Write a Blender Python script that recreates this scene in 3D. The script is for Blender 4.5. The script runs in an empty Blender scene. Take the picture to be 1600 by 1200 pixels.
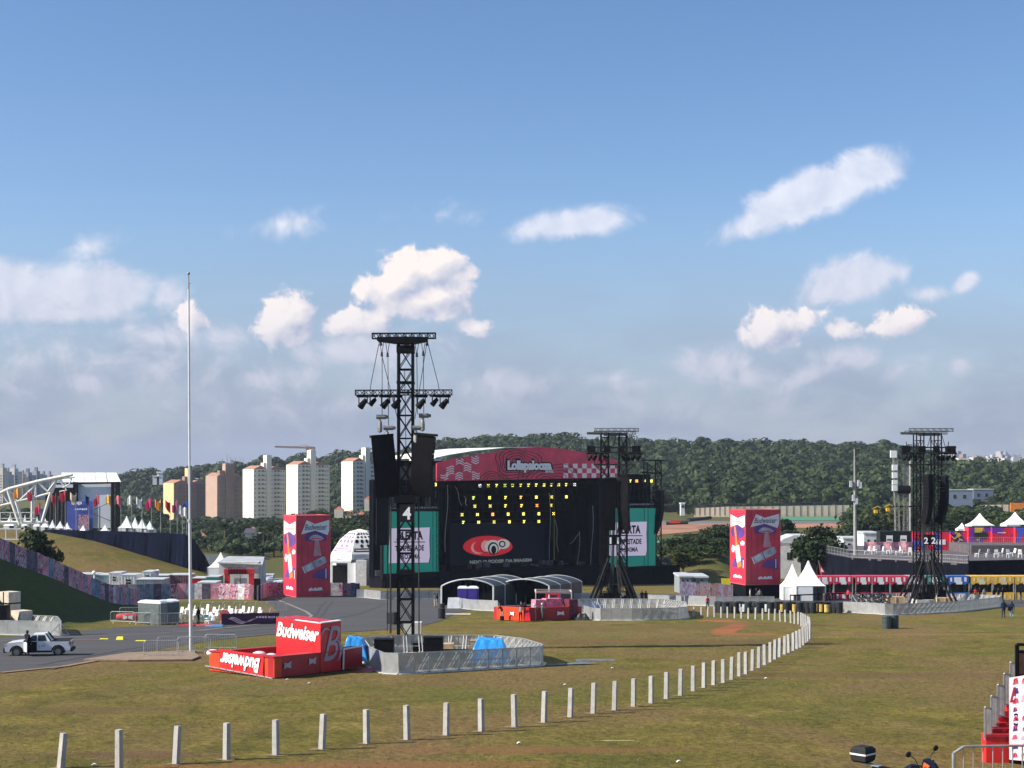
import bpy, bmesh, math, random
import numpy as np
from mathutils import Vector, Matrix, noise as mnoise
random.seed(7); np.random.seed(7)
SC = bpy.context.scene; C = SC.collection; R = math.radians
# ------------------------------------------------------------------ camera
F = 2400.0; CZ = 30.0; HZ = 740.0          # focal length in photo pixels, eye height, horizon row
cam = bpy.data.objects.new('camera', bpy.data.cameras.new('camera')); C.objects.link(cam)
cam.data.sensor_width = 36; cam.data.lens = 36*F/1600; cam.data.shift_y = (HZ-600)/1600
cam.location = (0, 0, CZ); cam.rotation_euler = (R(90), 0, 0)
cam.data.clip_start = .5; cam.data.clip_end = 60000
SC.camera = cam
# ------------------------------------------------------------------ light
SUN_AZ = 12; SUN_EL = 36                   # the sun stands to the left, slightly on the camera's side
sd = Vector((-math.cos(R(SUN_AZ))*math.cos(R(SUN_EL)), -math.sin(R(SUN_AZ))*math.cos(R(SUN_EL)), math.sin(R(SUN_EL))))
sl = bpy.data.lights.new('sun', 'SUN'); sl.energy = 4.9; sl.angle = R(.5); sl.color = (1, .93, .82)
so = bpy.data.objects.new('sun', sl); C.objects.link(so); so.rotation_euler = sd.to_track_quat('Z', 'Y').to_euler(); so.location = (0, 0, 200)
SC.view_settings.view_transform = 'Standard'; SC.view_settings.look = 'None'
SC.view_settings.exposure = 0.7; SC.view_settings.gamma = 1
SC.cycles.max_bounces = 5; SC.cycles.transparent_max_bounces = 16; SC.cycles.diffuse_bounces = 2
SC.cycles.volume_bounces = 0; SC.cycles.sample_clamp_indirect = 3

class NT:
    def __init__(s, tree): s.t = tree; s.n = tree.nodes; s.l = tree.links
    def new(s, typ, **kw):
        n = s.n.new(typ)
        for k, v in kw.items():
            if k.startswith('i_'): n.inputs[k[2:].replace('_', ' ')].default_value = v
            elif k == 'inp':
                for a, b in v.items(): n.inputs[a].default_value = b
            else: setattr(n, k, v)
        return n
    def link(s, a, b): s.l.new(a, b)
    def math(s, op, a, b=None, c=None, clamp=False):
        n = s.n.new('ShaderNodeMath'); n.operation = op; n.use_clamp = clamp
        for i, x in enumerate((a, b, c)):
            if x is None: continue
            if isinstance(x, (int, float)): n.inputs[i].default_value = x
            else: s.l.new(x, n.inputs[i])
        return n.outputs[0]
    def mix(s, f, a, b, blend='MIX'):
        n = s.n.new('ShaderNodeMix'); n.data_type = 'RGBA'; n.blend_type = blend
        for k, x in ((0, f), (6, a), (7, b)):
            if isinstance(x, (int, float)): n.inputs[k].default_value = x
            elif isinstance(x, tuple): n.inputs[k].default_value = (*x[:3], 1)
            else: s.l.new(x, n.inputs[k])
        return n.outputs[2]
    def ramp(s, fac, stops, interp='LINEAR'):
        n = s.n.new('ShaderNodeValToRGB'); cr = n.color_ramp; cr.interpolation = interp
        while len(cr.elements) < len(stops): cr.elements.new(.5)
        for e, (p, c) in zip(cr.elements, stops): e.position = p; e.color = (*c[:3], 1)
        s.l.new(fac, n.inputs[0]); return n.outputs[0]
    def noise(s, vec, scale, detail=4, rough=.55, dist=0, dim='3D'):
        n = s.n.new('ShaderNodeTexNoise'); n.noise_dimensions = dim
        n.inputs['Scale'].default_value = scale; n.inputs['Detail'].default_value = detail
        n.inputs['Roughness'].default_value = rough; n.inputs['Distortion'].default_value = dist
        if vec is not None: s.l.new(vec, n.inputs['Vector'])
        return n.outputs[0]
    def smooth(s, x, a, b, c=0, d=1):
        n = s.n.new('ShaderNodeMapRange'); n.interpolation_type = 'SMOOTHSTEP'
        for i, q in enumerate((x, a, b, c, d)):
            if isinstance(q, (int, float)): n.inputs[i].default_value = q
            else: s.l.new(q, n.inputs[i])
        return n.outputs[0]

# ------------------------------------------------------------------ sky with clouds
world = bpy.data.worlds.new('World'); SC.world = world; world.use_nodes = True
w = NT(world.node_tree); w.n.clear()
sky = w.new('ShaderNodeTexSky', sky_type='NISHITA', sun_disc=False, sun_elevation=R(SUN_EL), altitude=750,
            air_density=1.0, dust_density=1.0, ozone_density=3.0)
sky.sun_rotation = math.atan2(sd.x, sd.y)
tc = w.new('ShaderNodeTexCoord'); sep = w.new('ShaderNodeSeparateXYZ'); w.link(tc.outputs['Generated'], sep.inputs[0])
# sky directions as azimuth and elevation slopes in hundredths, measured from world +Y
yy = w.math('MAXIMUM', sep.outputs[1], .02)
az = w.math('MULTIPLY', w.math('DIVIDE', sep.outputs[0], yy), 24.0)
el = w.math('MULTIPLY', w.math('DIVIDE', sep.outputs[2], yy), 24.0)
comb = w.new('ShaderNodeCombineXYZ'); w.link(az, comb.inputs[0]); w.link(el, comb.inputs[1])
P = comb.outputs[0]
# clouds: azimuth, elevation, half width, half height, tilt, amount
def cl(px, py, rx, ry, rot=0, amt=1): return ((px-800)/100, (740-py)/100, rx/100, ry/100, rot, amt)
CRISP = [cl(662, 425, 74, 42, 0, 1.25), cl(610, 448, 52, 30, 10, 1.1), cl(688, 462, 56, 38, 0, 1.1), cl(650, 470, 85, 28, 0, .8),
         cl(443, 500, 50, 44, 30, 1), cl(555, 508, 55, 26, 0, .9), cl(300, 500, 28, 40, 0, .5),
         cl(1205, 513, 48, 36, 0, 1.0), cl(1260, 505, 40, 22, 20, .5), cl(1400, 503, 46, 28, 10, .85), cl(742, 512, 28, 16, 0, .7),
         cl(1310, 513, 40, 22, 0, .5)]
SOFT = [cl(1290, 295, 125, 36, 20, 1.3), cl(1190, 345, 80, 24, 20, .8), cl(1345, 275, 70, 28, 15, 1.1), cl(890, 350, 92, 24, 6, .95), cl(935, 340, 48, 20, 0, .8),
        cl(450, 350, 75, 24, 10, .42), cl(500, 325, 26, 14, 30, .35), cl(1325, 440, 82, 36, 15, 1.2), cl(1385, 425, 36, 20, 0, .8), cl(1508, 440, 24, 14, 30, .8), cl(1455, 458, 34, 12, 0, .5),
        cl(45, 455, 115, 46, 0, 1.1), cl(165, 458, 75, 42, 8, 1.3), cl(20, 430, 60, 30, 0, .9), cl(262, 462, 34, 26, 30, .7), cl(90, 490, 140, 18, 0, .7), cl(350, 530, 50, 30, 0, .55),
        cl(1120, 568, 60, 34, 0, .8), cl(1255, 590, 80, 18, 20, .5), cl(1400, 580, 60, 22, 20, .4), cl(1500, 572, 28, 16, 0, .65), cl(960, 592, 70, 14, 0, .4),
        cl(750, 610, 120, 40, 0, .42), cl(590, 560, 130, 50, 0, .4), cl(250, 570, 220, 45, 0, .4), cl(140, 605, 60, 22, 0, .4), cl(60, 560, 160, 60, 0, .35), cl(140, 385, 80, 16, 15, .3),
        cl(1060, 640, 300, 40, 0, .25), cl(450, 640, 300, 35, 0, .3), cl(680, 335, 60, 16, 0, .2), cl(560, 545, 110, 34, 0, .75), cl(800, 600, 90, 26, 0, .6), cl(430, 590, 90, 26, 0, .5), cl(250, 525, 90, 26, 0, .6), cl(130, 600, 60, 22, 0, .6), cl(1180, 590, 60, 26, 0, .6), cl(1330, 560, 60, 18, 0, .5), cl(1000, 600, 60, 16, 0, .5)]
def field(lst, grow=1., P=None):
    acc = None
    for cx, cy, rx, ry, rot, amt in lst:
        rx *= grow; ry *= grow
        m = w.new('ShaderNodeMapping', vector_type='TEXTURE')
        m.inputs['Location'].default_value = (cx, cy, 0); m.inputs['Rotation'].default_value = (0, 0, R(rot)); m.inputs['Scale'].default_value = (rx, ry, 1)
        w.link(P, m.inputs[0])
        ln = w.new('ShaderNodeVectorMath', operation='LENGTH'); w.link(m.outputs[0], ln.inputs[0])
        q = w.math('MULTIPLY_ADD', ln.outputs['Value'], -amt, amt)
        acc = q if acc is None else w.math('MAXIMUM', acc, q)
    return acc
def shifted(dx, dy):
    a = w.new('ShaderNodeVectorMath', operation='ADD'); w.link(P, a.inputs[0]); a.inputs[1].default_value = (dx, dy, 0); return a.outputs[0]
LS = (-.20, .16)
P2 = shifted(*LS)
n1 = w.noise(P, 2.6, 9, .6, .25); n1s = w.noise(P2, 2.6, 4, .55, .25)
n2 = w.noise(P, 1.3, 9, .62, .45); n2s = w.noise(P2, 1.3, 4, .55, .45)
fc = field(CRISP, 1.2, P); fs = field(SOFT, 1.32, P); fc2 = field(CRISP, 1.2, P2)
dc = w.math('ADD', fc, w.math('MULTIPLY_ADD', n1, 1.5, -.75)); dc2 = w.math('ADD', fc2, w.math('MULTIPLY_ADD', n1s, 1.5, -.75))
ds = w.math('ADD', fs, w.math('MULTIPLY_ADD', n2, 1.3, -.60)); ds2 = w.math('ADD', fs, w.math('MULTIPLY_ADD', n2s, 1.3, -.60))
ac = w.smooth(dc, .02, .34)
as_ = w.smooth(ds, .04, .62)
alpha = w.math('MAXIMUM', w.math('MULTIPLY', ac, .97), w.math('MULTIPLY', as_, .86))
# the side away from the sun, where more cloud lies towards the light, is greyer
sh1 = w.math('MULTIPLY_ADD', w.math('SUBTRACT', dc, dc2), .95, .62, clamp=True)
sh2 = w.math('MULTIPLY_ADD', w.math('SUBTRACT', ds, ds2), .9, w.math('MULTIPLY_ADD', as_, .35, .45), clamp=True)
emb = w.mix(ac, sh2, sh1)
hz = w.smooth(el, .2, 5.0)      # far low clouds are dimmer and warmer
lit = w.mix(hz, (.40, .40, .47), (.58, .59, .65)); lit = w.mix(w.math('MULTIPLY', ac, w.smooth(el, 1.0, 3.4)), lit, (.66, .60, .57))
shd = w.mix(hz, (.24, .27, .37), (.29, .34, .47))
ccol = w.mix(emb, shd, lit)
fade = w.smooth(el, .1, 2.2, .55, 1.0)
alpha = w.math('MULTIPLY', alpha, fade)
bg = w.new('ShaderNodeBackground'); bg.inputs[1].default_value = .094
hsv = w.new('ShaderNodeHueSaturation', inp={'Saturation': 1.14, 'Value': 1.0}); w.link(w.mix(1., sky.outputs[0], (1.06, 1.0, 1.0), 'MULTIPLY'), hsv.inputs['Color'])
vm = w.new('ShaderNodeMapping'); vm.inputs['Scale'].default_value = (.5, 1.1, 1); w.link(P, vm.inputs[0])
veil = w.math('MULTIPLY', w.smooth(el, 4.6, .6), w.math('MULTIPLY_ADD', w.smooth(w.noise(vm.outputs[0], .9, 6, .55, .4), .36, .62), .22, .70), clamp=True)
w.link(w.mix(veil, hsv.outputs[0], (2.12, 2.48, 3.45)), bg.inputs[0])
bc = w.new('ShaderNodeBackground'); w.link(ccol, bc.inputs[0]); bc.inputs[1].default_value = 1.0
mx = w.new('ShaderNodeMixShader'); w.link(alpha, mx.inputs[0]); w.link(bg.outputs[0], mx.inputs[1]); w.link(bc.outputs[0], mx.inputs[2])
wo = w.new('ShaderNodeOutputWorld'); w.link(mx.outputs[0], wo.inputs[0])
world.cycles.sampling_method = 'MANUAL'; world.cycles.sample_map_resolution = 512

# ------------------------------------------------------------------ materials
MATS = {}
NOSPEC = ('black', 'navy', 'speaker', 'deck_skirt', 'sign_black', 'dark_inside', 'cable', 'olive')
def mat(name, col=(.5, .5, .5), rough=.6, var=.12, scale=1.5, metal=0., bump=0., alpha=1., emit=0., ecol=None, spec=.5, stain=None, transl=0.):
    if name in MATS: return MATS[name]
    m = bpy.data.materials.new(name); m.use_nodes = True; t = NT(m.node_tree); t.n.clear(); MATS[name] = m
    g = t.new('ShaderNodeNewGeometry'); b = t.new('ShaderNodeBsdfPrincipled'); o = t.new('ShaderNodeOutputMaterial')
    no = t.noise(g.outputs['Position'], scale, 4, .6)
    dark = tuple(max(0, c*(1-2*var)) for c in col); lite = tuple(min(1, c*(1+2*var)) for c in col)
    c = t.ramp(no, [(.25, dark), (.75, lite)])
    if stain:
        n2 = t.noise(g.outputs['Position'], scale*.35, 6, .7, 1)
        c = t.mix(t.math('MULTIPLY', t.smooth(n2, .5, .72), stain[3]), c, stain[:3])
    t.link(c, b.inputs['Base Color']); b.inputs['Roughness'].default_value = rough; b.inputs['Metallic'].default_value = metal
    b.inputs['Specular IOR Level'].default_value = .08 if any(k in name for k in NOSPEC) else spec
    if bump:
        bp = t.new('ShaderNodeBump', inp={'Strength': bump, 'Distance': .05}); t.link(t.noise(g.outputs['Position'], scale*5, 5), bp.inputs['Height']); t.link(bp.outputs[0], b.inputs['Normal'])
    if emit: b.inputs['Emission Color'].default_value = (*(ecol or col), 1); b.inputs['Emission Strength'].default_value = emit
    out = b.outputs[0]
    if transl:
        tr = t.new('ShaderNodeBsdfTranslucent'); t.link(c, tr.inputs[0]); ms = t.new('ShaderNodeMixShader', inp={0: transl}); t.link(out, ms.inputs[1]); t.link(tr.outputs[0], ms.inputs[2]); out = ms.outputs[0]
    if alpha < 1:
        tr = t.new('ShaderNodeBsdfTransparent'); ms = t.new('ShaderNodeMixShader', inp={0: alpha}); t.link(tr.outputs[0], ms.inputs[1]); t.link(out, ms.inputs[2]); out = ms.outputs[0]
    t.link(out, o.inputs[0]); return m
def leafmat(name, stops, scale=.15, transl=.25):
    if name in MATS: return MATS[name]
    m = bpy.data.materials.new(name); m.use_nodes = True; t = NT(m.node_tree); t.n.clear(); MATS[name] = m
    g = t.new('ShaderNodeNewGeometry'); b = t.new('ShaderNodeBsdfPrincipled', inp={'Roughness': .65, 'Specular IOR Level': .2}); o = t.new('ShaderNodeOutputMaterial')
    no = t.noise(g.outputs['Position'], scale, 3, .6)
    fac = t.math('ADD', t.math('MULTIPLY', no, .75), t.math('MULTIPLY_ADD', g.outputs['Random Per Island'], .4, -.12))
    c = t.ramp(fac, stops); t.link(c, b.inputs['Base Color'])
    tr = t.new('ShaderNodeBsdfTranslucent'); t.link(c, tr.inputs[0]); ms = t.new('ShaderNodeMixShader', inp={0: transl}); t.link(b.outputs[0], ms.inputs[1]); t.link(tr.outputs[0], ms.inputs[2])
    t.link(ms.outputs[0], o.inputs[0]); return m

# ------------------------------------------------------------------ geometry helpers
V = Vector
class MB:
    def __init__(s): s.v = []; s.f = []; s.m = []
    def face(s, pts, m=0):
        n = len(s.v); s.v += [tuple(p) for p in pts]; s.f.append(tuple(range(n, n+len(pts)))); s.m.append(m)
    def hexa(s, p, m=0):
        n = len(s.v); s.v += [tuple(q) for q in p]
        for f in ((0, 3, 2, 1), (4, 5, 6, 7), (0, 1, 5, 4), (1, 2, 6, 5), (2, 3, 7, 6), (3, 0, 4, 7)): s.f.append(tuple(n+i for i in f)); s.m.append(m)
    def obox(s, o, u, v, w_, m=0):
        o, u, v, w_ = V(o), V(u), V(v), V(w_); s.hexa([o, o+u, o+u+v, o+v, o+w_, o+u+w_, o+u+v+w_, o+v+w_], m)
    def box(s, c, d, rz=0, m=0):           # c = centre of the bottom face
        ca, sa = math.cos(rz), math.sin(rz); u = V((ca*d[0], sa*d[0], 0)); v = V((-sa*d[1], ca*d[1], 0))
        s.obox(V(c)-u/2-v/2, u, v, (0, 0, d[2]), m)
    def bar(s, p, q, t=.05, m=0, t2=None):
        p, q = V(p), V(q); d = q-p
        if d.length < 1e-6: return
        d.normalize(); up = V((0, 0, 1)) if abs(d.z) < .95 else V((0, 1, 0))
        a = d.cross(up).normalized(); b = a.cross(d).normalized(); t2 = t2 or t
        a = a*t; b = b*t2; o = p-a/2-b/2; s.obox(o, a, b, q-p, m)
    def cyl(s, p, q, r1, r2=None, n=10, m=0, caps=True):
        p, q = V(p), V(q); r2 = r1 if r2 is None else r2; d = (q-p).normalized(); up = V((0, 0, 1)) if abs(d.z) < .95 else V((0, 1, 0))
        a = d.cross(up).normalized(); b = a.cross(d).normalized(); k = len(s.v)
        for c, r in ((p, r1), (q, r2)):
            for i in range(n): t = 2*math.pi*i/n; s.v.append(tuple(c+a*math.cos(t)*r+b*math.sin(t)*r))
        for i in range(n): s.f.append((k+i, k+(i+1) % n, k+n+(i+1) % n, k+n+i)); s.m.append(m)
        if caps: s.f.append(tuple(k+n-1-i for i in range(n))); s.m.append(m); s.f.append(tuple(k+n+i for i in range(n))); s.m.append(m)
    def tube(s, pts, r, n=6, m=0):
        for a, b in zip(pts[:-1], pts[1:]): s.cyl(a, b, r, r, n, m)
    def prism(s, pts, d, m=0, mside=None):
        pts = [V(p) for p in pts]; d = V(d); k = len(s.v); n = len(pts); ms = m if mside is None else mside
        s.v += [tuple(p) for p in pts]+[tuple(p+d) for p in pts]
        s.f.append(tuple(range(k, k+n))); s.m.append(m); s.f.append(tuple(range(k+2*n-1, k+n-1, -1))); s.m.append(m)
        for i in range(n): j = (i+1) % n; s.f.append((k+j, k+i, k+n+i, k+n+j)); s.m.append(ms)
    def lathe(s, c, prof, n=12, m=0, sx=1, sy=1, rot=0):
        c = V(c); k = len(s.v)
        for r, z in prof:
            for i in range(n): t = 2*math.pi*i/n+rot; s.v.append((c.x+math.cos(t)*r*sx, c.y+math.sin(t)*r*sy, c.z+z))
        for j in range(len(prof)-1):
            for i in range(n): a = k+j*n+i; b = k+j*n+(i+1) % n; s.f.append((a, b, b+n, a+n)); s.m.append(m)
    def ball(s, c, r, n=8, m=0, sc=(1, 1, 1)):
        prof = [(max(.001, math.sin(math.pi*j/n))*r*sc[0], -math.cos(math.pi*j/n)*r*sc[2]) for j in range(n+1)]
        s.lathe(c, prof, n+2, m)
    def grid(s, fn, nu, nv, m=0):
        k = len(s.v)
        for j in range(nv+1):
            for i in range(nu+1): s.v.append(tuple(fn(i/nu, j/nv)))
        for j in range(nv):
            for i in range(nu): a = k+j*(nu+1)+i; s.f.append((a, a+1, a+nu+2, a+nu+1)); s.m.append(m)
    def build(s, name, mats, parent=None, loc=None, world=False, smooth=False):
        if not isinstance(mats, (list, tuple)): mats = [mats]
        off = V((0, 0, 0))
        if parent is not None and world:
            r = parent
            while r.parent: r = r.parent
            off = r.location.copy()
        if parent is None and loc is not None: off = V(loc) if world else off
        me = bpy.data.meshes.new(name)
        me.from_pydata([(a-off.x, b-off.y, c-off.z) for a, b, c in s.v], [], s.f)
        for mm in mats: me.materials.append(mm)
        me.polygons.foreach_set('material_index', s.m)
        if smooth: me.polygons.foreach_set('use_smooth', [True]*len(s.f))
        me.update()
        o = bpy.data.objects.new(name, me); C.objects.link(o)
        if parent is not None: o.parent = parent
        elif loc is not None: o.location = loc
        return o
def tag(o, label=None, cat=None, group=None, kind=None):
    if label: o['label'] = label
    if cat: o['category'] = cat
    if group: o['group'] = group
    if kind: o['kind'] = kind
    return o
def thing(name, label, cat, loc, rz=0, group=None):
    o = bpy.data.objects.new(name, None); C.objects.link(o); o.location = loc; o.rotation_euler = (0, 0, rz); o.empty_display_size = .1
    return tag(o, label, cat, group)
def dup(o, loc=None, rz=None, label=None, group=None, scale=None, parent=None, map_=None):
    kids = [k for k in o.children]
    c = o.copy(); C.objects.link(c)
    if parent is not None: c.parent = parent
    if loc is not None: c.location = loc
    if rz is not None: c.rotation_euler = (0, 0, rz)
    if label: c['label'] = label
    if group: c['group'] = group
    if scale is not None: c.scale = scale if not isinstance(scale, (int, float)) else (scale,)*3
    if map_ and c.type == 'MESH' and o.name.split('.')[0] in map_: pass
    for k in kids: dup(k, parent=c)
    return c
ORD = ['first', 'second', 'third', 'fourth', 'fifth', 'sixth', 'seventh', 'eighth', 'ninth', 'tenth', 'eleventh', 'twelfth', 'thirteenth', 'fourteenth', 'fifteenth',
       'sixteenth', 'seventeenth', 'eighteenth', 'nineteenth']
TENS = ['', '', 'twenty', 'thirty', 'forty', 'fifty', 'sixty', 'seventy']; TENTH = ['', '', 'twentieth', 'thirtieth', 'fortieth', 'fiftieth', 'sixtieth', 'seventieth']
def ordn(i):                                # 0 -> first
    n = i+1
    if n < 20: return ORD[i]
    return TENTH[n//10] if n % 10 == 0 else TENS[n//10]+'-'+ORD[n % 10-1]
def W(px, py, D): return V(((px-800)*D/F, D, CZ+(HZ-py)*D/F))
SL = 116/F
def G(px, py): D = 16800/(py-856); return V(((px-800)*D/F, D, CZ-7-SL*D))
# flat lettering made from the built-in font, fitted to a rectangle
_tx = {}
def textmesh(s, bold=.0, shear=0, extr=.0, space=1.0):
    key = (s, bold, shear, extr, space)
    if key not in _tx:
        cu = bpy.data.curves.new('t', 'FONT'); cu.body = s; cu.offset = bold; cu.shear = shear; cu.extrude = extr; cu.align_x = 'CENTER'; cu.space_character = space; cu.resolution_u = 3
        ob = bpy.data.objects.new('t', cu); C.objects.link(ob)
        dg = bpy.context.evaluated_depsgraph_get(); me = bpy.data.meshes.new_from_object(ob.evaluated_get(dg))
        vs = np.array([v.co[:] for v in me.vertices]); fs = [tuple(p.vertices) for p in me.polygons]
        bpy.data.objects.remove(ob); bpy.data.meshes.remove(me)
        mn = vs.min(0); mxx = vs.max(0); vs = (vs-(mn+mxx)/2)/np.maximum(mxx-mn, 1e-5); _tx[key] = (vs, fs)
    return _tx[key]
def lettering(s, c, u, up, wd, ht, m, parent, world=True, bold=.02, shear=0, name='lettering', space=1.0, rot180=False, arc=0):
    vs, fs = textmesh(s, bold, shear, 0, space); c, u, up = V(c), V(u).normalized(), V(up).normalized()
    if rot180: u = -u; up = -up
    b = MB(); b.v = [tuple(c+u*(x*wd)+up*(y*ht*(1-.35*arc*(.5-abs(x))*2)+0)) for x, y, z in vs]; b.f = list(fs); b.m = [0]*len(fs)
    return b.build(name, m, parent, world=world)
# ------------------------------------------------------------------ terrain
def ss(a, b, x):
    t = min(1, max(0, (x-a)/(b-a))); return t*t*(3-2*t)
def li(x, tab):
    if x <= tab[0][0]: return tab[0][1]
    for (a, p), (b, q) in zip(tab[:-1], tab[1:]):
        if x <= b: return p+(q-p)*(x-a)/(b-a)
    return tab[-1][1]
BAN = [(-260, 128, 9.5), (-120, 138, 8), (0, 150, 6.0), (41, 155, 4.9), (81, 160, 3.9), (130, 167, 2.2), (179, 175, .6), (218, 186.7, 0)]
def terr(X, Y):
    D = max(Y, 1.); px = 800+F*X/D if Y > 1 else 800
    z = -7-SL*min(Y, 320)
    if Y > 320:
        left = li(Y, [(320, -22.5), (420, -23), (600, -27.5), (850, -30), (985, -31), (1040, -24), (1250, 8), (1400, 4), (2500, -10)])
        right = li(Y, [(320, -22.5), (420, -22.5), (500, -21), (600, -19.5), (700, -17.3), (800, -14), (870, -12), (1150, 9), (1300, 9), (1500, 0), (2500, -20)])
        z = left+(right-left)*ss(560, 700, px)
        if Y > 900:                                   # crest line over the width of the view
            hh = li(px, [(-400, -28), (0, -32), (150, -26), (220, -17), (300, -14), (400, -8), (500, -5), (600, 0), (700, 4), (850, 9), (950, 5), (1050, 3), (1150, 5), (1280, 2), (1400, 2), (1450, -5), (1490, -12), (1530, -16), (1600, -19), (1700, -22)])
            z += (hh)*ss(950, 1150, Y)
    if px < 360 and 90 < Y < 420:
        h1 = li(px, [(a, c) for a, b, c in BAN]); Db = li(px, [(a, b) for a, b, c in BAN])
        Dt = li(px, [(-260, 112), (0, 128), (100, 140), (200, 158)])
        z += h1*ss(Dt, Db-1, Y)*(1-ss(Db+3, Db+16, Y))
        h2 = li(px, [(-200, 11), (0, 10.5), (80, 9.8), (150, 8.3), (230, 5.6), (290, 3.6), (325, 2.5), (358, 0)])
        z += h2*ss(222, 282, Y)*(1-ss(380, 420, Y))
    if 1235 < px and 236 < Y < 330:
        z += 6.6*ss(1240, 1325, px)*ss(238, 272, Y)*(1-ss(300, 330, Y))
    if 985 < px < 1150 and 290 < Y < 420:
        z += 5*ss(1000, 1110, px)*(1-ss(1120, 1150, px)*.3)*ss(295, 350, Y)*(1-ss(390, 420, Y))
    if 0 < Y < 40 : z += li(Y, [(20, 2.6), (27, 2.3), (30, 2.05), (32, 1.45), (33.5, 1.2), (39, 0)])
    if Y < 300: z += .12*mnoise.noise(V((X*.05, Y*.05, 0)))*ss(30, 60, Y)*0
    return CZ+z
def GD(px, D): X = (px-800)*D/F; return V((X, D, terr(X, D)))
ys = [-80, -40, 1, 20, 24, 27, 28.5, 30, 31, 32, 33, 34, 35.5, 37, 39, 41]+list(np.arange(45, 120, 5))+list(np.arange(120, 300, 3))+list(np.arange(300, 480, 8))+list(np.arange(480, 900, 25))+list(np.arange(900, 1300, 25))+[1400, 1600, 2000, 2600]
g = MB(); NU = 240
for y in ys:
    for i in range(NU+1):
        t = (i/NU*2-1); X = t*(.43*max(y, 0)+70) if y < 2500 else t*2500
        g.v.append((X, y, terr(X, y)))
for j in range(len(ys)-1):
    for i in range(NU): a = j*(NU+1)+i; g.f.append((a, a+1, a+NU+2, a+NU+1)); g.m.append(0)
def grassmat():
    m = bpy.data.materials.new('dry_grass'); m.use_nodes = True; t = NT(m.node_tree); t.n.clear()
    ge = t.new('ShaderNodeNewGeometry'); b = t.new('ShaderNodeBsdfPrincipled', inp={'Roughness': .9, 'Specular IOR Level': .15}); o = t.new('ShaderNodeOutputMaterial')
    P0 = ge.outputs['Position']; sp = t.new('ShaderNodeSeparateXYZ'); t.link(P0, sp.inputs[0])
    st = t.new('ShaderNodeMapping'); st.inputs['Scale'].default_value = (.55, .38, 1); t.link(P0, st.inputs[0])   # mown across the view
    big = t.noise(st.outputs[0], .10, 6, .65, .8); mid = t.noise(st.outputs[0], .75, 6, .68, .6); fine = t.noise(st.outputs[0], 7, 7, .85)
    c = t.ramp(mid, [(.30, (.095, .092, .017)), (.45, (.172, .150, .030)), (.58, (.242, .196, .043)), (.76, (.36, .28, .085))])
    c = t.mix(t.math('MULTIPLY', t.smooth(big, .44, .60), .8), c, (.245, .165, .070))            # worn reddish soil
    big2 = t.noise(st.outputs[0], .17, 5, .65, .4)
    c = t.mix(t.math('MULTIPLY', t.smooth(big2, .50, .66), .75), c, (.150, .160, .030))      # greener patches
    c = t.mix(t.smooth(fine, .33, .72), t.mix(1., c, (.38, .38, .38), 'MULTIPLY'), t.mix(1., c, (1.3, 1.25, 1.15), 'MULTIPLY'))
    # bare earth patches (metres, world)
    for (x, y, rx, ry, rot, col, amt) in [(*GPT, rx, ry, rot, col, amt) for GPT, rx, ry, rot, col, amt in DIRT]:
        mp = t.new('ShaderNodeMapping', vector_type='TEXTURE'); mp.inputs['Location'].default_value = (x, y, 0); mp.inputs['Rotation'].default_value = (0, 0, R(rot)); mp.inputs['Scale'].default_value = (rx, ry, 1e4)
        t.link(P0, mp.inputs[0]); ln = t.new('ShaderNodeVectorMath', operation='LENGTH'); t.link(mp.outputs[0], ln.inputs[0])
        f = t.smooth(t.math('ADD', t.math('SUBTRACT', 1., ln.outputs['Value']), t.math('MULTIPLY_ADD', mid, 2.4, -1.2)), 0., .35)
        c = t.mix(t.math('MULTIPLY', f, amt), c, col)
    # shade painted into greener grass on the near left bank; greener, darker far land
    leftb = t.smooth(sp.outputs[0], -34, -42); nb = t.math('MULTIPLY', leftb, t.smooth(sp.outputs[1], 205, 190)); nb = t.math('MULTIPLY', nb, t.smooth(sp.outputs[1], 108, 116))
    c = t.mix(t.math('MULTIPLY', nb, .8), c, t.mix(fine, (.022, .045, .008), (.075, .105, .022)))
    far = t.smooth(sp.outputs[1], 300, 335); c = t.mix(t.math('MULTIPLY', far, .75), c, t.mix(t.noise(P0, .03, 5), (.03, .045, .012), (.10, .11, .035)))
    t.link(c, b.inputs['Base Color'])
    bp = t.new('ShaderNodeBump', inp={'Strength': .9, 'Distance': .12}); t.link(t.math('ADD', fine, t.math('MULTIPLY', mid, .8)), bp.inputs['Height']); t.link(bp.outputs[0], b.inputs['Normal'])
    t.link(b.outputs[0], o.inputs[0]); return m
def xy(px, py): p = G(px, py); return (p.x, p.y)
RED = (.27, .115, .05)
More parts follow.
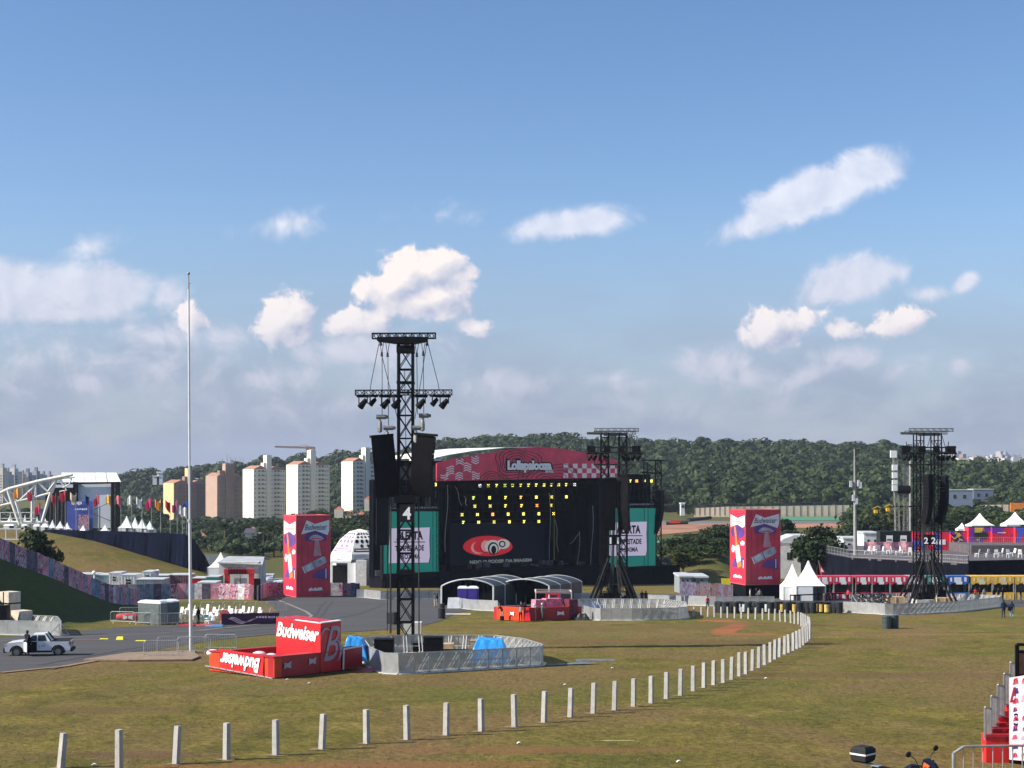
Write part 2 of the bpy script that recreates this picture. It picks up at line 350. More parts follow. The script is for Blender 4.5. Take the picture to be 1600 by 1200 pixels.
DIRT = [(xy(470, 1199), 9, 1.5, 5, RED, .55), (xy(900, 1172), 5, 1.2, 3, (.17, .10, .04), .6), (xy(958, 1157), .9, .22, 0, (.42, .37, .18), .8), (xy(800, 1172), 5, 1.2, 0, RED, .3),
        (xy(270, 1033), 5, 1.6, 4, (.21, .12, .06), .9), (xy(250, 1024), 4, 1.2, 4, (.21, .12, .06), .9), (xy(130, 1110), 6, 1.6, 0, (.14, .085, .04), .6), (xy(200, 1180), 3.4, 1.2, 0, (.15, .08, .05), .6),
        (xy(1140, 982), 1.3, 12, -14, (.34, .115, .045), 1.), (xy(1126, 970), 2.4, 3, 0, (.34, .115, .045), 1.), (xy(1165, 991), 4, 1.5, 0, (.30, .12, .05), .8), (xy(1010, 1003), 20, 3.5, 0, (.15, .08, .04), .55),
        (xy(960, 980), 20, 3.5, 0, (.16, .09, .045), .5), (xy(1480, 991), 12, .8, 0, (.26, .15, .07), .8), (xy(1200, 975), 12, 3, 0, (.17, .09, .045), .5), (xy(1400, 1055), 14, 2.0, 0, (.14, .08, .045), .5), (xy(700, 995), 10, 2.2, 0, (.15, .09, .04), .4)]
GR = grassmat()
tag(g.build('ground', GR, smooth=True), 'dry mown grass field sloping down to the stage', 'ground', kind='structure')
def sheet(name, pts, m, lift=.03, dens=6):
    """flat outline laid on the sloping ground, cut finely enough to follow it"""
    bm = bmesh.new(); vs = [bm.verts.new((p[0], p[1], 0)) for p in pts]; bm.faces.new(vs)
    bmesh.ops.triangulate(bm, faces=bm.faces[:]); me = bpy.data.meshes.new(name)
    b = MB(); bm.verts.ensure_lookup_table()
    for v in bm.verts: b.v.append((v.co.x, v.co.y, terr(v.co.x, v.co.y)+lift))
    b.f = [tuple(v.index for v in f.verts) for f in bm.faces]; b.m = [0]*len(b.f); bm.free(); bpy.data.meshes.remove(me)
    return b.build(name, m)
def asphalt():
    m = bpy.data.materials.new('asphalt'); m.use_nodes = True; t = NT(m.node_tree); t.n.clear(); ge = t.new('ShaderNodeNewGeometry'); P0 = ge.outputs['Position']
    b = t.new('ShaderNodeBsdfPrincipled', inp={'Roughness': .85, 'Specular IOR Level': .3}); o = t.new('ShaderNodeOutputMaterial')
    st = t.new('ShaderNodeMapping'); st.inputs['Scale'].default_value = (.25, 1, 1); st.inputs['Rotation'].default_value = (0, 0, R(-35)); t.link(P0, st.inputs[0])
    a = t.noise(st.outputs[0], .35, 6, .65, .5); f = t.noise(P0, 5, 5, .7)
    c = t.ramp(a, [(.3, (.048, .048, .052)), (.7, (.085, .082, .080))]); c = t.mix(.35, c, t.ramp(f, [(.3, (.03, .03, .03)), (.7, (.12, .115, .11))]))
    t.link(c, b.inputs['Base Color']); t.link(b.outputs[0], o.inputs[0]); return m
ASP = asphalt()
road = [xy(*p) for p in [(-160, 1075), (0, 1052), (100, 1042), (205, 1023), (262, 1012), (330, 1001), (420, 992), (560, 987), (650, 981), (690, 970), (712, 958), (745, 952), (800, 949), (900, 944), (1060, 943), (1320, 944), (1560, 948), (1900, 950)]]
road += [xy(*p) for p in [(1900, 936), (1560, 935), (1320, 934), (1100, 930), (930, 926), (700, 927), (470, 926), (415, 938), (438, 960), (440, 972), (360, 972), (290, 977), (200, 980), (105, 988), (0, 997), (-160, 1010)]]
tag(sheet('asphalt_road', road, ASP), 'grey asphalt road curving through the field', 'road', kind='structure')
# kerb lines, cracks and painted lines
def strip(name, pts, wd, m, lift=.05, world=True):
    b = MB(); q = [V((*p, 0)) for p in pts]
    for i in range(len(q)-1):
        d = (q[i+1]-q[i]).normalized(); n = V((-d.y, d.x, 0))*wd/2
        a = [q[i]-n, q[i+1]-n, q[i+1]+n, q[i]+n]; b.face([(p.x, p.y, terr(p.x, p.y)+lift) for p in a])
    return b.build(name, m)
LM = mat('worn_line', (.22, .20, .16), .8)
tag(strip('road_line', [xy(*p) for p in [(300, 987), (360, 981), (430, 973), (478, 968), (487, 963), (478, 956), (452, 945), (430, 936)]], .35, LM), kind='structure', label='worn pale kerb line curving along the asphalt', cat='line')
tag(strip('road_line', [xy(*p) for p in [(0, 1052), (60, 1046), (100, 1042), (150, 1033), (205, 1023)]], .5, mat('soil', (.24, .15, .08), .9)), kind='structure', label='bare earth edge along the near side of the road', cat='edge')
tag(strip('road_line', [xy(*p) for p in [(0, 1002), (115, 996), (180, 993), (250, 990), (330, 985)]], .3, LM), kind='structure', label='faint line crossing the asphalt behind the pickup', cat='line')
tag(strip('road_line', [xy(*p) for p in [(115, 992), (140, 992), (165, 991)]], 1.2, mat('darkpatch', (.035, .03, .03), .9)), kind='structure', label='dark repair patch on the asphalt near the left bank', cat='patch')
# concrete pavement round the flagpole
b = MB(); pc = [G(*p) for p in [(130, 1033), (200, 1022), (300, 1019), (312, 1028), (300, 1033), (200, 1034)]]
b.prism([p+V((0, 0, .02)) for p in pc], (0, 0, .10)); tag(b.build('pavement', mat('old_concrete', (.24, .17, .11), .9, .2, 2)), 'dusty concrete slab around the foot of the tall pole', 'pavement', kind='structure')
# race track, painted run off, far earth bank (right of the stage)
def fxy(px, D): return ((px-800)*D/F, D)
def fstrip(name, pts, m, lift=.12):
    b = MB()
    for (p0, a0, b0), (p1, a1, b1) in zip(pts[:-1], pts[1:]):
        n = 8
        for i in range(n):
            q = []
            for s_ in (i/n, (i+1)/n): px = p0+(p1-p0)*s_; q.append((px, a0+(a1-a0)*s_, b0+(b1-b0)*s_))
            for j in range(4):
                f = []
                for (px, A, B), jj in ((q[0], j), (q[1], j), (q[1], j+1), (q[0], j+1)):
                    D = A+(B-A)*jj/4; X, Y = fxy(px, D); f.append((X, Y, terr(X, Y)+lift))
                b.face(f)
    return b.build(name, m)
tag(fstrip('race_track', [(1000, 598, 618), (1150, 600, 616), (1500, 602, 618)], mat('track_asphalt', (.13, .13, .135), .9)), 'grey race track winding beyond the stage', 'track', kind='structure')
tag(fstrip('earth_run_off', [(1000, 505, 597), (1100, 545, 599), (1180, 562, 599), (1500, 565, 601)], mat('red_earth', (.30, .145, .085), .95, .2, .05)), 'red earth run off beside the race track', 'earth', kind='structure')
tag(fstrip('painted_run_off', [(1170, 620, 650), (1500, 622, 652)], mat('green_paint', (.06, .22, .12), .8)), 'green painted strip beyond the race track', 'run off', kind='structure')
tag(fstrip('painted_run_off', [(1020, 455, 480), (1050, 460, 500)], mat('green_paint', (.06, .22, .12), .8)), 'small green painted patch right of the stage', 'run off', kind='structure')
tag(fstrip('service_yard', [(350, 250, 330), (470, 250, 330), (560, 250, 300)], mat('yard', (.16, .15, .14), .9)), 'grey service yard behind the tents on the left', 'yard', kind='structure')

# ------------------------------------------------------------------ vegetation
LEAF_A = leafmat('leaf_mid', [(.15, (.018, .034, .010)), (.5, (.040, .064, .018)), (.85, (.080, .105, .030))])
LEAF_B = leafmat('leaf_dark', [(.15, (.010, .022, .008)), (.5, (.024, .042, .014)), (.85, (.050, .075, .024))])
LEAF_C = leafmat('leaf_yellow', [(.15, (.035, .048, .010)), (.5, (.080, .090, .018)), (.85, (.14, .14, .03))])
LEAF_F = leafmat('leaf_forest', [(.12, (.010, .022, .007)), (.42, (.023, .042, .013)), (.62, (.044, .066, .020)), (.85, (.095, .115, .04))], .075, .12)
BARK = mat('bark', (.13, .10, .07), .9, .25, 4)
def cards(cents, norms, size, rng, flat=.35):
    n = len(cents); a = rng.normal(size=(n, 3)); a /= np.linalg.norm(a, axis=1)[:, None]
    nn = norms*(1-flat)+a*flat*1.6; nn /= np.linalg.norm(nn, axis=1)[:, None]
    r = rng.normal(size=(n, 3)); u = np.cross(nn, r); u /= np.linalg.norm(u, axis=1)[:, None]; v = np.cross(nn, u)
    s = size*(.6+.8*rng.random(n))[:, None]
    q = np.stack([cents-u*s-v*s*.6, cents+u*s*.35-v*s, cents+u*s+v*s*.5, cents-u*s*.4+v*s*.9], 1)
    return q.reshape(-1, 3)
def quads_mesh(name, vs, m):
    n = len(vs)//4; me = bpy.data.meshes.new(name); me.vertices.add(len(vs)); me.vertices.foreach_set('co', vs.astype(np.float32).ravel())
    me.loops.add(n*4); me.loops.foreach_set('vertex_index', np.arange(n*4, dtype=np.int32)); me.polygons.add(n)
    me.polygons.foreach_set('loop_start', np.arange(0, n*4, 4, dtype=np.int32)); me.polygons.foreach_set('loop_total', np.full(n, 4, dtype=np.int32))
    me.materials.append(m); me.update(calc_edges=True); return me
def crown_pts(rng, lobes, per, rad, height, z0, flatb=.5, lobe=.34):
    """leaf centres and outward normals gathered in lobes over an uneven dome"""
    cs = []; ns = []
    for i in range(lobes):
        th = rng.random()*6.283; t = rng.random()**.55; el = rng.random()
        c = np.array([math.cos(th)*rad*t*.72, math.sin(th)*rad*t*.72, z0+height*(.18+.66*el*math.sqrt(max(0, 1-t*t*.8)))])
        lr = rad*lobe*(.65+.7*rng.random()); d = rng.normal(size=(per, 3)); d /= np.linalg.norm(d, axis=1)[:, None]
        rr = (.72+.28*rng.random(per))[:, None]*lr*(1+.25*np.sin(d[:, :1]*5+i)); p = c+d*rr*np.array([1, 1, .72]); keep = d[:, 2] > -flatb
        cs.append(p[keep]); ns.append(d[keep])
    return np.concatenate(cs), np.concatenate(ns)
def tree_proto(name, seed, lm, H=10, rad=4.5, z0=2.5, lobes=26, per=130, leaf=.26, limbs=7, lobe=.34, label='tree'):
    rng = np.random.default_rng(seed); rnd = random.Random(seed)
    cs, ns = crown_pts(rng, lobes, per, rad, H-z0, z0, .6, lobe)
    me = quads_mesh('crown', cards(cs, ns, leaf, rng), lm)
    root = thing(name, label, 'tree', (0, 0, -500)); cr = bpy.data.objects.new('crown', me); C.objects.link(cr); cr.parent = root
    b = MB(); top = V((rnd.uniform(-.3, .3), rnd.uniform(-.3, .3), z0*.9)); b.cyl((0, 0, -.5), top, H*.028, H*.018, 8, caps=False)
    for i in range(limbs):
        t = rnd.random()*6.28; k = rnd.uniform(.3, .75); mid = top+V((math.cos(t)*rad*k*.45, math.sin(t)*rad*k*.45, (H-z0)*.28)); b.cyl(top*.96, mid, H*.012, H*.008, 6)
        b.cyl(mid, mid+V((math.cos(t)*rad*k*.45, math.sin(t)*rad*k*.45, (H-z0)*.28)), H*.008, H*.003, 5)
    b.build('trunk', BARK, root); root['H'] = H
    return root
TP = {'round': tree_proto('broadleaf_tree', 1, LEAF_B, 10, 5.2, 2.2, 34, 150, .24, lobe=.30),
      'mid': tree_proto('broadleaf_tree', 2, LEAF_A, 10, 4.6, 2.0, 24, 130, .26),
      'mid2': tree_proto('broadleaf_tree', 3, LEAF_A, 10, 5.4, 1.4, 30, 130, .27, lobe=.26),
      'dark': tree_proto('broadleaf_tree', 4, LEAF_B, 10, 4.8, 1.2, 26, 130, .27),
      'yellow': tree_proto('broadleaf_tree', 5, LEAF_C, 10, 5.0, 2.6, 24, 90, .26, lobe=.26),
      'umbrella': tree_proto('umbrella_tree', 6, LEAF_A, 10, 6.5, 6.2, 26, 110, .25, 9, lobe=.22)}
def palm_proto():
    root = thing('palm_tree', 'palm', 'palm tree', (0, 0, -500)); b = MB(); b.cyl((0, 0, -.5), (.2, 0, 7.4), .2, .14, 8); b.build('trunk', BARK, root)
    rnd = random.Random(4); b = MB()
    for i in range(22):
        t = i*2.4; e = rnd.uniform(-.1, 1.0); L = rnd.uniform(2.6, 3.3); pts = []
        for j in range(7):
            s_ = j/6; r = L*s_*math.cos(e*(1-s_*.3)); pts.append(V((.2+math.cos(t)*r, math.sin(t)*r, 7.4+L*s_*math.sin(e)-1.9*s_*s_)))
        side = V((-math.sin(t), math.cos(t), 0))
        for j in range(6):
            wd = .5*(1-abs(j-2)/6)
            for sg in (-1, 1):
                for k in range(3):
                    a = pts[j].lerp(pts[j+1], k/3); c = pts[j].lerp(pts[j+1], k/3+.22); b.face([a, c, c+side*sg*wd+V((0, 0, -.28)), a+side*sg*wd+V((0, 0, -.34))])
    b.build('crown', LEAF_A, root); root['H'] = 9.0; return root
TP['palm'] = palm_proto()
used_proto = set()
def put_tree(kind, px, D, ytop, label, group=None, wide=1.0, base=None):
    """tree standing on the ground at column px and distance D, as tall as row ytop"""
    p = base or GD(px, D); H = (HZ-ytop)*D/F+CZ-p.z; k = H/TP[kind]['H']
    if kind in used_proto: o = dup(TP[kind])
    else: o = TP[kind]; used_proto.add(kind)
    o.location = p; o.scale = (k*wide, k*wide, k); o.rotation_euler = (0, 0, random.random()*6.28)
    if k*wide > 0: tag(o, label, 'palm tree' if kind == 'palm' else 'tree', group)
    return o
TL = []
def T(kind, px, D, ytop, label, wide=1.0, group='trees in the middle distance'): put_tree(kind, px, D, ytop, label, group, wide)
# single trees
T('round', 1277, 256, 818, 'dense rounded dark tree on the grass mound right of the right red tower', 1.02, None)
T('round', 48, 168, 824, 'small dark spreading tree on the left bank behind the poster fence', .85, None)
T('yellow', 1394, 420, 770, 'yellow green tree behind the white antenna masts', 1.2)
# right of the stage
for i, (k, px, D, yt, wd, lab) in enumerate([
    ('mid', 1058, 352, 833, 1.75, 'bushy tree on the slope just right of the stage'), ('dark', 1085, 356, 828, 1.65, 'dark tree second from the stage on the right slope'), ('mid2', 1112, 345, 822, 1.65, 'wide tree left of the right red tower'),
    ('dark', 1130, 362, 812, 1.65, 'tall dark tree touching the left edge of the right red tower'), ('mid', 1075, 330, 848, 1.65, 'low round tree in front on the right slope beside the stage'), ('mid2', 1040, 335, 850, 1.55, 'low tree hugging the right edge of the stage'),
    ('yellow', 1068, 318, 856, 1.8, 'low yellow green tree at the front of the right slope'), ('mid2', 1097, 338, 832, 1.7, 'broad lit tree in the middle of the right slope'), ('mid', 1124, 332, 838, 1.5, 'bush like tree at the foot of the left edge of the right red tower'), ('dark', 1050, 372, 836, 1.7, 'dark tree behind the low tree beside the stage'),
    ('dark', 1224, 420, 800, 1.0, 'tree peeping out right behind the top of the right red tower'), ('dark', 1236, 400, 826, 1.5, 'low dark tree behind the round tree on the mound'), ('mid', 1348, 420, 795, 1.2, 'leafy tree behind the thin grey mast on the right'),
    ('dark', 1362, 400, 800, 1.3, 'dark tree between the grey mast and the white antenna mast'), ('mid2', 1385, 430, 782, 1.3, 'broad tree behind the white antenna panels'), ('dark', 1420, 440, 800, 1.2, 'dark tree behind the second tower on the right'),
    ('dark', 1470, 400, 795, 1.6, 'dark tree right behind the hanging speakers of the right tower'), ('mid', 1500, 430, 790, 1.5, 'tree in front of the grey blue sheds on the right'), ('dark', 1512, 420, 808, 1.3, 'low tree left of the middle white peaked tent'),
    ('mid2', 1545, 440, 795, 1.5, 'tree behind the two right peaked tents'), ('dark', 1566, 410, 806, 1.4, 'dark tree between the two right peaked tents'), ('mid', 1592, 430, 790, 1.6, 'tree at the right edge above the peaked tent')]):
    T(k, px, D, yt, lab, wd)
# left, between the parking and the apartment blocks
rn = random.Random(3)
spots = [(318, 560, 822), (336, 540, 818), (352, 560, 822), (372, 520, 812), (392, 560, 818), (407, 500, 828), (424, 560, 815), (436, 520, 812), (455, 600, 800), (475, 560, 806), (498, 560, 800), (520, 540, 792), (540, 520, 795), (556, 500, 800),
         (572, 520, 792), (528, 430, 820), (552, 420, 818), (570, 410, 815), (350, 460, 840), (385, 450, 838), (325, 470, 836), (420, 455, 850), (366, 420, 850), (438, 450, 842), (508, 600, 790), (486, 620, 795), (304, 600, 818), (405, 620, 808), (335, 640, 808)]
names = ['apartment blocks', 'left red tower', 'domed tent', 'yellow block', 'brown block']
for i, (px, D, yt) in enumerate(sorted(spots)):
    k = ['mid', 'dark', 'mid2', 'dark', 'mid'][i % 5]
    T(k, px, D, yt, f'{ordn(i)} tree from the left in the belt below the apartment blocks', 1.25, 'trees in the belt below the apartment blocks')
for i, (px, D, yt) in enumerate([(411, 430, 818), (428, 430, 814), (494, 560, 790), (352, 470, 812)]):
    put_tree('palm', px, D, yt, ['palm tree left of the left red tower', 'palm tree touching the left red tower', 'palm tree above the left red tower', 'palm tree right of the tall pole'][i], 'palm trees on the left')
# the wooded hill: more crowns than anyone could count
rng = np.random.default_rng(11); allq = []
def forest(n, pxr, Dr, R_, keep=None):
    for i in range(n):
        px = rng.uniform(*pxr); D = rng.uniform(*Dr)
        if keep and not keep(px, D): continue
        X = (px-800)*D/F; z = terr(X, D); rad = R_*(.6+1.0*rng.random()**1.5); H = R_*(.9+1.0*rng.random()**2)
        per = 64; lob = 5; th0 = rng.random()*6.28
        for j in range(lob):
            th = th0+j*1.3; off = 0 if j == 0 else .6*rad; c = np.array([X+math.cos(th)*off, D+math.sin(th)*off, z+H*(.62 if j else .8)+rng.random()*1.5])
            d = rng.normal(size=(per, 3)); d /= np.linalg.norm(d, axis=1)[:, None]; d = d[d[:, 2] > -.45]
            p = c+d*rad*.56*(.88+.12*rng.random(len(d)))[:, None]*np.array([1, 1, .55]); allq.append(cards(p, d, .9 if D > 700 else .6, rng, .10))
forest(1900, (590, 1760), (815, 1230), 8.0)
forest(330, (590, 1335), (690, 815), 6.0)
forest(650, (165, 600), (1000, 1330), 8.0)
forest(700, (270, 610), (480, 860), 3.1)
forest(45, (330, 560), (415, 480), 2.6)
forest(300, (1335, 1760), (450, 640), 4.6)
forest(330, (-150, 250), (520, 900), 6.0, lambda px, D: True)
forest(260, (1330, 1720), (640, 800), 5.0, lambda px, D: px > 1470 or D > 700)
fo = bpy.data.objects.new('woodland', quads_mesh('woodland', np.concatenate(allq), LEAF_F)); C.objects.link(fo)
tag(fo, 'dark green wood covering the hill behind the stage', 'woodland', kind='stuff')
# short grass blades standing on the near field
rg = np.random.default_rng(21); N = 150000; tX = rg.uniform(-.36, .36, N); tD = np.sqrt(rg.uniform(44**2, 118**2, N)); kp = []
for t_, D_ in zip(tX, tD):
    px = 800+F*t_; py = 856+16800/D_
    if px < 560 and D_ > li(px, [(0, 83), (200, 92), (330, 98), (560, 112)]): continue
    if mnoise.noise(V((t_*D_*.35, D_*.25, 3))) < rg.uniform(-.5, .25): continue
    kp.append((t_*D_, D_))
kp = np.array(kp); n = len(kp); zz_ = np.array([terr(x, y) for x, y in kp]); b0 = np.column_stack([kp, zz_-.01]); a = rg.uniform(0, 3.1416, n); w_ = rg.uniform(.012, .035, n); h_ = rg.uniform(.015, .042, n)
u = np.column_stack([np.cos(a)*w_, np.sin(a)*w_, np.zeros(n)]); ln = np.column_stack([rg.uniform(-.04, .04, n), rg.uniform(-.04, .04, n), h_])
go = bpy.data.objects.new('grass', quads_mesh('grass', np.stack([b0-u, b0+u, b0+ln+u*.3, b0+ln-u*.5], 1).reshape(-1, 3), leafmat('blade', [(.15, (.13, .125, .026)), (.5, (.21, .185, .042)), (.85, (.38, .31, .10))], .5, .5))); C.objects.link(go); tag(go, 'short dry grass blades on the near field', 'grass', kind='stuff')
# ------------------------------------------------------------------ shared materials
BLK = mat('black_steel', (.009, .009, .011), .6, .2, 2); BLK2 = mat('black_cloth', (.005, .006, .009), .85, .3, .8, bump=.3)
NAVY = mat('navy_cloth', (.008, .014, .045), .7, .25, .6, bump=.3); GALV = mat('galvanised', (.42, .43, .43), .45, .15, 3, metal=.6); WHITE = mat('white_paint', (.78, .78, .76), .5, .06, 2)
CANV = mat('white_canvas', (.82, .82, .80), .7, .05, .5); REDP = mat('red_paint', (.55, .012, .018), .45, .12, 1.5); ORG = mat('orange_red_paint', (.62, .05, .012), .45, .1, 1.5)
CRIM = mat('crimson_vinyl', (.74, .050, .105), .5, .14, .5); PINK = mat('pale_pink', (.93, .72, .74), .5, .05, 1); GREY = mat('mid_grey', (.30, .31, .32), .6, .12, 2); CONC = mat('concrete', (.46, .45, .42), .85, .14, 3, stain=(.25, .22, .17, .5))
TEAL = (.0, .16, .135); WOOD = mat('plywood', (.50, .36, .20), .7, .15, 3); GLASS = mat('dark_glass', (.02, .025, .03), .15, .1, 1); RUB = mat('rubber', (.02, .02, .02), .8, .2, 4)
LETW = mat('white_lettering', (.88, .88, .88), .5, .03, 2); LETB = mat('black_lettering', (.01, .01, .012), .5, .03, 2); PURP = mat('purple_print', (.10, .04, .22), .5, .2, .6); SILV = mat('silver_print', (.42, .42, .46), .4, .25, 1.2)
MESHM = mat('perforated_sheet', (.40, .41, .41), .5, .12, 1.2, metal=.35, alpha=.78)
CABLE = mat('cable', (.05, .05, .05), .7, .1, 3); GREYSCR = mat('grey_scrim', (.16, .16, .16), .8, .3, .6, alpha=.75)
SKIN = mat('skin', (.34, .19, .12), .6, .05, 4)

def truss(b, p, q, wd, m=0, t=.05, bays=None, up=None):
    """square lattice girder from p to q"""
    p, q = V(p), V(q); d = (q-p); L = d.length; d = d/L; up = V(up) if up else (V((0, 0, 1)) if abs(d.z) < .9 else V((0, -1, 0)))
    a = d.cross(up).normalized()*wd/2; c = a.cross(d).normalized()*wd/2; cor = [a+c, a-c, -a-c, -a+c]
    for k in cor: b.bar(p+k, q+k, t, m)
    n = bays or max(2, int(round(L/wd)))
    for i in range(n+1):
        s = p+d*(L*i/n)
        if i in (0, n) or i % 2 == 0:
            for j in range(4): b.bar(s+cor[j], s+cor[(j+1) % 4], t*.7, m)
        if i < n:
            e = p+d*(L*(i+1)/n)
            for j in range(4): k0, k1 = (j, (j+1) % 4) if i % 2 else ((j+1) % 4, j); b.bar(s+cor[k0], e+cor[k1], t*.7, m)
# ------------------------------------------------------------------ main stage
U = V((.829, .559, 0)); IN = V((-.559, .829, 0)); Z = V((0, 0, 1))
def S(px, py, d=0.):
    k = (px-800)/F; D0 = 281+d/.829; X = k*D0/(1-.675*k); D = D0+.675*X
    return V((X, D, CZ+(HZ-py)*D/F))
org = S(820, 920); org.z = terr(org.x, org.y)
st = thing('stage', 'huge black open air stage with crimson arched fascia and video screens', 'stage', org)
def SB(b, px0, px1, py0, py1, d0, d1, m=0):
    """box on the stage front: photo columns and rows measured on the plane at depth d0, run back to d1"""
    a, c = S(px0, py1, d0), S(px1, py1, d0); h0 = S(px0, py0, d0).z; h1 = S(px1, py0, d0).z; k = IN*(d1-d0)
    zb = (a.z+c.z)/2; zt = (h0+h1)/2
    p = [V((a.x, a.y, zb)), V((c.x, c.y, zb)), V((c.x, c.y, zb))+k, V((a.x, a.y, zb))+k]; p += [V((q.x, q.y, zt)) for q in p]; b.hexa(p, m)
def spart(name, m, fn, parent=None):
    b = MB(); fn(b); return b.build(name, m, parent or st, world=True)
zf = S(700, 893).z; zg = org.z-1.0
def stage_floor(b):
    for (x0, x1, d0, d1, z1) in [(683, 955, -1, 20, zf), (599, 690, -.5, 5, zf-.7), (945, 1052, -2, 9, zf-.5)]:
        a, c = S(x0, 900, 0)+IN*d0, S(x1, 900, 0)+IN*d0; k = IN*(d1-d0)
        p = [V((a.x, a.y, zg)), V((c.x, c.y, zg)), V((c.x, c.y, zg))+k, V((a.x, a.y, zg))+k]; p += [V((q.x, q.y, z1)) for q in p]; b.hexa(p)
spart('stage_platform', BLK2, stage_floor)
# black drapes: back wall, side walls, wing backs, roof underside
def drape(b, A, B_, z0, z1, n=40, amp=.18):
    d = B_-A; nrm = V((-d.y, d.x, 0)).normalized()
    b.grid(lambda u, v: V((A.x+d.x*u, A.y+d.y*u, z0+(z1-z0)*v))+nrm*amp*math.sin(u*n*1.7+math.sin(u*31)*1.2), n*2, 1)
ztop = S(820, 745).z
L0, R0 = S(686, 900), S(952, 900)
def backw(b):
    drape(b, L0+IN*18, R0+IN*18, zf, ztop+3, 60); drape(b, L0, L0+IN*18, zf, ztop+2, 30); drape(b, R0, R0+IN*18, zf, ztop+2, 30)
spart('backdrop', BLK2, backw)
def wings(b):
    for x0, x1, t in WG:
        A, B_ = S(x0, 900)+IN*3.5, S(x1, 900)+IN*3.5; drape(b, A, B_, zf-1, S(x0, t).z, 26, .12)
        drape(b, S(x0, 900)+IN*3.5, S(x0, 900)+IN*5, zf-1, S(x0, t).z, 8, .1); drape(b, S(x1, 900)+IN*3.5, S(x1, 900)+IN*8, zf-1, S(x1, t).z, 8, .1)
for WG in ([(599, 690, 750)], [(943, 1034, 741)]): spart('wing_drape', BLK2, wings)
def scr(b):
    for x0, x1, y0, y1 in SG:
        b.face([S(x0, y1, 1), S(x1, y1, 1), S(x1, y0, 1), S(x0, y0, 1)])
for SG in ([(602, 622, 752, 793)], [(664, 684, 752, 795)]): spart('grey_banner', GREYSCR, scr)
# roof: white arched membrane with the crimson fascia hung on the front arch
arch = [(680, 716), (700, 711.5), (740, 705), (790, 700), (843, 699), (880, 703), (920, 711), (963, 722)]
def roof(b):
    ap = [S(x, y) for x, y in arch]
    for a, c in zip(ap[:-1], ap[1:]):
        for s_ in range(3):
            k0 = IN*(s_*6.5+(.0)); k1 = IN*(s_*6.5+6.5)
            b.hexa([a+k0, c+k0, c+k1, a+k1, a+k0+Z*.12, c+k0+Z*.12, c+k1+Z*.12, a+k1+Z*.12])
rf = spart('roof', CANV, roof)
fas = [(681, 724), (700, 718), (740, 711), (790, 703), (825, 699), (843, 698), (880, 701.5), (920, 709), (963, 720)]
fbot = lambda x: 752-(x-681)*5.5/282
def fascia(b):
    pts = [S(x, y)-IN*.25 for x, y in fas]+[S(963, fbot(963))-IN*.25, S(681, fbot(681))-IN*.25]; b.prism(pts, IN*.2)
fa = spart('fascia', CRIM, fascia)
def SF(x, y, off=.3): return S(x, y)-IN*off
# contour rings of the printed fascia
RINGD = mat('dark_print', (.12, .012, .035), .5, .1, 1); RINGG = mat('grey_print', (.14, .09, .10), .5, .1, 1)
def ring(b, cx, cy, rx, ry, th, ph, y_max=None):
    n = 60; pr = []
    for i in range(n+1):
        t = 6.283*i/n; w_ = 1+.10*math.sin(3*t+ph)+.07*math.sin(5*t+ph*2)
        def cp(rx_, ry_):
            x = cx+math.cos(t)*rx_*w_; y = cy+math.sin(t)*ry_*w_; return x, y
        x, y = cp(rx, ry); x2, y2 = cp(rx+th*1.0, ry+th)
        yt = lambda xx: li(xx, fas)+1.0
        ok = yt(x2) < min(y, y2) and max(y, y2) < fbot(x)-.3
        q = (SF(x, y), SF(x2, y2)) if ok else None
        if pr and pr[-1] and q: b.face([pr[-1][0], q[0], q[1], pr[-1][1]])
        pr.append(q)
b = MB()
for i in range(6): ring(b, 806, 722, 8+i*5.2, 5+i*4.0, 1.3, .3*i)
b.build('print_lines', RINGD, fa, world=True); b = MB()
for i in range(6): ring(b, 855, 752, 14+i*6.6, 6+i*4.4, 1.3, 2+.25*i)
b.build('print_lines', RINGD, fa, world=True); b = MB()
for i in range(4): ring(b, 769, 751, 5+i*5, 3+i*3.4, 1.0, 1+.2*i)
b.build('print_lines', RINGD, fa, world=True)
# wavy pink squares on the left, checks on the right
for cx, cy, ph in [(693, 748, 0), (702, 736, 1), (716, 746, 2), (729, 731, 3), (742, 745, 4), (741, 718, 5), (717, 720, 2.4)]:
    b = MB()
    for i in range(4):
        for j in range(6):
            def wv(u, v): x = cx-6+u*12; y = cy-7+3.6*v+1.6*math.sin(u*5+ph); return x, y
            (x0, y0), (x1, y1) = wv(j/6, i), wv((j+1)/6, i)
            f = [(x0, y0), (x1, y1), (x1, y1+1.9), (x0, y0+1.9)]
            if all(y > li(x, fas)+.5 and y < fbot(x)-.4 for x, y in f): b.face([SF(x, y) for x, y in f])
    if b.f: b.build('wavy_square', PINK, fa, world=True)
b = MB()
for r in range(3):
    for c in range(12):
        if (r+c) % 2: continue
        x0, x1 = 879+c*7.3, 879+(c+1)*7.3; y0 = 724.5+r*7.4
        b.face([SF(x0, y0+7.4), SF(min(962.5, x1), y0+7.4), SF(min(962.5, x1), y0), SF(x0, y0)])
b.build('check_square', PINK, fa, world=True)
for nm, bo, m_, dy, off in (('lettering_shadow', .10, LETB, 0, .33), ('lettering', .06, LETW, 0, .38)):
    c = S(826, 729)-IN*off; lettering('Lollapalooza', c, U, Z, 9.9 if bo < .1 else 10.5, 2.25 if bo < .1 else 2.8, m_, fa, bold=bo, name='lettering', space=.92)
lettering('BRASIL', S(857, 736.5)-IN*.38, U, Z, 1.9, .5, LETW, fa, bold=.02)
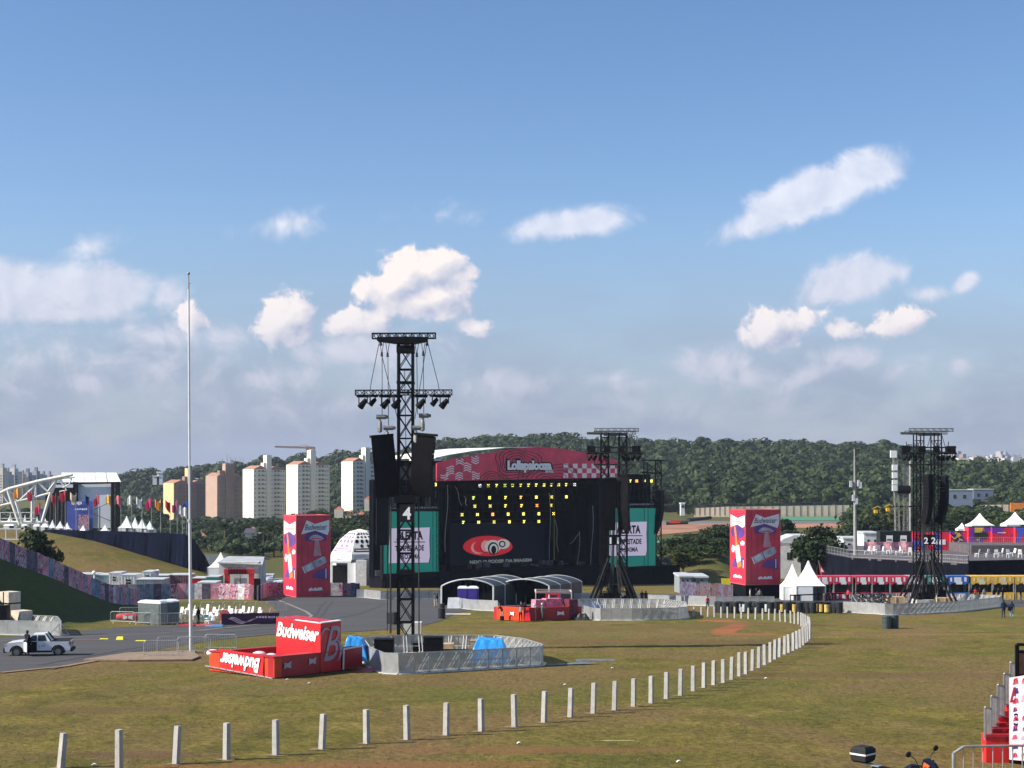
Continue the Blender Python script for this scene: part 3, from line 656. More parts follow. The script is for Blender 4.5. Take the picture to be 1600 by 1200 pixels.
# screens
def ledmat(name, col, e):
    return mat(name, tuple(c*.25 for c in col), .5, .03, 2, emit=e, ecol=col)
LT = ledmat('led_teal', (.004, .125, .105), .62); LTD = ledmat('led_teal_dark', (.0, .11, .10), .75); LL = ledmat('led_lilac', (.42, .38, .52), .56); LK = ledmat('led_black', (.008, .008, .012), .3)
LW = ledmat('led_white', (.45, .45, .45), .42); LR = ledmat('led_red', (.40, .012, .02), .5); LG = ledmat('led_navy', (.003, .005, .012), .35); LTX = ledmat('led_grey', (.10, .12, .12), .7); LSH = ledmat('led_shadow', (.0, .05, .05), .7)
def screen(x0, x1, y0, y1, pn, tx):
    b = MB(); SB(b, x0-1.5, x1+1.5, y0-2, y1+1.5, -.05, .8); f = b.build('screen', BLK, st, world=True)
    b = MB(); b.face([S(x0, y1)-IN*.10, S(x1, y1)-IN*.10, S(x1, y0)-IN*.10, S(x0, y0)-IN*.10]); b.build('picture', LT, f, world=True)
    b = MB(); cx, cy, r = x1-22, y0+62, 40
    for i in range(24):
        t0, t1 = -1.35+i*2.6/24, -1.35+(i+1)*2.6/24
        q = [(cx+math.cos(t)*rr*.95, cy+math.sin(t)*rr*1.0) for t, rr in ((t0, r-10), (t0, r), (t1, r), (t1, r-10))]
        if all(x0 < x < x1 and y0 < y < y1 for x, y in q): b.face([S(x, y)-IN*.12 for x, y in q])
    b.build('picture_pattern', LTD, f, world=True)
    p = lambda u, v, o: S(pn[0]+(pn[1]-pn[0])*u, pn[2]+(pn[3]-pn[2])*v)-IN*o
    for nm, m_, du, o in (('card_shadow', LSH, .025, .13), ('card', LL, 0, .15)):
        b = MB(); b.face([p(du-.01, 1.0+du*.6, o), p(.97+du, .98+du*.6, o), p(1+du, .8, o), p(.985+du, .35, o), p(1+du, du, o), p(.02+du, .03+du, o), p(0+du, .5, o)]); b.build(nm, m_, f, world=True)
    c = lambda u, v: p(u, v, .18); wm = (p(1, .5, 0)-p(0, .5, 0)).length; hm = abs((p(.5, 1, 0)-p(.5, 0, 0)).z)
    lettering('ALERTA', c(.5, .23), U, Z, wm*.66, hm*.24, LK, f, bold=.05); lettering('TEMPESTADE', c(.5, .58), U, Z, wm*.71, hm*.16, LK, f, bold=.04); lettering('PROXIMA', c(.5, .81), U, Z, wm*.52, hm*.14, LK, f, bold=.035); b = MB(); b.face([c(.425, .725), c(.445, .725), c(.475, .69), c(.45, .69)]); b.build('accent', LK, f, world=True)
    b = MB(); b.face([c(.12, .42), c(.88, .42), c(.88, .395), c(.12, .395)]); b.build('line', LK, f, world=True)
    lettering('#LOLLABR', S((x0+x1)/2-3, y1-4)-IN*.13, U, Z, 2.2, .45, LTX, f, bold=.03)
    return f
screen(599, 685, 799, 902, (607.5, 671, 824, 880), 0)
screen(950, 1024.5, 794, 890, (952, 1010, 815, 869), 0)
def dashes(parent, o, u, up, wd, ht, n, m, seed, world=True, name='print_marks'):
    """small irregular marks standing in for print too small to read"""
    r_ = random.Random(seed); b = MB(); x = 0
    while x < wd:
        w_ = wd/n*r_.uniform(.35, .8); h0 = r_.uniform(0, .25)*ht; h1 = ht*r_.uniform(.7, 1)
        if x+w_ < wd: b.face([o+u*x+up*h0, o+u*(x+w_)+up*h0, o+u*(x+w_*.9)+up*h1, o+u*x+up*h1])
        x += w_+wd/n*r_.uniform(.15, .4)
    return b.build(name, m, parent, world=world)
def led_strip(x0, x1, y0, y1, s):
    b = MB(); SB(b, x0, x1, y0, y1, -.1, .2); f = b.build('ticker_sign', BLK, st, world=True); c = (S(x0, (y0+y1)/2)+S(x1, (y0+y1)/2))/2-IN*.15
    dashes(f, S(x0, y1-1)-IN*.15, U, Z, (S(x1, y1)-S(x0, y1)).length*.97, .42, 26, mat('grey_letters', (.25, .25, .27), .6), s)
led_strip(598, 686, 791.5, 797, 1); led_strip(976, 1024, 785.5, 791, 2)
# centre video wall, inside the stage
b = MB(); SB(b, 705, 852, 817, 890, 12, 12.6); vw = b.build('video_wall', LG, st, world=True)
def SQ(x, y, o=.1): return S(x, y, 12)-IN*o
b = MB(); pts = [SQ(762+math.cos(t)*(39 if math.cos(t) < 0 else 38)*(1+.02*math.sin(3*t)), 853.5+math.sin(t)*(15.5 if math.sin(t) > 0 else 16.5), .15) for t in [6.283*i/40 for i in range(40)]]; b.face(pts); b.build('red_oval', LR, vw, world=True)
LR2 = ledmat('led_pink', (.50, .20, .22), .5); LR3 = ledmat('led_dark_red', (.14, .0, .004), .8)
def disc(nm, m_, cx, cy, rx, ry, o, t0=0, t1=6.283, n=28):
    b = MB(); b.face([SQ(cx+math.cos(t0+(t1-t0)*i/n)*rx, cy+math.sin(t0+(t1-t0)*i/n)*ry, o) for i in range(n+(0 if t1-t0 > 6 else 1))]); b.build(nm, m_, vw, world=True)
disc('oval_highlight', LR2, 746, 856, 11, 9.5, .2); disc('oval_highlight', LR, 749, 854.5, 10.5, 9, .22); disc('oval_highlight', LR3, 757, 854, 8.5, 10, .24); disc('oval_highlight', LR2, 757.8, 853, 7.5, 9, .245)
disc('emblem', LW, 769, 854, 12.5, 10.5, .25); disc('emblem', LK, 769.5, 857, 8.5, 10, .27); disc('emblem', LW, 770, 857.5, 6.5, 8, .29); disc('emblem', LK, 770, 859, 4, 6.5, .31)
disc('emblem', LW, 785, 850, 10.5, 7.6, .26); disc('emblem', LK, 783.5, 850, 5.2, 5.2, .28); disc('emblem', LW, 783.5, 850, 3.2, 3.2, .30)
lettering('NDO O PODER DA IMAGEM', SQ(782, 876.5, .2), U, Z, 14.2, .65, LTX, vw, bold=.05)
# steelwork: portal legs, header girders, side towers
b = MB()
for x, d in ((686, 0), (700, 2), (940, 0), (952, 4), (700, 14), (915, 14)): truss(b, V((*S(x, 900, d).xy, zf)), V((*S(x, 740, d).xy, S(x, 748, d).z)), .9, 0, .09)
truss(b, S(684, 757, .3), S(962, 751, .3), 1.1, 0, .1); truss(b, S(700, 762, 6), S(930, 757, 6), .9, 0, .09)
b.build('truss', BLK, st, world=True)
for x0, x1, yt in ((598, 605, 748), (1024, 1033, 720), (1006, 1012, 722), (676, 684, 752)):
    b = MB()
    for d in (0, 2.2):
        for x in (x0, x1):
            p = S(x, 900, d); b.bar(V((p.x, p.y, zg)), V((p.x, p.y, S(x, yt, d).z)), .22)
    za = zg; k = 0; zt = S(x0, yt).z
    while za < zt-2:
        A, B_ = S(x0, 900), S(x1, 900); A.z = B_.z = za; b.bar(A, B_, .1); b.bar(A, B_+Z*2, .1); b.bar(A+Z*2, B_, .1); za += 2
    b.build('scaffold_tower', BLK, st, world=True)
b = MB()
A = S(1004, 719); b.bar(S(1002, 719), S(1037, 719.5), .25); b.bar(S(1002, 738), S(1034, 740), .3); b.bar(S(1004, 719), S(1034, 740), .12); b.bar(S(1034, 719), S(1006, 740), .12)
for x in (975, 1000, 1014): b.bar(S(x, 741), S(x, 790), .08)
b.build('wing_frame', BLK, st, world=True)
b = MB(); SB(b, 598, 684, 895, 903, -.6, 0, 0); b.build('grey_valance', BLK, st, world=True)
# loose cables and hoist lines in the dark opening
b = MB()
for x0, y0, x1, y1, d in [(699, 758, 696, 862, -.1), (867, 812, 873, 862, 3), (905, 830, 903, 900, 2), (926, 790, 924, 900, 1), (890, 850, 907, 833, 4), (711, 760, 722, 790, 5), (725, 775, 730, 790, 5), (858, 770, 860, 900, 5), (968, 795, 966, 900, -.3)]:
    b = MB(); b.tube([S(x0+(x1-x0)*i/6+1.5*math.sin(i*1.0), y0+(y1-y0)*i/6, d) for i in range(7)], .06, 5); b.build('cable', GREY, st, world=True)
# gear on the stage deck
b = MB(); rn = random.Random(5)
for (x0, x1, d) in ((720, 925, 5), (950, 1045, 2), (590, 680, 2)):
    for i in range(20):
        x = rn.uniform(x0, x1); p = S(x, 900, d+rn.uniform(-1, 3)); p.z = zf-.4; h = rn.uniform(.4, 1.4); b.box(p, (rn.uniform(.4, 1.2), .8, h), rn.random())
b.build('road_case', mat('case_grey', (.10, .10, .11), .5, .4, .8), st, world=True)
b = MB()
for i in range(12):
    for r in range(2):
        x = 738+i*5.6; A = S(x, 896+r*6, 4); b.obox(A-U*.05, U*.55, IN*.2, Z*.55)
b.build('floor_light_rack', mat('rack_grey', (.22, .23, .25), .5, .4, 2), st, world=True)
b = MB()
for x0, x1 in ((706, 716), (838, 850)):
    for y in (898, 904): b.obox(S(x0, y+3, 1), U*1.3, IN*.3, Z*.35)
b.build('monitor_speaker', GREY, st, world=True)

# stage lights: each a fixture of its own with a lit face
LY = mat('lamp_yellow', (.9, .8, .1), .4, 0, 1, emit=1.5, ecol=(.80, .66, .12)); LO = mat('lamp_orange', (.9, .4, .1), .4, 0, 1, emit=1.8, ecol=(.90, .33, .08)); LWH = mat('lamp_white', (.9, .9, .9), .4, 0, 1, emit=1.3, ecol=(.72, .70, .80)); LGN = mat('lamp_green', (.6, .9, .2), .4, 0, 1, emit=1.3, ecol=(.62, .72, .16))
def fixture(m_, pat):
    r = thing('stage_light', '', 'stage light', (0, 0, 0)); b = MB(); b.obox(V((-.42, 0, -.42)), (.84, 0, 0), (0, .5, 0), (0, 0, .84)); b.bar((0, .25, .42), (0, .25, .95), .1); b.build('housing', BLK, r)
    b = MB(); c = .26
    cells = {'x': [(0, 0), (0, 2), (1, 1), (2, 0), (2, 2)], 'o': [(0, 0), (1, 0), (2, 0), (0, 1), (2, 1), (0, 2), (1, 2), (2, 2)], 'h': [(0, 0), (0, 1), (0, 2), (1, 1), (2, 0), (2, 1), (2, 2)], 's': [(0, 0), (1, 0), (1, 1), (1, 2), (2, 2), (0, 2)]}[pat]
    for i, j in cells: b.obox(V((-.39+i*c, -.03, -.39+j*c)), (c*.94, 0, 0), (0, .02, 0), (0, 0, c*.94))
    b.build('lens', m_, r); return r
protos = {}
rows = [(758, [750, 763, 776, 789, 801, 814, 826, 838, 850, 862, 873, 885, 898], 4, 'oyoyhyowoyyoo'), (777, [740, 765, 790, 814, 838, 862, 885], 8, 0), (790, [742, 766, 790, 815, 839, 861], 10, 0), (803, [722, 746, 770, 794, 818, 842, 865], 8, 0), (815, [724, 748, 772, 796, 819, 842], 10, 0)]
AZ = math.atan2(.559, .829); k = 0
def put_light(p, lab, grp):
    global k
    key = (rn.choice('yyyyyyyoowg'), rn.choice('xohs')); mm = {'y': LY, 'o': LO, 'w': LWH, 'g': LGN}[key[0]]
    if key not in protos: o = fixture(mm, key[1]); protos[key] = o
    else: o = dup(protos[key])
    o.scale = (.72,)*3; o.location = p; o.rotation_euler = (0, 0, AZ); nm = {'y': 'yellow', 'o': 'orange', 'w': 'white', 'g': 'lime green'}[key[0]]
    tag(o, lab.format(nm), 'stage light', grp)
for ri, (y, xs, d, _) in enumerate(rows):
    for i, x in enumerate(xs): put_light(S(x, y-(x-820)*.012, d), '{} lit lamp, '+ordn(i)+' from the left in the '+ordn(ri)+' row from the top', 'lamps hanging over the stage')
for i, x in enumerate([985, 995, 1007, 1018]): put_light(S(x, 751.5, 1), '{} lit lamp, '+ordn(i)+' from the left above the right side screen', 'lamps above the right screen')
put_light(S(680, 757, -.4), '{} lit lamp by the left end of the crimson fascia', 'lamps above the right screen')
# girders carrying the lamp rows
b = MB()
for ri, (y, xs, d, _) in enumerate(rows): b.bar(S(xs[0]-20, y-3.2, d), S(xs[-1]+22, y-4.2, d), .12, 0, .25)
b.build('lamp_bar', BLK, st, world=True)

# ------------------------------------------------------------------ line array loudspeakers
def array_thing(top, n, wd, ht, dp, rz, lab, grp, curve=14, curve_pow=2.2, front=BLK, face_mat=None):
    """curved column of cabinets hanging from top; local -Y is the front"""
    r = thing('hanging_speaker_column', lab, 'loudspeakers', top, rz, grp); y = 0.; z = 0.
    fm = face_mat or mat('speaker_grille', (.006, .006, .008), .75, .2, 1)
    b = MB(); b.obox(V((-wd/2, -.1, 0)), (wd, 0, 0), (0, dp*.9, 0), (0, 0, .16)); b.build('rigging_frame', BLK, r)
    for i in range(n):
        a = R(curve*((i/(n-1))**curve_pow)-3); h = ht/n; f = V((0, math.sin(a), -math.cos(a)))*h; nrm = V((0, math.cos(a), math.sin(a)))
        b = MB(); o = V((-wd/2, y, z)); b.hexa([o+f, o+V((wd, 0, 0))+f, o+V((wd*.86, 0, 0))+nrm*dp+f*.86, o+V((wd*.14, 0, 0))+nrm*dp+f*.86, o, o+V((wd, 0, 0)), o+V((wd*.86, 0, 0))+nrm*dp, o+V((wd*.14, 0, 0))+nrm*dp])
        c = b.build('cabinet', fm, r); y += f.y; z += f.z
    return r
def hoist(p, s, lab, grp):
    r = thing('chain_hoist', lab, 'hoist', p, 0, grp); b = MB(); b.cyl((-.42*s, 0, 0), (.42*s, 0, 0), .2*s, .2*s, 10); b.cyl((.42*s, 0, 0), (.62*s, 0, 0), .15*s, .12*s, 8); b.build('motor', mat('hoist_grey', (.16, .16, .16), .45, .2, 3), r)
    b = MB(); b.lathe((-.12*s, 0, -1.35*s), [(.02, 0), (.2*s, .1*s), (.22*s, .5*s), (.17*s, .9*s), (.05, 1.15*s)], 8); b.build('chain_bag', mat('bag_grey', (.32, .32, .30), .8, .3, 4), r); return r
# ------------------------------------------------------------------ delay towers
def moving_head(s=1.0):
    r = thing('moving_head_lamp', '', 'stage light', (0, 0, 0)); b = MB(); b.obox(V((-.45, -.2, -.18)), (.9, 0, 0), (0, .4, 0), (0, 0, .2)); b.build('base', BLK, r)
    b = MB()
    for sx in (-.3, .3): b.bar((sx, 0, -.18), (sx, 0, -.62), .07)
    b.build('yoke', BLK, r); b = MB(); b.cyl((.22, -.12, -.35), (-.22, .12, -.88), .16, .25, 10); b.build('head', BLK, r); return r
MH = None
def put_mh(p, lab, grp, sc=1, rz=0):
    global MH
    if MH is None: MH = moving_head(); o = MH
    else: o = dup(MH)
    o.location = p; o.rotation_euler = (0, 0, rz); o.scale = (sc,)*3; tag(o, lab, 'stage light', grp)
def tower(px, D, gbase, wd, label, number):
    base = V(((px-800)*D/F, D, terr((px-800)*D/F, D))); s = D/F
    t = thing('delay_tower', label, 'speaker tower', base); Y = lambda py: (HZ-py)*s+CZ-base.z
    return t, s, Y
# tower four, nearest: everything measured on it
D4 = 105.7; s4 = D4/F; t4, s4, Y4 = tower(634, D4, 0, 1.25, 'tall black lattice tower numbered 4 standing inside the nearest ring of barriers', '4')
lx = lambda px: (px-634)*s4
b = MB(); hw = .50
zb, zt = Y4(1008), Y4(536)
for sx in (-hw, hw):
    for sy in (-hw, hw): b.bar((sx, sy, zb), (sx*.97, sy, zt), .15)
z = zb; step = 1.58
while z < zt-.3:
    z2 = min(z+step, zt)
    for sy in (-hw, hw): b.bar((-hw, sy, z), (hw, sy, z2), .06); b.bar((hw, sy, z), (-hw, sy, z2), .06); b.bar((-hw, sy, z2), (hw, sy, z2), .09)
    for sx in (-hw, hw): b.bar((sx, -hw, z), (sx, hw, z2), .06); b.bar((sx, hw, z), (sx, -hw, z2), .06); b.bar((sx, -hw, z2), (sx, hw, z2), .09)
    z = z2
b.build('mast', BLK, t4)
for py, h, w5 in ((546, .5, 1.2), (598, .16, 1.2), (791, .9, 1.2), (893, .25, 1.2), (780, .5, 1.5)): b = MB(); b.box((0, 0, Y4(py)-h/2), (w5, w5, h)); b.build('cross_frame', BLK, t4)
b = MB(); b.box((0, 0, Y4(1022)-.1), (1.65, 1.6, Y4(1010)-Y4(1022))); b.box((.1, -.1, -.2), (2.4, 2.2, .5)); b.build('ballast_block', CONC, t4)
b = MB(); truss(b, (lx(582), -.2, Y4(525.5)), (lx(681), -.2, Y4(525)), .36, 0, .07, 16); b.build('top_girder', BLK, t4)
b = MB()
for x0, x1, y0, y1 in ((590, 632, 529, 536), (632, 668, 529, 536)): 
    ins = 620 if x0 < 620 else 648
    out = x0 if x0 < 620 else x1
    b.prism([(lx(out), -.7, Y4(528)), (lx(634), -.7, Y4(527)), (lx(634), -.7, Y4(538)), (lx(ins), -.7, Y4(537)), (lx(out), -.7, Y4(533))], (0, 1.4, 0))
b.build('top_outrigger', BLK, t4)
b = MB(); truss(b, (lx(557), -.75, Y4(614.5)), (lx(707), -.75, Y4(614)), .34, 0, .06, 22); b.build('lamp_girder', BLK, t4)
for x in (594, 602, 611, 618, 648, 656, 664, 668): pass
b = MB()
for x0, y0, x1, y1 in [(594, 533, 581, 598), (668, 533, 685, 600), (581, 598, 579, 612), (685, 600, 687, 612), (598, 560, 598, 655), (607, 560, 608, 665), (652, 560, 653, 648), (662, 555, 663, 668), (598, 558, 622, 655), (667, 540, 649, 655), (600, 776, 610, 790), (612, 690, 612, 990), (654, 776, 655, 990), (608, 780, 606, 985), (633, 580, 636, 760)]:
    b.cyl((lx(x0), -.5, Y4(y0)), (lx(x1), -.5, Y4(y1)), .025, .025, 5)
for x, y0, y1 in [(597.5, 535, 555), (606.5, 535, 556), (652, 535, 556), (662, 535, 554)]:
    b.bar((lx(x-3), -.5, Y4(y0)), (lx(x), -.5, Y4(y1)), .04); b.bar((lx(x+3), -.5, Y4(y0)), (lx(x), -.5, Y4(y1)), .04); b.cyl((lx(x), -.5, Y4(y1-4)), (lx(x), -.5, Y4(y1+3)), .07, .09, 6)
for x in (596, 668): b.cyl((lx(x), -.5, Y4(533)), (lx(x), -.5, Y4(541)), .03, .12, 6)
b.cyl((lx(655), -.62, Y4(776)), (lx(655.5), -.62, .3), .05, .05, 5); b.cyl((lx(611.5), -.62, Y4(776)), (lx(611), -.62, 1.2), .06, .06, 5)
b.build('hoist_cable', CABLE, t4)
def signbox(t, px, pyt, pyb, x0, x1, Yf, lxf, num, yfront, two=False):
    b = MB(); b.obox(V((lxf(x0), yfront, Yf(pyb))), (lxf(x1)-lxf(x0), 0, 0), (0, .12, 0), (0, 0, Yf(pyt)-Yf(pyb))); sg = b.build('number_sign', mat('sign_black', (.02, .02, .025), .6, .1, 2), t)
    c = V(((lxf(x0)+lxf(x1))/2, yfront-.04, (Yf(pyt)+Yf(pyb))/2)); H = Yf(pyt)-Yf(pyb)
    lettering(num, c, (1, 0, 0), (0, 0, 1), H*(.2 if num == '1' else .48), H*.72, LETW, sg, world=False, bold=.03, name='numeral')
signbox(t4, 634, 788, 815, 625.5, 648.5, Y4, lx, '4', -.78)
P4 = t4.location
for i, x in enumerate((569, 584, 604, 621, 659, 680, 695)): put_mh(P4+V((lx(x), -.75, Y4(618))), 'black moving head lamp, '+ordn(i)+' from the left under the girder of tower 4', 'lamps under the girder of tower 4', .78 if i in (1, 5) else .95, [0, .8, .3, 1, .2, .9, .1][i])
a_ = array_thing(P4+V((lx(599), -.9, Y4(683))), 14, 1.55, (778-683)*s4, .9, R(13), 'long black speaker column hanging on the left side of tower 4', 'speaker columns of tower 4', 17, face_mat=mat('speaker_grille_a', (.012, .012, .015), .75, .2, 1))
a2 = array_thing(P4+V((lx(664), -.9, Y4(681))), 14, 1.45, (777-681)*s4, .9, R(-19), 'long black speaker column hanging on the right side of tower 4', 'speaker columns of tower 4', 17)
a_.rotation_euler = (0, R(-5), R(13)); a2.rotation_euler = (0, R(5), R(-19))
for i, (x, y) in enumerate(((597, 652), (608, 669), (663, 650), (653, 669))): hoist(P4+V((lx(x), -.6, Y4(y))), .8, ['left outer grey chain hoist above the left column of tower 4', 'left inner grey chain hoist above the left column of tower 4', 'right outer grey chain hoist above the right column of tower 4', 'right inner grey chain hoist beside the mast of tower 4'][i], 'chain hoists of tower 4')
# the two distant towers share a design
def far_tower(px, D, label, num, ph, grp):
    t, s, Yf = tower(px, D, 0, 1, label, num); L = lambda x: (x-px)*s; H = Yf(668)
    b = MB(); w_ = .75
    for ax in (-1.15, 1.15):
        for sx in (-.45, .45):
            for sy in (-w_, w_): b.bar((ax+sx, sy, 0), (ax*.95+sx, sy, Yf(676)), .13)
        z = 0
        while z < Yf(690):
            for sy in (-w_, w_): b.bar((ax-.45, sy, z), (ax+.45, sy, z+1.7), .06); b.bar((ax+.45, sy, z), (ax-.45, sy, z+1.7), .06); b.bar((ax-.45, sy, z+1.7), (ax+.45, sy, z+1.7), .08)
            z += 1.7
    b.build('mast', BLK, t)
    b = MB()
    for y in (672, 675.5): truss(b, (L(px-30), .6*(y-673), Yf(y)), (L(px+(38 if y < 674 else 36)), .6*(y-673), Yf(y)), .4, 0, .06)
    b.bar((L(px-42), 0, Yf(677)), (L(px+20), 0, Yf(678)), .3); b.bar((L(px-16), -.5, Yf(679)), (L(px+18), -.5, Yf(679)), .35)
    b.build('top_girder', mat('dark_girder', (.06, .065, .06), .6, .3, 2), t)
    # lamp platform
    b = MB()
    for y in (699, 707, 726): b.bar((L(px-42 if y < 720 else px-32), -.9, Yf(y)), (L(px+42 if y < 720 else px+32), -.9, Yf(y)), .2 if y > 700 else .12); b.bar((L(px-40 if y < 720 else px-30), 1.2, Yf(y)), (L(px+40 if y < 720 else px+30), 1.2, Yf(y)), .16)
    for sx in (-1, 1):
        b.bar((L(px+sx*30), -.9, Yf(727)), (L(px+sx*8), -.9, Yf(748)), .12); b.bar((L(px+sx*22), -.9, Yf(727)), (L(px+sx*6), -.9, Yf(752)), .1)
        for i in range(6): b.bar((L(px+sx*(10+i*5)), -.9, Yf(699)), (L(px+sx*(10+i*5)), -.9, Yf(707)), .08)
        b.bar((L(px+sx*30), 0, Yf(727)), (L(px+sx*33), 0, Yf(690)), .08)
        b.bar((L(px+sx*8+12), -.6, Yf(678)), (L(px+sx*14+12), -.6, Yf(699)), .06)
    b.build('lamp_platform', mat('olive_steel', (.03, .035, .028), .6, .3, 2), t)
    b = MB()
    for x0, x1 in ((px-42, px-30), (px-16, px-6), (px+8, px+16), (px+28, px+41)): b.obox(V((L(x0), -1.0, Yf(707))), ((x1-x0)*s, 0, 0), (0, .8, 0), (0, 0, Yf(697)-Yf(707)))
    b.build('light_panel', BLK, t)
    # braced foot
    b = MB()
    for sx, sy in ((-1, -1), (1, -1), (-1, 1), (1, 1)):
        for k_, (r0, h0) in enumerate(((38, 868), (31, 880))): b.bar((L(px+sx*r0), sy*2.8, .1), (L(px+sx*(7-k_)), sy*.6, Yf(h0-(0 if sx < 0 else 4))), .2)
        b.bar((L(px+sx*22), sy*1.7, Yf(915)), (L(px+sx*5), sy*.6, Yf(915)), .1)
    for i in range(6): b.box((rn.uniform(-2, 2), rn.uniform(-1, 1), 0), (rn.uniform(.5, 1.1), .8, rn.uniform(.6, 1.8)), rn.random())
    b.box((0, 0, 0), (1.3, 1.3, Yf(913)), 0); b.build('braced_foot', BLK, t)
    b = MB(); b.box((0, 0, -.3), (3.4, 3.0, .9)); b.build('ballast_block', CONC, t)
    b = MB()
    for i in range(8): x = rn.uniform(-10, 10); b.tube([(L(px+x), -1.0, Yf(745)), (L(px+x*1.2+rn.uniform(-3, 3)), -1.0, Yf(830)), (L(px+x*.8), -.9, Yf(880)), (L(px+x*1.8), -1.3, Yf(925))], .05, 4)
    b.build('cable', CABLE, t)
    b = MB(); b.obox(V((L(px-8), -1.05, Yf(851))), ((16)*s, 0, 0), (0, .15, 0), (0, 0, Yf(835)-Yf(851))); b.build('number_frame', BLK, t)
    signbox(t, px, 837, 851, px+2, px+9, Yf, L, num, -1.15); signbox(t, px, 837, 851, px-9.5, px-2.5, Yf, L, num, -1.15)
    for i, x in enumerate((-38, -30, -22, -13, 14, 22, 30, 38)): put_mh(t.location+V((L(px+x), -.9, Yf(708))), 'small moving head lamp, '+ordn(i)+' from left, on the tower '+('before the right screen' if num == '1' else 'at far right'), 'lamps on tower '+num, .95, i)
    return t, s, Yf, L
tA, sA, YA, LA = far_tower(959, 186, 'black lattice tower numbered 1 in front of the right side screen', '1', 0, '')
tB, sB, YB, LB = far_tower(1449, 192, 'black lattice tower numbered 2 at the right side of the field', '2', 1, '')
array_thing(tA.location+V((LA(951), -1.6, YA(749))), 12, 1.45, (828-749)*sA, .9, R(4), 'black speaker column on the left side of tower 1', 'speaker columns of tower 1', 8)
array_thing(tA.location+V((LA(973), -1.6, YA(743))), 12, 1.15, (827-743)*sA, .9, R(-30), 'black speaker column on the right side of tower 1', 'speaker columns of tower 1', 14)
array_thing(tB.location+V((LB(1448.5), -1.6, YB(743))), 14, 1.0, (820-743)*sB, .9, R(42), 'black speaker column on the left side of tower 2', 'speaker columns of tower 2', 24)
array_thing(tB.location+V((LB(1476), -1.0, YB(745))), 14, .9, (822-745)*sB, .9, R(50), 'curved black speaker column on the right side of tower 2', 'speaker columns of tower 2', 34)
# stage hung columns
p = S(598, 742, -2); array_thing(p, 16, 2.3, (852-742)*p.y/F, 1.4, AZ-.2, 'tall black speaker column hanging beside the left stage screen', 'speaker columns of the stage', 10)
p = S(1035, 767, -1); array_thing(p, 16, 1.6, (840-767)*p.y/F, 1.2, AZ+.5, 'curved black speaker column at the right end of the stage', 'speaker columns of the stage', 34, 1.6)
p = S(1028, 760, 1); array_thing(p, 14, 1.0, (850-760)*p.y/F, 1.2, AZ+1.0, 'second speaker column hanging close to the right stage screen', 'speaker columns of the stage', 30, 1.6)
p = S(676, 752, -.5); array_thing(p, 8, .9, (790-752)*p.y/F, .8, AZ, 'short dark speaker column between the left screen and the stage opening', 'speaker columns of the stage', 8)
# ------------------------------------------------------------------ crowd barriers
def panel_meshes():
    b = MB(); b.face([(0, 0, .06), (1, 0, .06), (1, 0, 1.12), (0, 0, 1.12)], 1)
    for x in (.02, .98): b.bar((x, .02, 0), (x, .02, 1.15), .05)
    b.bar((0, .02, 1.15), (1, .02, 1.15), .06); b.bar((0, .02, .6), (1, .02, .6), .03); b.bar((0, .02, .05), (1, .02, .05), .05)
    for x in (.25, .5, .75): b.bar((x, .02, .05), (x, .02, 1.12), .02)
    p = b.build('panel', [GALV, MESHM]); b = MB()
    for x in (.1, .9): b.bar((x, .04, 1.1), (x, .95, .08), .05); b.bar((x, .04, .1), (x, 1.0, .06), .05)
    b.bar((.1, .55, .5), (.9, .55, .5), .035); q = b.build('brace', mat('galvanised_light', (.62, .61, .56), .5, .1, 3, metal=.3)); b = MB(); b.box((.5, .4, .01), (.98, 1.2, .03)); r = b.build('foot_plate', mat('foot_plate', (.55, .54, .50), .6, .15, 2)); 
    q.parent = p; r.parent = p; return p
PAN = panel_meshes(); PAN_used = False
def barrier_run(pts, label, group=None, flip=1, name='barrier_fence', hs=1.0, tall=1.0):
    """linked one metre panels following world points on the ground; front side faces right-hand of travel when flip=1"""
    global PAN_used
    q = [V((*p, 0)) for p in pts]; L = [0]
    for a, c in zip(q[:-1], q[1:]): L.append(L[-1]+(c-a).length)
    n = max(1, int(L[-1])); step = L[-1]/n
    def at(s):
        for i in range(len(q)-1):
            if s <= L[i+1]+1e-6: return q[i].lerp(q[i+1], (s-L[i])/(L[i+1]-L[i]))
        return q[-1]
    o0 = at(0); root = thing(name, label, 'barrier', (o0.x, o0.y, terr(o0.x, o0.y)), 0, group)
    for i in range(n):
        a, c = at(i*step), at((i+1)*step)
        if flip < 0: a, c = c, a
        d = c-a; za, zc = terr(a.x, a.y), terr(c.x, c.y)
        if not PAN_used: o = PAN; PAN_used = True; o.parent = root
        else: o = dup(PAN, parent=root)
        o.location = (a.x-o0.x, a.y-o0.y, za-root.location.z); o.rotation_euler = (0, -math.atan2(zc-za, d.length), math.atan2(d.y, d.x)); o.scale = (d.length, 1, tall)
    return root
barrier_run([xy(*p) for p in [(566, 1036), (600, 1053), (627, 1054), (735, 1047.5), (845, 1041), (850, 1037), (820, 1026), (775, 1019.5), (690, 1019), (600, 1020), (566, 1024)]], 'closed ring of perforated metal barriers round tower 4', 'barrier rings round the towers')
barrier_run([xy(*p) for p in [(912, 964), (930, 969.5), (1000, 969.5), (1060, 968), (1075, 966), (1072, 957), (1040, 952), (930, 951), (905, 952), (900, 958)]], 'ring of metal barriers round tower 1 behind the small red bar', 'barrier rings round the towers')
barrier_run([xy(*p) for p in [(1318, 957), (1372, 959.5), (1384, 961), (1392, 961), (1432, 960), (1500, 956), (1562, 948.5), (1566, 945), (1500, 942), (1400, 941), (1330, 943)]], 'long ring of metal barriers round tower 2 on the right', 'barrier rings round the towers')
barrier_run([xy(*p) for p in [(557, 934), (570, 934), (596, 937), (640, 936), (690, 935.5)]], 'metal barriers in front of the left stage screen', 'barrier lines near the stage')
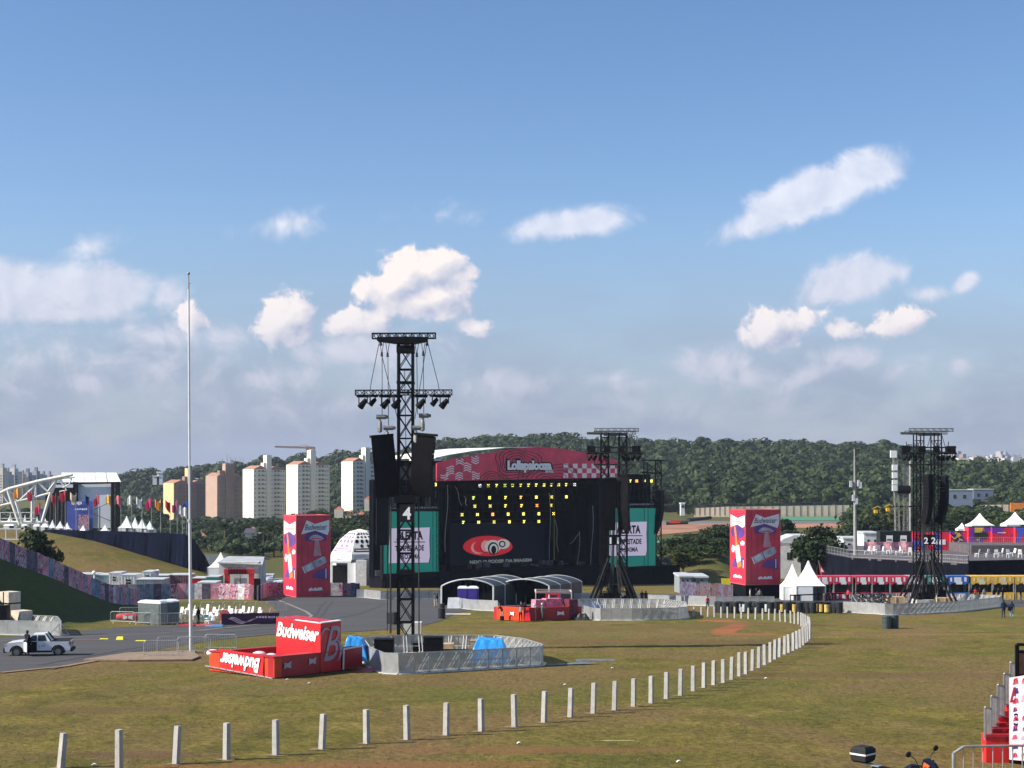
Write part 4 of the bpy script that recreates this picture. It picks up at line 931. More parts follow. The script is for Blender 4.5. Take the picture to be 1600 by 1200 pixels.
barrier_run([xy(*p) for p in [(712, 949), (735, 953), (778, 955)]], 'metal barriers in front of the purple toilets', 'barrier lines near the stage')
barrier_run([xy(*p) for p in [(820, 943), (870, 942), (955, 941)]], 'metal barriers behind the small red bar', 'barrier lines near the stage')
barrier_run([xy(*p) for p in [(1012, 944), (1060, 945.5), (1110, 947), (1160, 947), (1210, 947)]], 'metal barrier line behind the red shirted person', 'barrier lines near the stage')
barrier_run([xy(*p) for p in [(-60, 991), (0, 992), (60, 993), (96, 994)]], 'metal barriers behind the white pickup at the left edge', 'barrier lines on the left')
barrier_run([xy(*p) for p in [(96, 994), (90, 984), (50, 982)]], 'short metal barrier wing left of the green bank', 'barrier lines on the left')
# lone tilted panel near the purple toilets
b = MB(); p = G(708, 951); b.hexa([p+V(q) for q in ((-.7, 0, 0), (.7, 0, 0), (.7, .05, 0), (-.7, .05, 0), (-.6, .4, 1.25), (.7, .4, 1.25), (.7, .45, 1.25), (-.6, .45, 1.25))]); tag(b.build('leaning_panel', mat('pale_panel', (.6, .61, .62), .5, .1, 2), loc=p, world=True), 'pale square panel leaning in front of the first dark tent', 'panel')

# ------------------------------------------------------------------ pedestrian barricades (loop rail with bars)
def barricade():
    r = thing('crowd_barricade', '', 'barricade', (0, 0, 0)); b = MB(); L = 2.2; pts = [(-L/2, 0, .12), (-L/2, 0, .95), (-L/2+.13, 0, 1.08), (L/2-.13, 0, 1.08), (L/2, 0, .95), (L/2, 0, .12)]
    b.tube(pts, .024, 8); b.tube([(-L/2, 0, .2), (L/2, 0, .2)], .02, 6); b.build('frame', GALV, r); b = MB()
    for i in range(1, 18): x = -L/2+L*i/18; b.cyl((x, 0, .2), (x, 0, 1.08), .009, .009, 5)
    b.build('bars', GALV, r)
    for sx in (-.75, .75): b = MB(); b.tube([(sx, -.3, 0), (sx, -.22, .14), (sx, .22, .14), (sx, .3, 0)], .018, 6); b.build('foot', GALV, r)
    return r
BRC = barricade(); brcu = [0]
def put_brc(p, rz, lab, grp='barricades on the left', tilt=0, sc=1):
    o = BRC if not brcu[0] else dup(BRC); brcu[0] = 1; o.location = p; o.rotation_euler = (tilt, 0, rz); o.scale = (sc, 1, 1); tag(o, lab, 'barricade', grp); return o
for (x, y, rz, lab) in [(252, 1027, .05, 'barricade left of the tall pole, nearest the asphalt'), (303, 1021, .02, 'barricade right behind the foot of the tall pole'), (345, 1016, -.1, 'barricade between the tall pole and the red bar'), (272, 1020, .3, 'barricade standing behind the one left of the tall pole')]:
    put_brc(G(x, y), rz, lab, 'barricades round the tall pole')
for i, (x, y, rz, lab) in enumerate([(192, 974, -.25, 'barricade at the left end of the row before the grey toilets'), (228, 976, -.2, 'barricade before the left grey toilet'), (262, 977, .1, 'barricade before the dark side of the grey toilets'), (284, 976, .1, 'barricade right of the grey toilets'), (207, 966, 0, 'barricade above the red cushion on the green bank'), (330, 974, .1, 'barricade before the white chairs'), (300, 972, .2, 'barricade behind the tall pole by the white chairs')]):
    put_brc(G(x, y), rz, lab, 'barricades by the chairs', sc=1.15)
for i in range(7): put_brc(G(330+i*17, 956), .02, f'barricade behind the white chairs, {ordn(i)} from the left', 'barricades behind the white chairs')
# near right barricade
p = V((27.0/2, 0, 0)); Dn = 30.5; XN = (1585-800)*Dn/F; o = put_brc(V((10.35+.0, Dn-.5, terr(XN, Dn)+0)), R(4), 'galvanised barricade in the bottom right corner before the pink stairs', 'nearest barricade'); 
o.location.z = CZ+(HZ-1163)*30/F-1.10; o.scale = (1.6, 1, 1)

# ------------------------------------------------------------------ concrete posts
PT = [(95, 1200, 1148), (186, 1202, 1142), (275, 1194, 1137), (354, 1187, 1132), (431, 1180, 1127), (503, 1171, 1118), (573, 1162, 1111), (636, 1156, 1104), (697, 1149, 1100), (752, 1143, 1094), (804, 1136, 1087), (850, 1129, 1082), (891, 1121, 1077), (927, 1115, 1069), (960, 1110, 1066), (990, 1104, 1062), (1017.5, 1099, 1058), (1041, 1092, 1052), (1063, 1087, 1047), (1083, 1080, 1042),
      (1100, 1075, 1037), (1115.3, 1070.6, 1033.6), (1130, 1067, 1031.6), (1143, 1062, 1028), (1155, 1057, 1021), (1165.6, 1053.6, 1020), (1175.5, 1048, 1016), (1185.6, 1044, 1012), (1194.7, 1039.4, 1008.5), (1203.8, 1035, 1004.8), (1211, 1030.5, 1000.7), (1218, 1026.7, 998), (1226, 1022.7, 995), (1232.4, 1020, 992.6), (1239.6, 1017, 989.8), (1245, 1014, 987), (1250.3, 1012, 984.5), (1255, 1008.5, 981),
      (1258.8, 1004.5, 978.5), (1262, 1002.5, 975), (1265, 999, 971), (1265.5, 995, 968), (1264, 991, 965), (1261.5, 987.5, 963), (1258.7, 984, 961), (1255.5, 981, 959.5), (1252, 978.6, 958), (1247.4, 975.5, 957), (1241.4, 974.7, 956.5), (1235.7, 973.5, 955), (1227.4, 972, 953.5), (1219, 971, 954), (1210.5, 969.7, 952), (1201.5, 968.5, 952), (1191.5, 968, 951.5), (1180.4, 967.5, 950), (1169.4, 967, 950.5), (1158.5, 966.5, 949), (1148, 966, 949), (1137, 965.5, 949), (1126.8, 965, 949), (1116, 964, 948.5), (1106, 963.5, 948.5), (1095.8, 963, 949), (1084.4, 963, 949)]
PC = mat('post_concrete', (.40, .39, .365), .75, .10, 5, stain=(.36, .33, .28, .55), bump=.2); rp = random.Random(2); post0 = None
for i, (x, yb, yt) in enumerate(PT):
    p = G(x, yb); h = (yb-yt)*p.y/F+.05
    if post0 is None:
        b = MB(); w2 = .085; b.hexa([(-w2, -w2, -.3), (w2, -w2, -.3), (w2, w2, -.3), (-w2, w2, -.3), (-w2*.92, -w2*.92, 1), (w2*.92, -w2*.92, 1), (w2*.92, w2*.92, 1), (-w2*.92, w2*.92, 1)]); o = post0 = b.build('concrete_post', PC)
    else: o = post0.copy(); C.objects.link(o)
    kk = 1.1 if i < 38 else .92; o.location = p; tilt = {0: .09, 2: .09}.get(i, rp.uniform(-.035, .035)); o.rotation_euler = (rp.uniform(-.03, .03), tilt, R(60)+rp.uniform(-.12, .12)); o.scale = (kk, kk, h)
    lab = f'square concrete post, {ordn(i)} of the curved row counted from the near left end'
    tag(o, lab, 'post', 'concrete posts in the curved row')
# mowed red earth along the post row
b = MB()
for x, yb, yt in PT[:44]:
    c = G(x, yb); a0 = rp.uniform(0, 6); b.face([c+V((math.cos(t)*rp.uniform(.22, .5), math.sin(t)*rp.uniform(.18, .4), .015-SL*math.sin(t)*.3)) for t in [6.283*k/11 for k in range(11)]])
tag(b.build('worn_soil', mat('post_soil', (.20, .125, .06), .95, .3, 2)), 'patches of bare soil round the feet of the posts', 'soil', kind='structure')

# ------------------------------------------------------------------ printed red cubes
def face_art(part, O, Ux, Wd, Ht, nrm, front, col_base):
    """print on a cube face: O lower left corner, Ux unit width direction"""
    def q(u, v, o=.03): return O+Ux*(Wd*u)+Z*(Ht*v)+nrm*o
    def poly(nm, pts, m_, o=.03): b = MB(); b.face([q(u, v, o) for u, v in pts]); return b.build(nm, m_, part, world=True)
    if front:
        poly('print_sky', [(.24, .74), (.26, .685), (.88, .685), (.88, .76), (.86, .81), (.55, .83), (.32, .80)], PURP, .02); poly('print_land', [(.45, .25), (.62, .33), (.92, .36), (.95, .20), (.5, .23)], PURP, .02)
        poly('print_beam', [(.55, .70), (.66, .70), (.74, .50), (.50, .50)], mat('beam_print', (.55, .25, .28), .5, .1, 1), .025)
        poly('saucer', [(.36, .715), (.42, .745), (.50, .765), (.60, .765), (.72, .745), (.82, .715), (.72, .695), (.48, .695)], SILV, .03); poly('saucer', [(.36+.05, .722), (.76, .722), (.72, .707), (.46, .707)], CRIM, .035)
        a = R(24); cx, cy = .56, .40
        def rr(x, y): return (cx+(x*math.cos(a)-y*math.sin(a))/Wd, cy+(x*math.sin(a)+y*math.cos(a))/Ht)
        k = Wd/5.1; poly('can_print', [rr(x*k, y*k) for x, y in ((-1.75, -.52), (1.45, -.52), (1.7, -.35), (1.7, .35), (1.45, .52), (-1.75, .52))], SILV, .03)
        poly('can_print', [rr(x*k, y*k) for x, y in ((-.35, -.52), (-.15, -.52), (-.15, .52), (-.35, .52))], mat('can_band', (.2, .16, .2), .5, .2, 1), .04); poly('can_print', [rr(x*k, y*k) for x, y in ((-2.0, -.5), (-1.82, -.5), (-1.82, .5), (-2.0, .5))], PINK, .04); poly('can_print', [rr(x*k, y*k) for x, y in ((-1.6, -.38), (-.6, -.38), (-.6, .38), (-1.6, .38))], mat('can_light', (.62, .62, .64), .4, .2, 2), .04)
        poly('can_print', [rr(.75*k+math.cos(t)*.33*k, math.sin(t)*.33*k) for t in [6.283*i/14 for i in range(14)]], mat('can_mid', (.30, .30, .33), .4, .2, 2), .04)
        poly('bow_tie', [(.14, .77), (.30, .945), (.55, .895), (.97, .945), (.97, .82), (.92, .755), (.55, .815)], WHITE, .035); lettering('Budweiser', q(.57, .858, .05), Ux, Z+Ux*0, Wd*.66, Ht*.075, mat('script_grey', (.10, .08, .12), .5), part, shear=.35, bold=.015)
        lettering('#lollaBR', q(.57, .09, .04), Ux, Z, Wd*.42, Ht*.042, LETW, part, bold=.05); poly('white_bar', [(.86, .22), (.885, .22), (.885, .34), (.86, .34)], PINK)
    else:
        e = [(.5+.45*math.cos(t), .70+.09*math.sin(t)) for t in [6.283*i/20 for i in range(20)]]; poly('print_sky', e, PURP, .02); poly('print_land', [(.12, .22), (.9, .24), (.9, .36), (.3, .33)], PURP, .02)
        poly('bow_tie', [(.05, .76), (.05, .93), (.5, .885), (.95, .93), (.95, .78), (.8, .76), (.5, .80)], WHITE, .035); lettering('Budweiser', q(.5, .84, .05), Ux, Z, Wd*.8, Ht*.05, mat('pink_script', (.75, .3, .33), .5), part, shear=.35)
        poly('bottle_neck', [(.26, .77), (.36, .77), (.42, .70), (.45, .60), (.52, .52), (.36, .50), (.34, .60), (.30, .70)], mat('bottle_orange', (.75, .22, .04), .4), .04); poly('bottle_label', [(.34, .50), (.60, .53), (.72, .32), (.46, .28)], WHITE, .045); poly('bottle_foot', [(.46, .28), (.72, .31), (.76, .24), (.52, .21)], mat('bottle_orange', (.75, .22, .04), .4), .045)
        poly('pink_blob', [(.10, .46), (.16, .52), (.34, .50), (.28, .42), (.14, .42)], PINK, .03); poly('pink_blob', [(.66, .56), (.80, .59), (.95, .57), (.92, .53), (.72, .52)], PINK, .03); poly('white_bar', [(.84, .22), (.88, .22), (.88, .33), (.84, .33)], PINK)
        lettering('#lolla', q(.5, .10, .04), Ux, Z, Wd*.55, Ht*.045, LETW, part, bold=.06)
VINF = mat('red_vinyl_front', (.60, .030, .065), .45, .15, .4, bump=.25)
VINL = VINF
def red_cube(pxc, D, th, Wf, Wl, H, zb, lab):
    c = V(((pxc-800)*D/F, D, terr((pxc-800)*D/F, D))); t = thing('advertising_cube', lab, 'advertising tower', c); a = R(th); ux = V((math.cos(a), math.sin(a), 0)); ul = V((-math.sin(a), math.cos(a), 0))
    b = MB(); b.obox(c+Z*zb, ux*Wf, ul*Wl, Z*(H-zb)); w_ = b.build('vinyl_wrap', VINF, t, world=True)
    if zb > .3: b = MB(); b.obox(c-Z*.5+ux*.05+ul*.05, ux*(Wf-.1), ul*(Wl-.1), Z*(zb+.5)); b.build('black_base', BLK2, t, world=True)
    b = MB()
    for p in (c, c+ux*Wf, c+ul*Wl, c+ux*Wf+ul*Wl): b.bar(p+Z*zb, p+Z*(H+.06), .1)
    for k in (zb, H): b.bar(c+Z*k, c+ux*Wf+Z*k, .1); b.bar(c+Z*k, c+ul*Wl+Z*k, .1); b.bar(c+ux*Wf+Z*k, c+ux*Wf+ul*Wl+Z*k, .1); b.bar(c+ul*Wl+Z*k, c+ux*Wf+ul*Wl+Z*k, .1)
    b.build('edge_frame', mat('edge_red', (.5, .12, .10), .5), t, world=True)
    face_art(w_, c+Z*zb, ux, Wf, H-zb, V((math.sin(a), -math.cos(a), 0)), True, None)
    face_art(w_, c+ul*Wl+Z*zb, -ul, Wl, H-zb, V((-math.cos(a), -math.sin(a), 0)), False, None)
    b = MB()
    for i in range(1, 6): f = i/6; b.bar(c+ux*(Wf*f)+Z*zb+V((math.sin(a), -math.cos(a), 0))*.01, c+ux*(Wf*f)+Z*H+V((math.sin(a), -math.cos(a), 0))*.01, .03)
    [b.bar(c+ux*0+Z*(zb+(H-zb)*q)+V((math.sin(a), -math.cos(a), 0))*.01, c+ux*Wf+Z*(zb+(H-zb)*q)+V((math.sin(a), -math.cos(a), 0))*.01, .03) for q in (.2, .4, .6, .8)]; b.build('seam', mat('seam_red', (.28, .012, .03), .6), w_, world=True)
red_cube(463, 216, 28, 5.08, 5.3, 11.5, .05, 'tall red advertising tower with can print left of the domed tent')
red_cube(1165, 211, 16, 5.19, 5.14, 12.2, 1.9, 'tall red advertising tower on a black base right of the stage')

# ------------------------------------------------------------------ red bars
def wall(b, a, c, h, th=.3, z0=None, inward=None, m=0):
    a, c = V(a), V(c); d = (c-a); n = V((-d.y, d.x, 0)).normalized()*th*(inward or 1)
    za, zc = terr(a.x, a.y), terr(c.x, c.y); za += .05; zc += .05
    p = [V((a.x, a.y, za)), V((c.x, c.y, zc)), V((c.x, c.y, zc))+n, V((a.x, a.y, za))+n]; b.hexa(p+[q+Z*h for q in p], m)
A = G(327, 1048.5); Cc = G(428.6, 1060.7); E = G(560, 1051.5); dl = (A-Cc).normalized(); E1 = G(533, 1049); dr = (E1-Cc).normalized(); dl.z = dr.z = 0; dl.normalize(); dr.normalize()
n_l = V((dl.y, -dl.x, 0)); n_l = n_l if n_l.x < 0 else -n_l; n_r = V((dr.y, -dr.x, 0)); n_r = n_r if n_r.x > 0 else -n_r
bar1 = thing('drinks_bar', 'red drinks bar with a tall panel tower, nearest bar, beside tower 4', 'bar', Cc); b = MB()
DRED = mat('shaded_red_paint', (.40, .008, .016), .5, .12, 1.2)  # red deepened to put the shade of the right-hand sides into the colour
wall(b, Cc, A, 1.08, .45, inward=-1); b.build('left_counter', ORG, bar1, world=True)
b = MB(); wall(b, Cc+dr*.02, E1, 1.08, .45, inward=1); wall(b, A+dl*.0, A+dr*6.2, 1.08, .45, inward=-1); wall(b, A+dr*6.2-dl*.4, E1+dl*2.0, 1.08, .4); b.build('counter', DRED, bar1, world=True)
b = MB(); K = Cc+dr*(.68*5.75); 
for a_, c_ in ((A, Cc), ): pass
def slab(b, a, c, n, z0, h, th): p = [a+Z*z0, c+Z*z0, c+n*th+Z*z0, a+n*th+Z*z0]; b.hexa(p+[q+Z*h for q in p])
slab(b, A+n_l*.08, Cc+n_l*.08+dl*-.05, -n_l, 1.13, .05, .6); slab(b, Cc+n_r*.08, E1+n_r*.08, -n_r, 1.14, .05, .6); b.build('counter_top', DRED, bar1, world=True)
b = MB(); Kg = V((K.x, K.y, Cc.z-.1)); b.obox(Kg+n_r*.03, dl*4.57, dr*1.85, Z*2.72); tw = b.build('panel_tower', REDP, bar1, world=True)
b = MB(); b.obox(Kg+n_r*.03+Z*2.725+dl*.3, dl*-.33, dr*1.87, Z*.05); b.obox(Kg+n_r*.03+Z*2.725, dl*2.6, dr*.1, Z*.05); b.build('white_edge', WHITE, tw, world=True)
lettering('Budweiser', Kg+n_l*0+dl*2.28+Z*2.1+n_r*0-dr*.03, -dl, Z, 4.4, .85, LETW, tw, shear=.35, bold=.03)
lettering('B', Kg+dr*1.0+Z*1.55+n_r*.07, dr, Z, 1.5, 1.9, mat('b_grey', (.36, .28, .34), .5), tw, shear=.45, bold=.0)
b = MB(); c0 = Kg+n_r*.07
def arc(c, r, t0, t1, w_, nn=14):
    for i in range(nn):
        a0, a1 = t0+(t1-t0)*i/nn, t0+(t1-t0)*(i+1)/nn; k0, k1 = w_*math.sin(math.pi*i/nn)+.02, w_*math.sin(math.pi*(i+1)/nn)+.02
        b.face([c+dr*math.cos(a0)*r+Z*math.sin(a0)*r, c+dr*math.cos(a1)*r+Z*math.sin(a1)*r, c+dr*math.cos(a1)*(r+k1)+Z*math.sin(a1)*(r+k1), c+dr*math.cos(a0)*(r+k0)+Z*math.sin(a0)*(r+k0)])
arc(c0+dr*.95+Z*1.1, .75, -.9, .9, .22); arc(c0+dr*.5+Z*1.9, .45, .6, 3.3, .10); b.build('flourish', mat('b_grey', (.36, .28, .34), .5), tw, world=True)
# crimson cloth with upside-down lettering on the left counter
b = MB(); f0 = Cc+dl*1.0+n_l*.04; b.grid(lambda u, v: f0+dl*(4.7*u)+Z*(.02+1.12*v)+n_l*(.02+.02*math.sin(u*23)+.015*math.sin(v*5+u*9)), 24, 5); cl_ = b.build('hanging_banner', REDP, bar1, world=True)
lettering('Budweiser', f0+dl*2.35+Z*.58+n_l*.09, -dl, Z, 4.2, .82, LETW, cl_, shear=.35, bold=.03, rot180=True)
b = MB()
for k in (.18, .55):
    c = Cc+dr*(k*5.75)+Z*.62+n_r*.06; b.face([c+dr*x*.75+Z*y for x, y in ((-.42, -.17), (0, -.10), (.42, -.20), (.38, 0), (.46, .2), (0, .10), (-.38, .18), (-.36, 0))])
b.build('bow_tie', mat('pale_grey_print', (.45, .38, .42), .5), bar1, world=True)
b = MB(); b.obox(E1+dr*.1+Z*.1, dr*1.9, -n_r*.9, Z*1.1); b.obox(E1+dr*.1+n_r*.5-Z*.05, dr*3.2, n_r*1.2, Z*.08); b.build('end_counter', DRED, bar1, world=True)
b = MB(); b.tube([E1+dr*.12+n_r*.06+Z*.1, E1+dr*.14+n_r*.08+Z*1.25, E1+dr*2.0+n_r*.05+Z*1.25], .05, 6); b.build('white_trim', WHITE, bar1, world=True)
b = MB()
for i in range(9): q = Cc+dl*(i*.8)+n_l*.12; b.bar(q+Z*.04, q+dl*.7+Z*.04, .05); b.bar(q-Z*.05, q+Z*.06, .05)
b.build('base_rail', GREY, bar1, world=True)
for i, (x, y, s_) in enumerate(((405, 1024, .35), (333, 1020, .3), (424, 1026, .28))):
    b = MB(); p = W(x, y, [86.5, 87.5, 84][i]); b.ball((0, 0, 0), s_, 8, 0, (1.3, 1, .7)); o = b.build('plastic_bag', mat('pink_white', (.75, .62, .62), .7, .1, 3), smooth=True); o.location = p; tag(o, ['bulging white bag in the middle of the red bar', 'white bag on the left end of the red bar', 'white bag at the near corner of the red bar'][i], 'bag')
# second, farther bar
A2 = G(776, 968.5); C2 = G(818, 971.3); E2 = G(909, 968.6); bar2 = thing('drinks_bar', 'small red bar with a light frame roof, in front of tower 1', 'bar', C2)
b = MB(); wall(b, C2, A2, 1.25, .5, inward=-1); b.build('left_counter', ORG, bar2, world=True); b = MB(); wall(b, C2, E2, 1.25, .5, inward=1); wall(b, A2, A2+V((3.4, 3.0, 0)), 1.2, .4, inward=1); b.build('counter', DRED, bar2, world=True)
d2 = (E2-C2).normalized(); n2_ = V((d2.y, -d2.x, 0)); b = MB(); b.obox(C2+d2*2.0-n2_*1.0+Z*1.2, d2*1.1, -n2_*.8, Z*.75); b.obox(C2+d2*3.2-n2_*1.0+Z*1.2, d2*1.9, -n2_*.8, Z*.85); b.build('pink_box', mat('pink_print', (.75, .22, .32), .5, .3, 3), bar2, world=True)
b = MB(); b.obox(C2+d2*5.2+n2_*.03+Z*.1, d2*1.0, -n2_*1.0, Z*1.9); b.build('crate_stack', mat('maroon_lattice', (.12, .01, .03), .6, .5, 6), bar2, world=True)
b = MB(); q0, q1 = W(837, 925, 150), W(893, 926, 151)
b.bar(q0, q1, .2); b.bar(q0+V((0, 3, 0)), q1+V((0, 3, 0)), .12); b.bar(q0, q0+V((0, 3, 0)), .12); b.bar(q1, q1+V((0, 3, 0)), .12)
for x in (837, 893): p = W(x, 926, 150.5); b.bar(V((p.x, p.y, terr(p.x, p.y)+1.0)), p, .1)
b.build('roof_frame', mat('pale_timber', (.62, .52, .45), .7, .1, 2), bar2, world=True)
b = MB()
for x in (854, 873): p = W(x, 927, 150); b.bar(V((p.x, p.y, terr(p.x, p.y)+1.2)), p, .18)
b.bar(W(854, 928, 150), W(873, 928, 150), .15); b.build('red_posts', REDP, bar2, world=True)
b = MB(); 
for x0 in (6.0, ): c = C2+d2*4.2+n2_*.04+Z*.7; b.face([c+d2*x*.8+Z*y for x, y in ((-.5, -.2), (0, -.1), (.5, -.2), (.45, .2), (0, .1), (-.45, .2))])
b.build('bow_tie', WHITE, bar2, world=True)
b = MB(); n3 = V((d2.y, -d2.x, 0)); c = A2.lerp(C2, .6)+Z*.7+V((-.5, -.35, 0))*.2; dd = (C2-A2).normalized(); b.face([c+dd*x*.8+Z*y for x, y in ((-.5, -.2), (0, -.1), (.5, -.2), (.45, .2), (0, .1), (-.45, .2))]); b.build('bow_tie', WHITE, bar2, world=True)
b = MB(); p = W(822, 957, 144.5); b.prism([W(819, 970.5, 144.5), W(829, 970.5, 144.5), W(826, 949, 145.5), W(822, 949, 145.5)], (0, .15, 0)); tag(b.build('red_signboard', REDP, loc=p, world=True), 'red folding board standing before the small bar', 'sign')

# ------------------------------------------------------------------ tarpaulins, boxes inside ring four
def tarp(x0, x1, y0, y1, D, seed, lab, dep=2.2):
    p0, p1 = W(x0, y1, D), W(x1, y1, D); h = (y1-y0)*D/F; wd = p1.x-p0.x; r_ = random.Random(seed); ph = [r_.uniform(0, 6) for _ in range(6)]
    def fn(u, v):
        e = min(1, (1-max(abs(2*u-1), abs(2*v-1)))*3.2); cr = .05*abs(math.sin(u*9+ph[0]+v*5))+.05*abs(math.sin(v*8+ph[1]-u*13))+.03*abs(math.sin(u*19+v*23+ph[2]))-.06
        flare = 1+.22*(1-e)
        return V((p0.x+wd*(.5+(u-.5)*flare*.86+.02*cr), D-dep/2+dep*(.5+(v-.5)*flare)+dep*.5, p0.z-.1+h*(e**.9)*(1-.12*u+cr*(.6+.6*(1-e)))))
    b = MB(); b.grid(fn, 46, 30); c = W((x0+x1)/2, y1, D); o = b.build('tarpaulin', mat('blue_tarpaulin', (.04, .33, .78), .35, .08, 1.5), loc=c, world=True); tag(o, lab, 'tarpaulin', 'blue tarpaulins')
tarp(732, 799, 997, 1036, 93.5, 1, 'large blue tarpaulin covering gear in the right half of the near barrier ring'); tarp(533, 573, 994, 1030, 90.5, 4, 'crumpled blue tarpaulin right of the nearest red bar', 1.8)
for i, (x, y) in enumerate(((600.5, 1020), (677.5, 1017))):
    b = MB(); p = W(x, y, 98); b.box((0, 0, -.4), (1.22, 1.0, 1.25)); b.box((0, 0, .86), (1.26, 1.04, .05)); o = b.build('road_case', BLK); o.location = p; tag(o, ['black cabinet left of the foot of tower 4', 'black cabinet right of the foot of tower 4'][i], 'cabinet', 'black cabinets at tower 4')
b = MB(); p = W(645, 1006, 109); b.box((0, 0, -.6), (1.25, 1.0, 2.15)); o = b.build('generator_cabinet', mat('cream_paint', (.62, .60, .54), .5, .06, 2)); o.location = p; tag(o, 'cream cabinet standing behind the foot of tower 4', 'cabinet'); 
b = MB(); b.box((0, -.52, .7), (1.3, .06, .08)); b.box((0, -.52, -.1), (1.3, .06, .5)); b.build('dark_band', GREY, o)
for i, (x, y, D, s_, m_, lab) in enumerate([(698, 1013, 101, .9, WOOD, 'small wooden crate right of the black cabinets'), (655, 1014, 103, .8, BLK, 'black box behind the mast of tower 4'), (582, 1014, 100, .7, WOOD, 'brown crate left of the left black cabinet'), (570, 1018, 97, .8, BLK, 'dark box by the left end of the near barrier ring')]):
    b = MB(); b.box((0, 0, 0), (s_, s_, s_*.8)); b.bar((-s_/2, -s_/2-.02, s_*.4), (s_/2, -s_/2-.02, s_*.4), .06); o = b.build('crate', m_); o.location = GD(x, D); tag(o, lab, 'crate')
b = MB(); truss(b, W(690, 1019, 95), W(742, 1019, 95), .3, 0, .06); tag(b.build('lying_girder', BLK, loc=W(690, 1019, 95), world=True), 'black girder lying inside the near barrier ring', 'girder')

# ------------------------------------------------------------------ arched dark tents
def arch_tent(xl, xr, yb, yt, ye, D, lab, dep=9, shift=4.5):
    o0 = W((xl+xr)/2, yb, D); t = thing('arched_tent', lab, 'tent', o0); s = D/F; wl = (xr-xl)*s; H = (yb-yt)*s; He = (yb-ye)*s
    n = 12; pr = [(-wl/2, 0), (-wl/2, He)]+[(-wl/2+wl*i/n, He+(H-He)*math.sin(math.pi*i/n)**.8) for i in range(1, n)]+[(wl/2, He), (wl/2, 0)]
    dv = V((shift, dep, 0)); b = MB()
    for (x0, z0), (x1, z1) in zip(pr[:-1], pr[1:]): b.face([V((x0, 0, z0)), V((x1, 0, z1)), V((x1, 0, z1))+dv, V((x0, 0, z0))+dv])
    b.build('tent_cover', mat('dark_tent', (.045, .05, .05), .45, .2, .8, bump=.2), t)
    b = MB(); 
    for off in (0, .33, .66, 1): b.tube([V((x, -.02, z+.03))+dv*off for x, z in pr], .10 if off == 0 else .05, 6)
    b.build('arch_frame', mat('frame_white', (.7, .7, .66), .5, .05, 2), t)
    b = MB(); b.face([V((x, .02, z))+dv for x, z in pr]); r_ = random.Random(3)
    b.grid(lambda u, v: V((-wl/2+wl*(.0+.42*u*(1-v*.0)), .15+.35*math.sin(u*9)*u, 0))+Z*((He+(H-He)*math.sin(math.pi*.42*u)**.8)*(.02+.98*v))+V((0, 1.5*(1-v)*u, 0)), 14, 4)
    b.grid(lambda u, v: V((wl/2-wl*(.42*u), .15+.35*math.sin(u*9+1)*u, 0))+Z*((He+(H-He)*math.sin(math.pi*.42*u)**.8)*(.02+.98*v))+V((0, 1.5*(1-v)*u, 0)), 14, 4)
    b.build('curtain', BLK2, t)
arch_tent(690, 771, 949, 905.5, 916, 186, 'dark arched tent with white edge sheltering the purple toilets', 8, 4.2)
arch_tent(775.5, 858, 946, 905.5, 916, 190, 'dark arched tent with parted curtain behind the small red bar', 8, 4.4)
# portable toilets
def toilet(m_, mroof):
    r = thing('portable_toilet', '', 'toilet', (0, 0, 0)); b = MB(); b.box((0, 0, 0), (1.1, 1.1, 2.05)); b.build('cabin', m_, r); b = MB(); b.lathe((0, 0, 2.05), [(.82, 0), (.80, .12), (.5, .26), (.05, .30)], 4, rot=R(45)); b.build('roof', mroof, r)
    b = MB(); b.box((0, -.57, .1), (.8, .03, 1.85)); b.bar((.3, -.6, 1.0), (.3, -.6, 1.15), .04); b.build('door', m_, r); b = MB()
    for z in (.4, .9, 1.4, 1.8): b.bar((-.56, 0, z), (-.56, .5, z), .03)
    for x in (-.35, 0, .35): b.bar((-.57, x, .1), (-.57, x, 2.0), .04)
    b.build('ribs', m_, r); return r
TP1 = toilet(mat('toilet_purple', (.06, .035, .28), .5, .08, 2), WHITE)
for i, x in enumerate((723.5, 739.5)):
    o = TP1 if i == 0 else dup(TP1); o.location = GD(x, 183.5); o.rotation_euler = (0, 0, 0); tag(o, ['left purple portable toilet in the first dark tent', 'right purple portable toilet in the first dark tent'][i], 'toilet', 'purple toilets'); o.scale = (1.12, 1, 1.05)
TG = toilet(mat('toilet_grey', (.14, .17, .17), .5, .15, 2), mat('toilet_roof', (.75, .76, .74), .5, .1, 2))
for i, (x, y) in enumerate(((229, 974.5), (238, 975.5), (248, 976), (259, 974.5), (269, 973))):
    o = TG if i == 0 else dup(TG); o.location = G(x, y); o.rotation_euler = (0, 0, R(-20) if i < 3 else R(25)); tag(o, ordn(i)+' grey portable toilet from the left in the row by the white chairs', 'toilet', 'grey toilets'); o.scale = (1, 1, .95)

# ------------------------------------------------------------------ bins and drums
def bin_proto(m_, lab_m=None, r_=.32, h=.95, wrap=True):
    r = thing('waste_drum', '', 'drum', (0, 0, 0)); b = MB(); b.lathe((0, 0, 0), [(.01, 0), (r_, 0), (r_, .05), (r_*1.04, .3), (r_, .32), (r_*1.04, .62), (r_, .64), (r_*1.02, h-.04), (r_*.98, h), (.01, h)], 14); b.build('body', m_, r)
    if lab_m:
        b = MB(); n = 5
        for i in range(n): t0, t1 = R(-130+i*16), R(-130+(i+1)*16); k = r_*1.07; b.face([(math.cos(t0)*k, math.sin(t0)*k, .12), (math.cos(t1)*k, math.sin(t1)*k, .12), (math.cos(t1)*k, math.sin(t1)*k, .78), (math.cos(t0)*k, math.sin(t0)*k, .78)])
        b.build('wrap_label', lab_m, r)
    return r
DRM = mat('drum_green', (.035, .055, .055), .5, .15, 2)
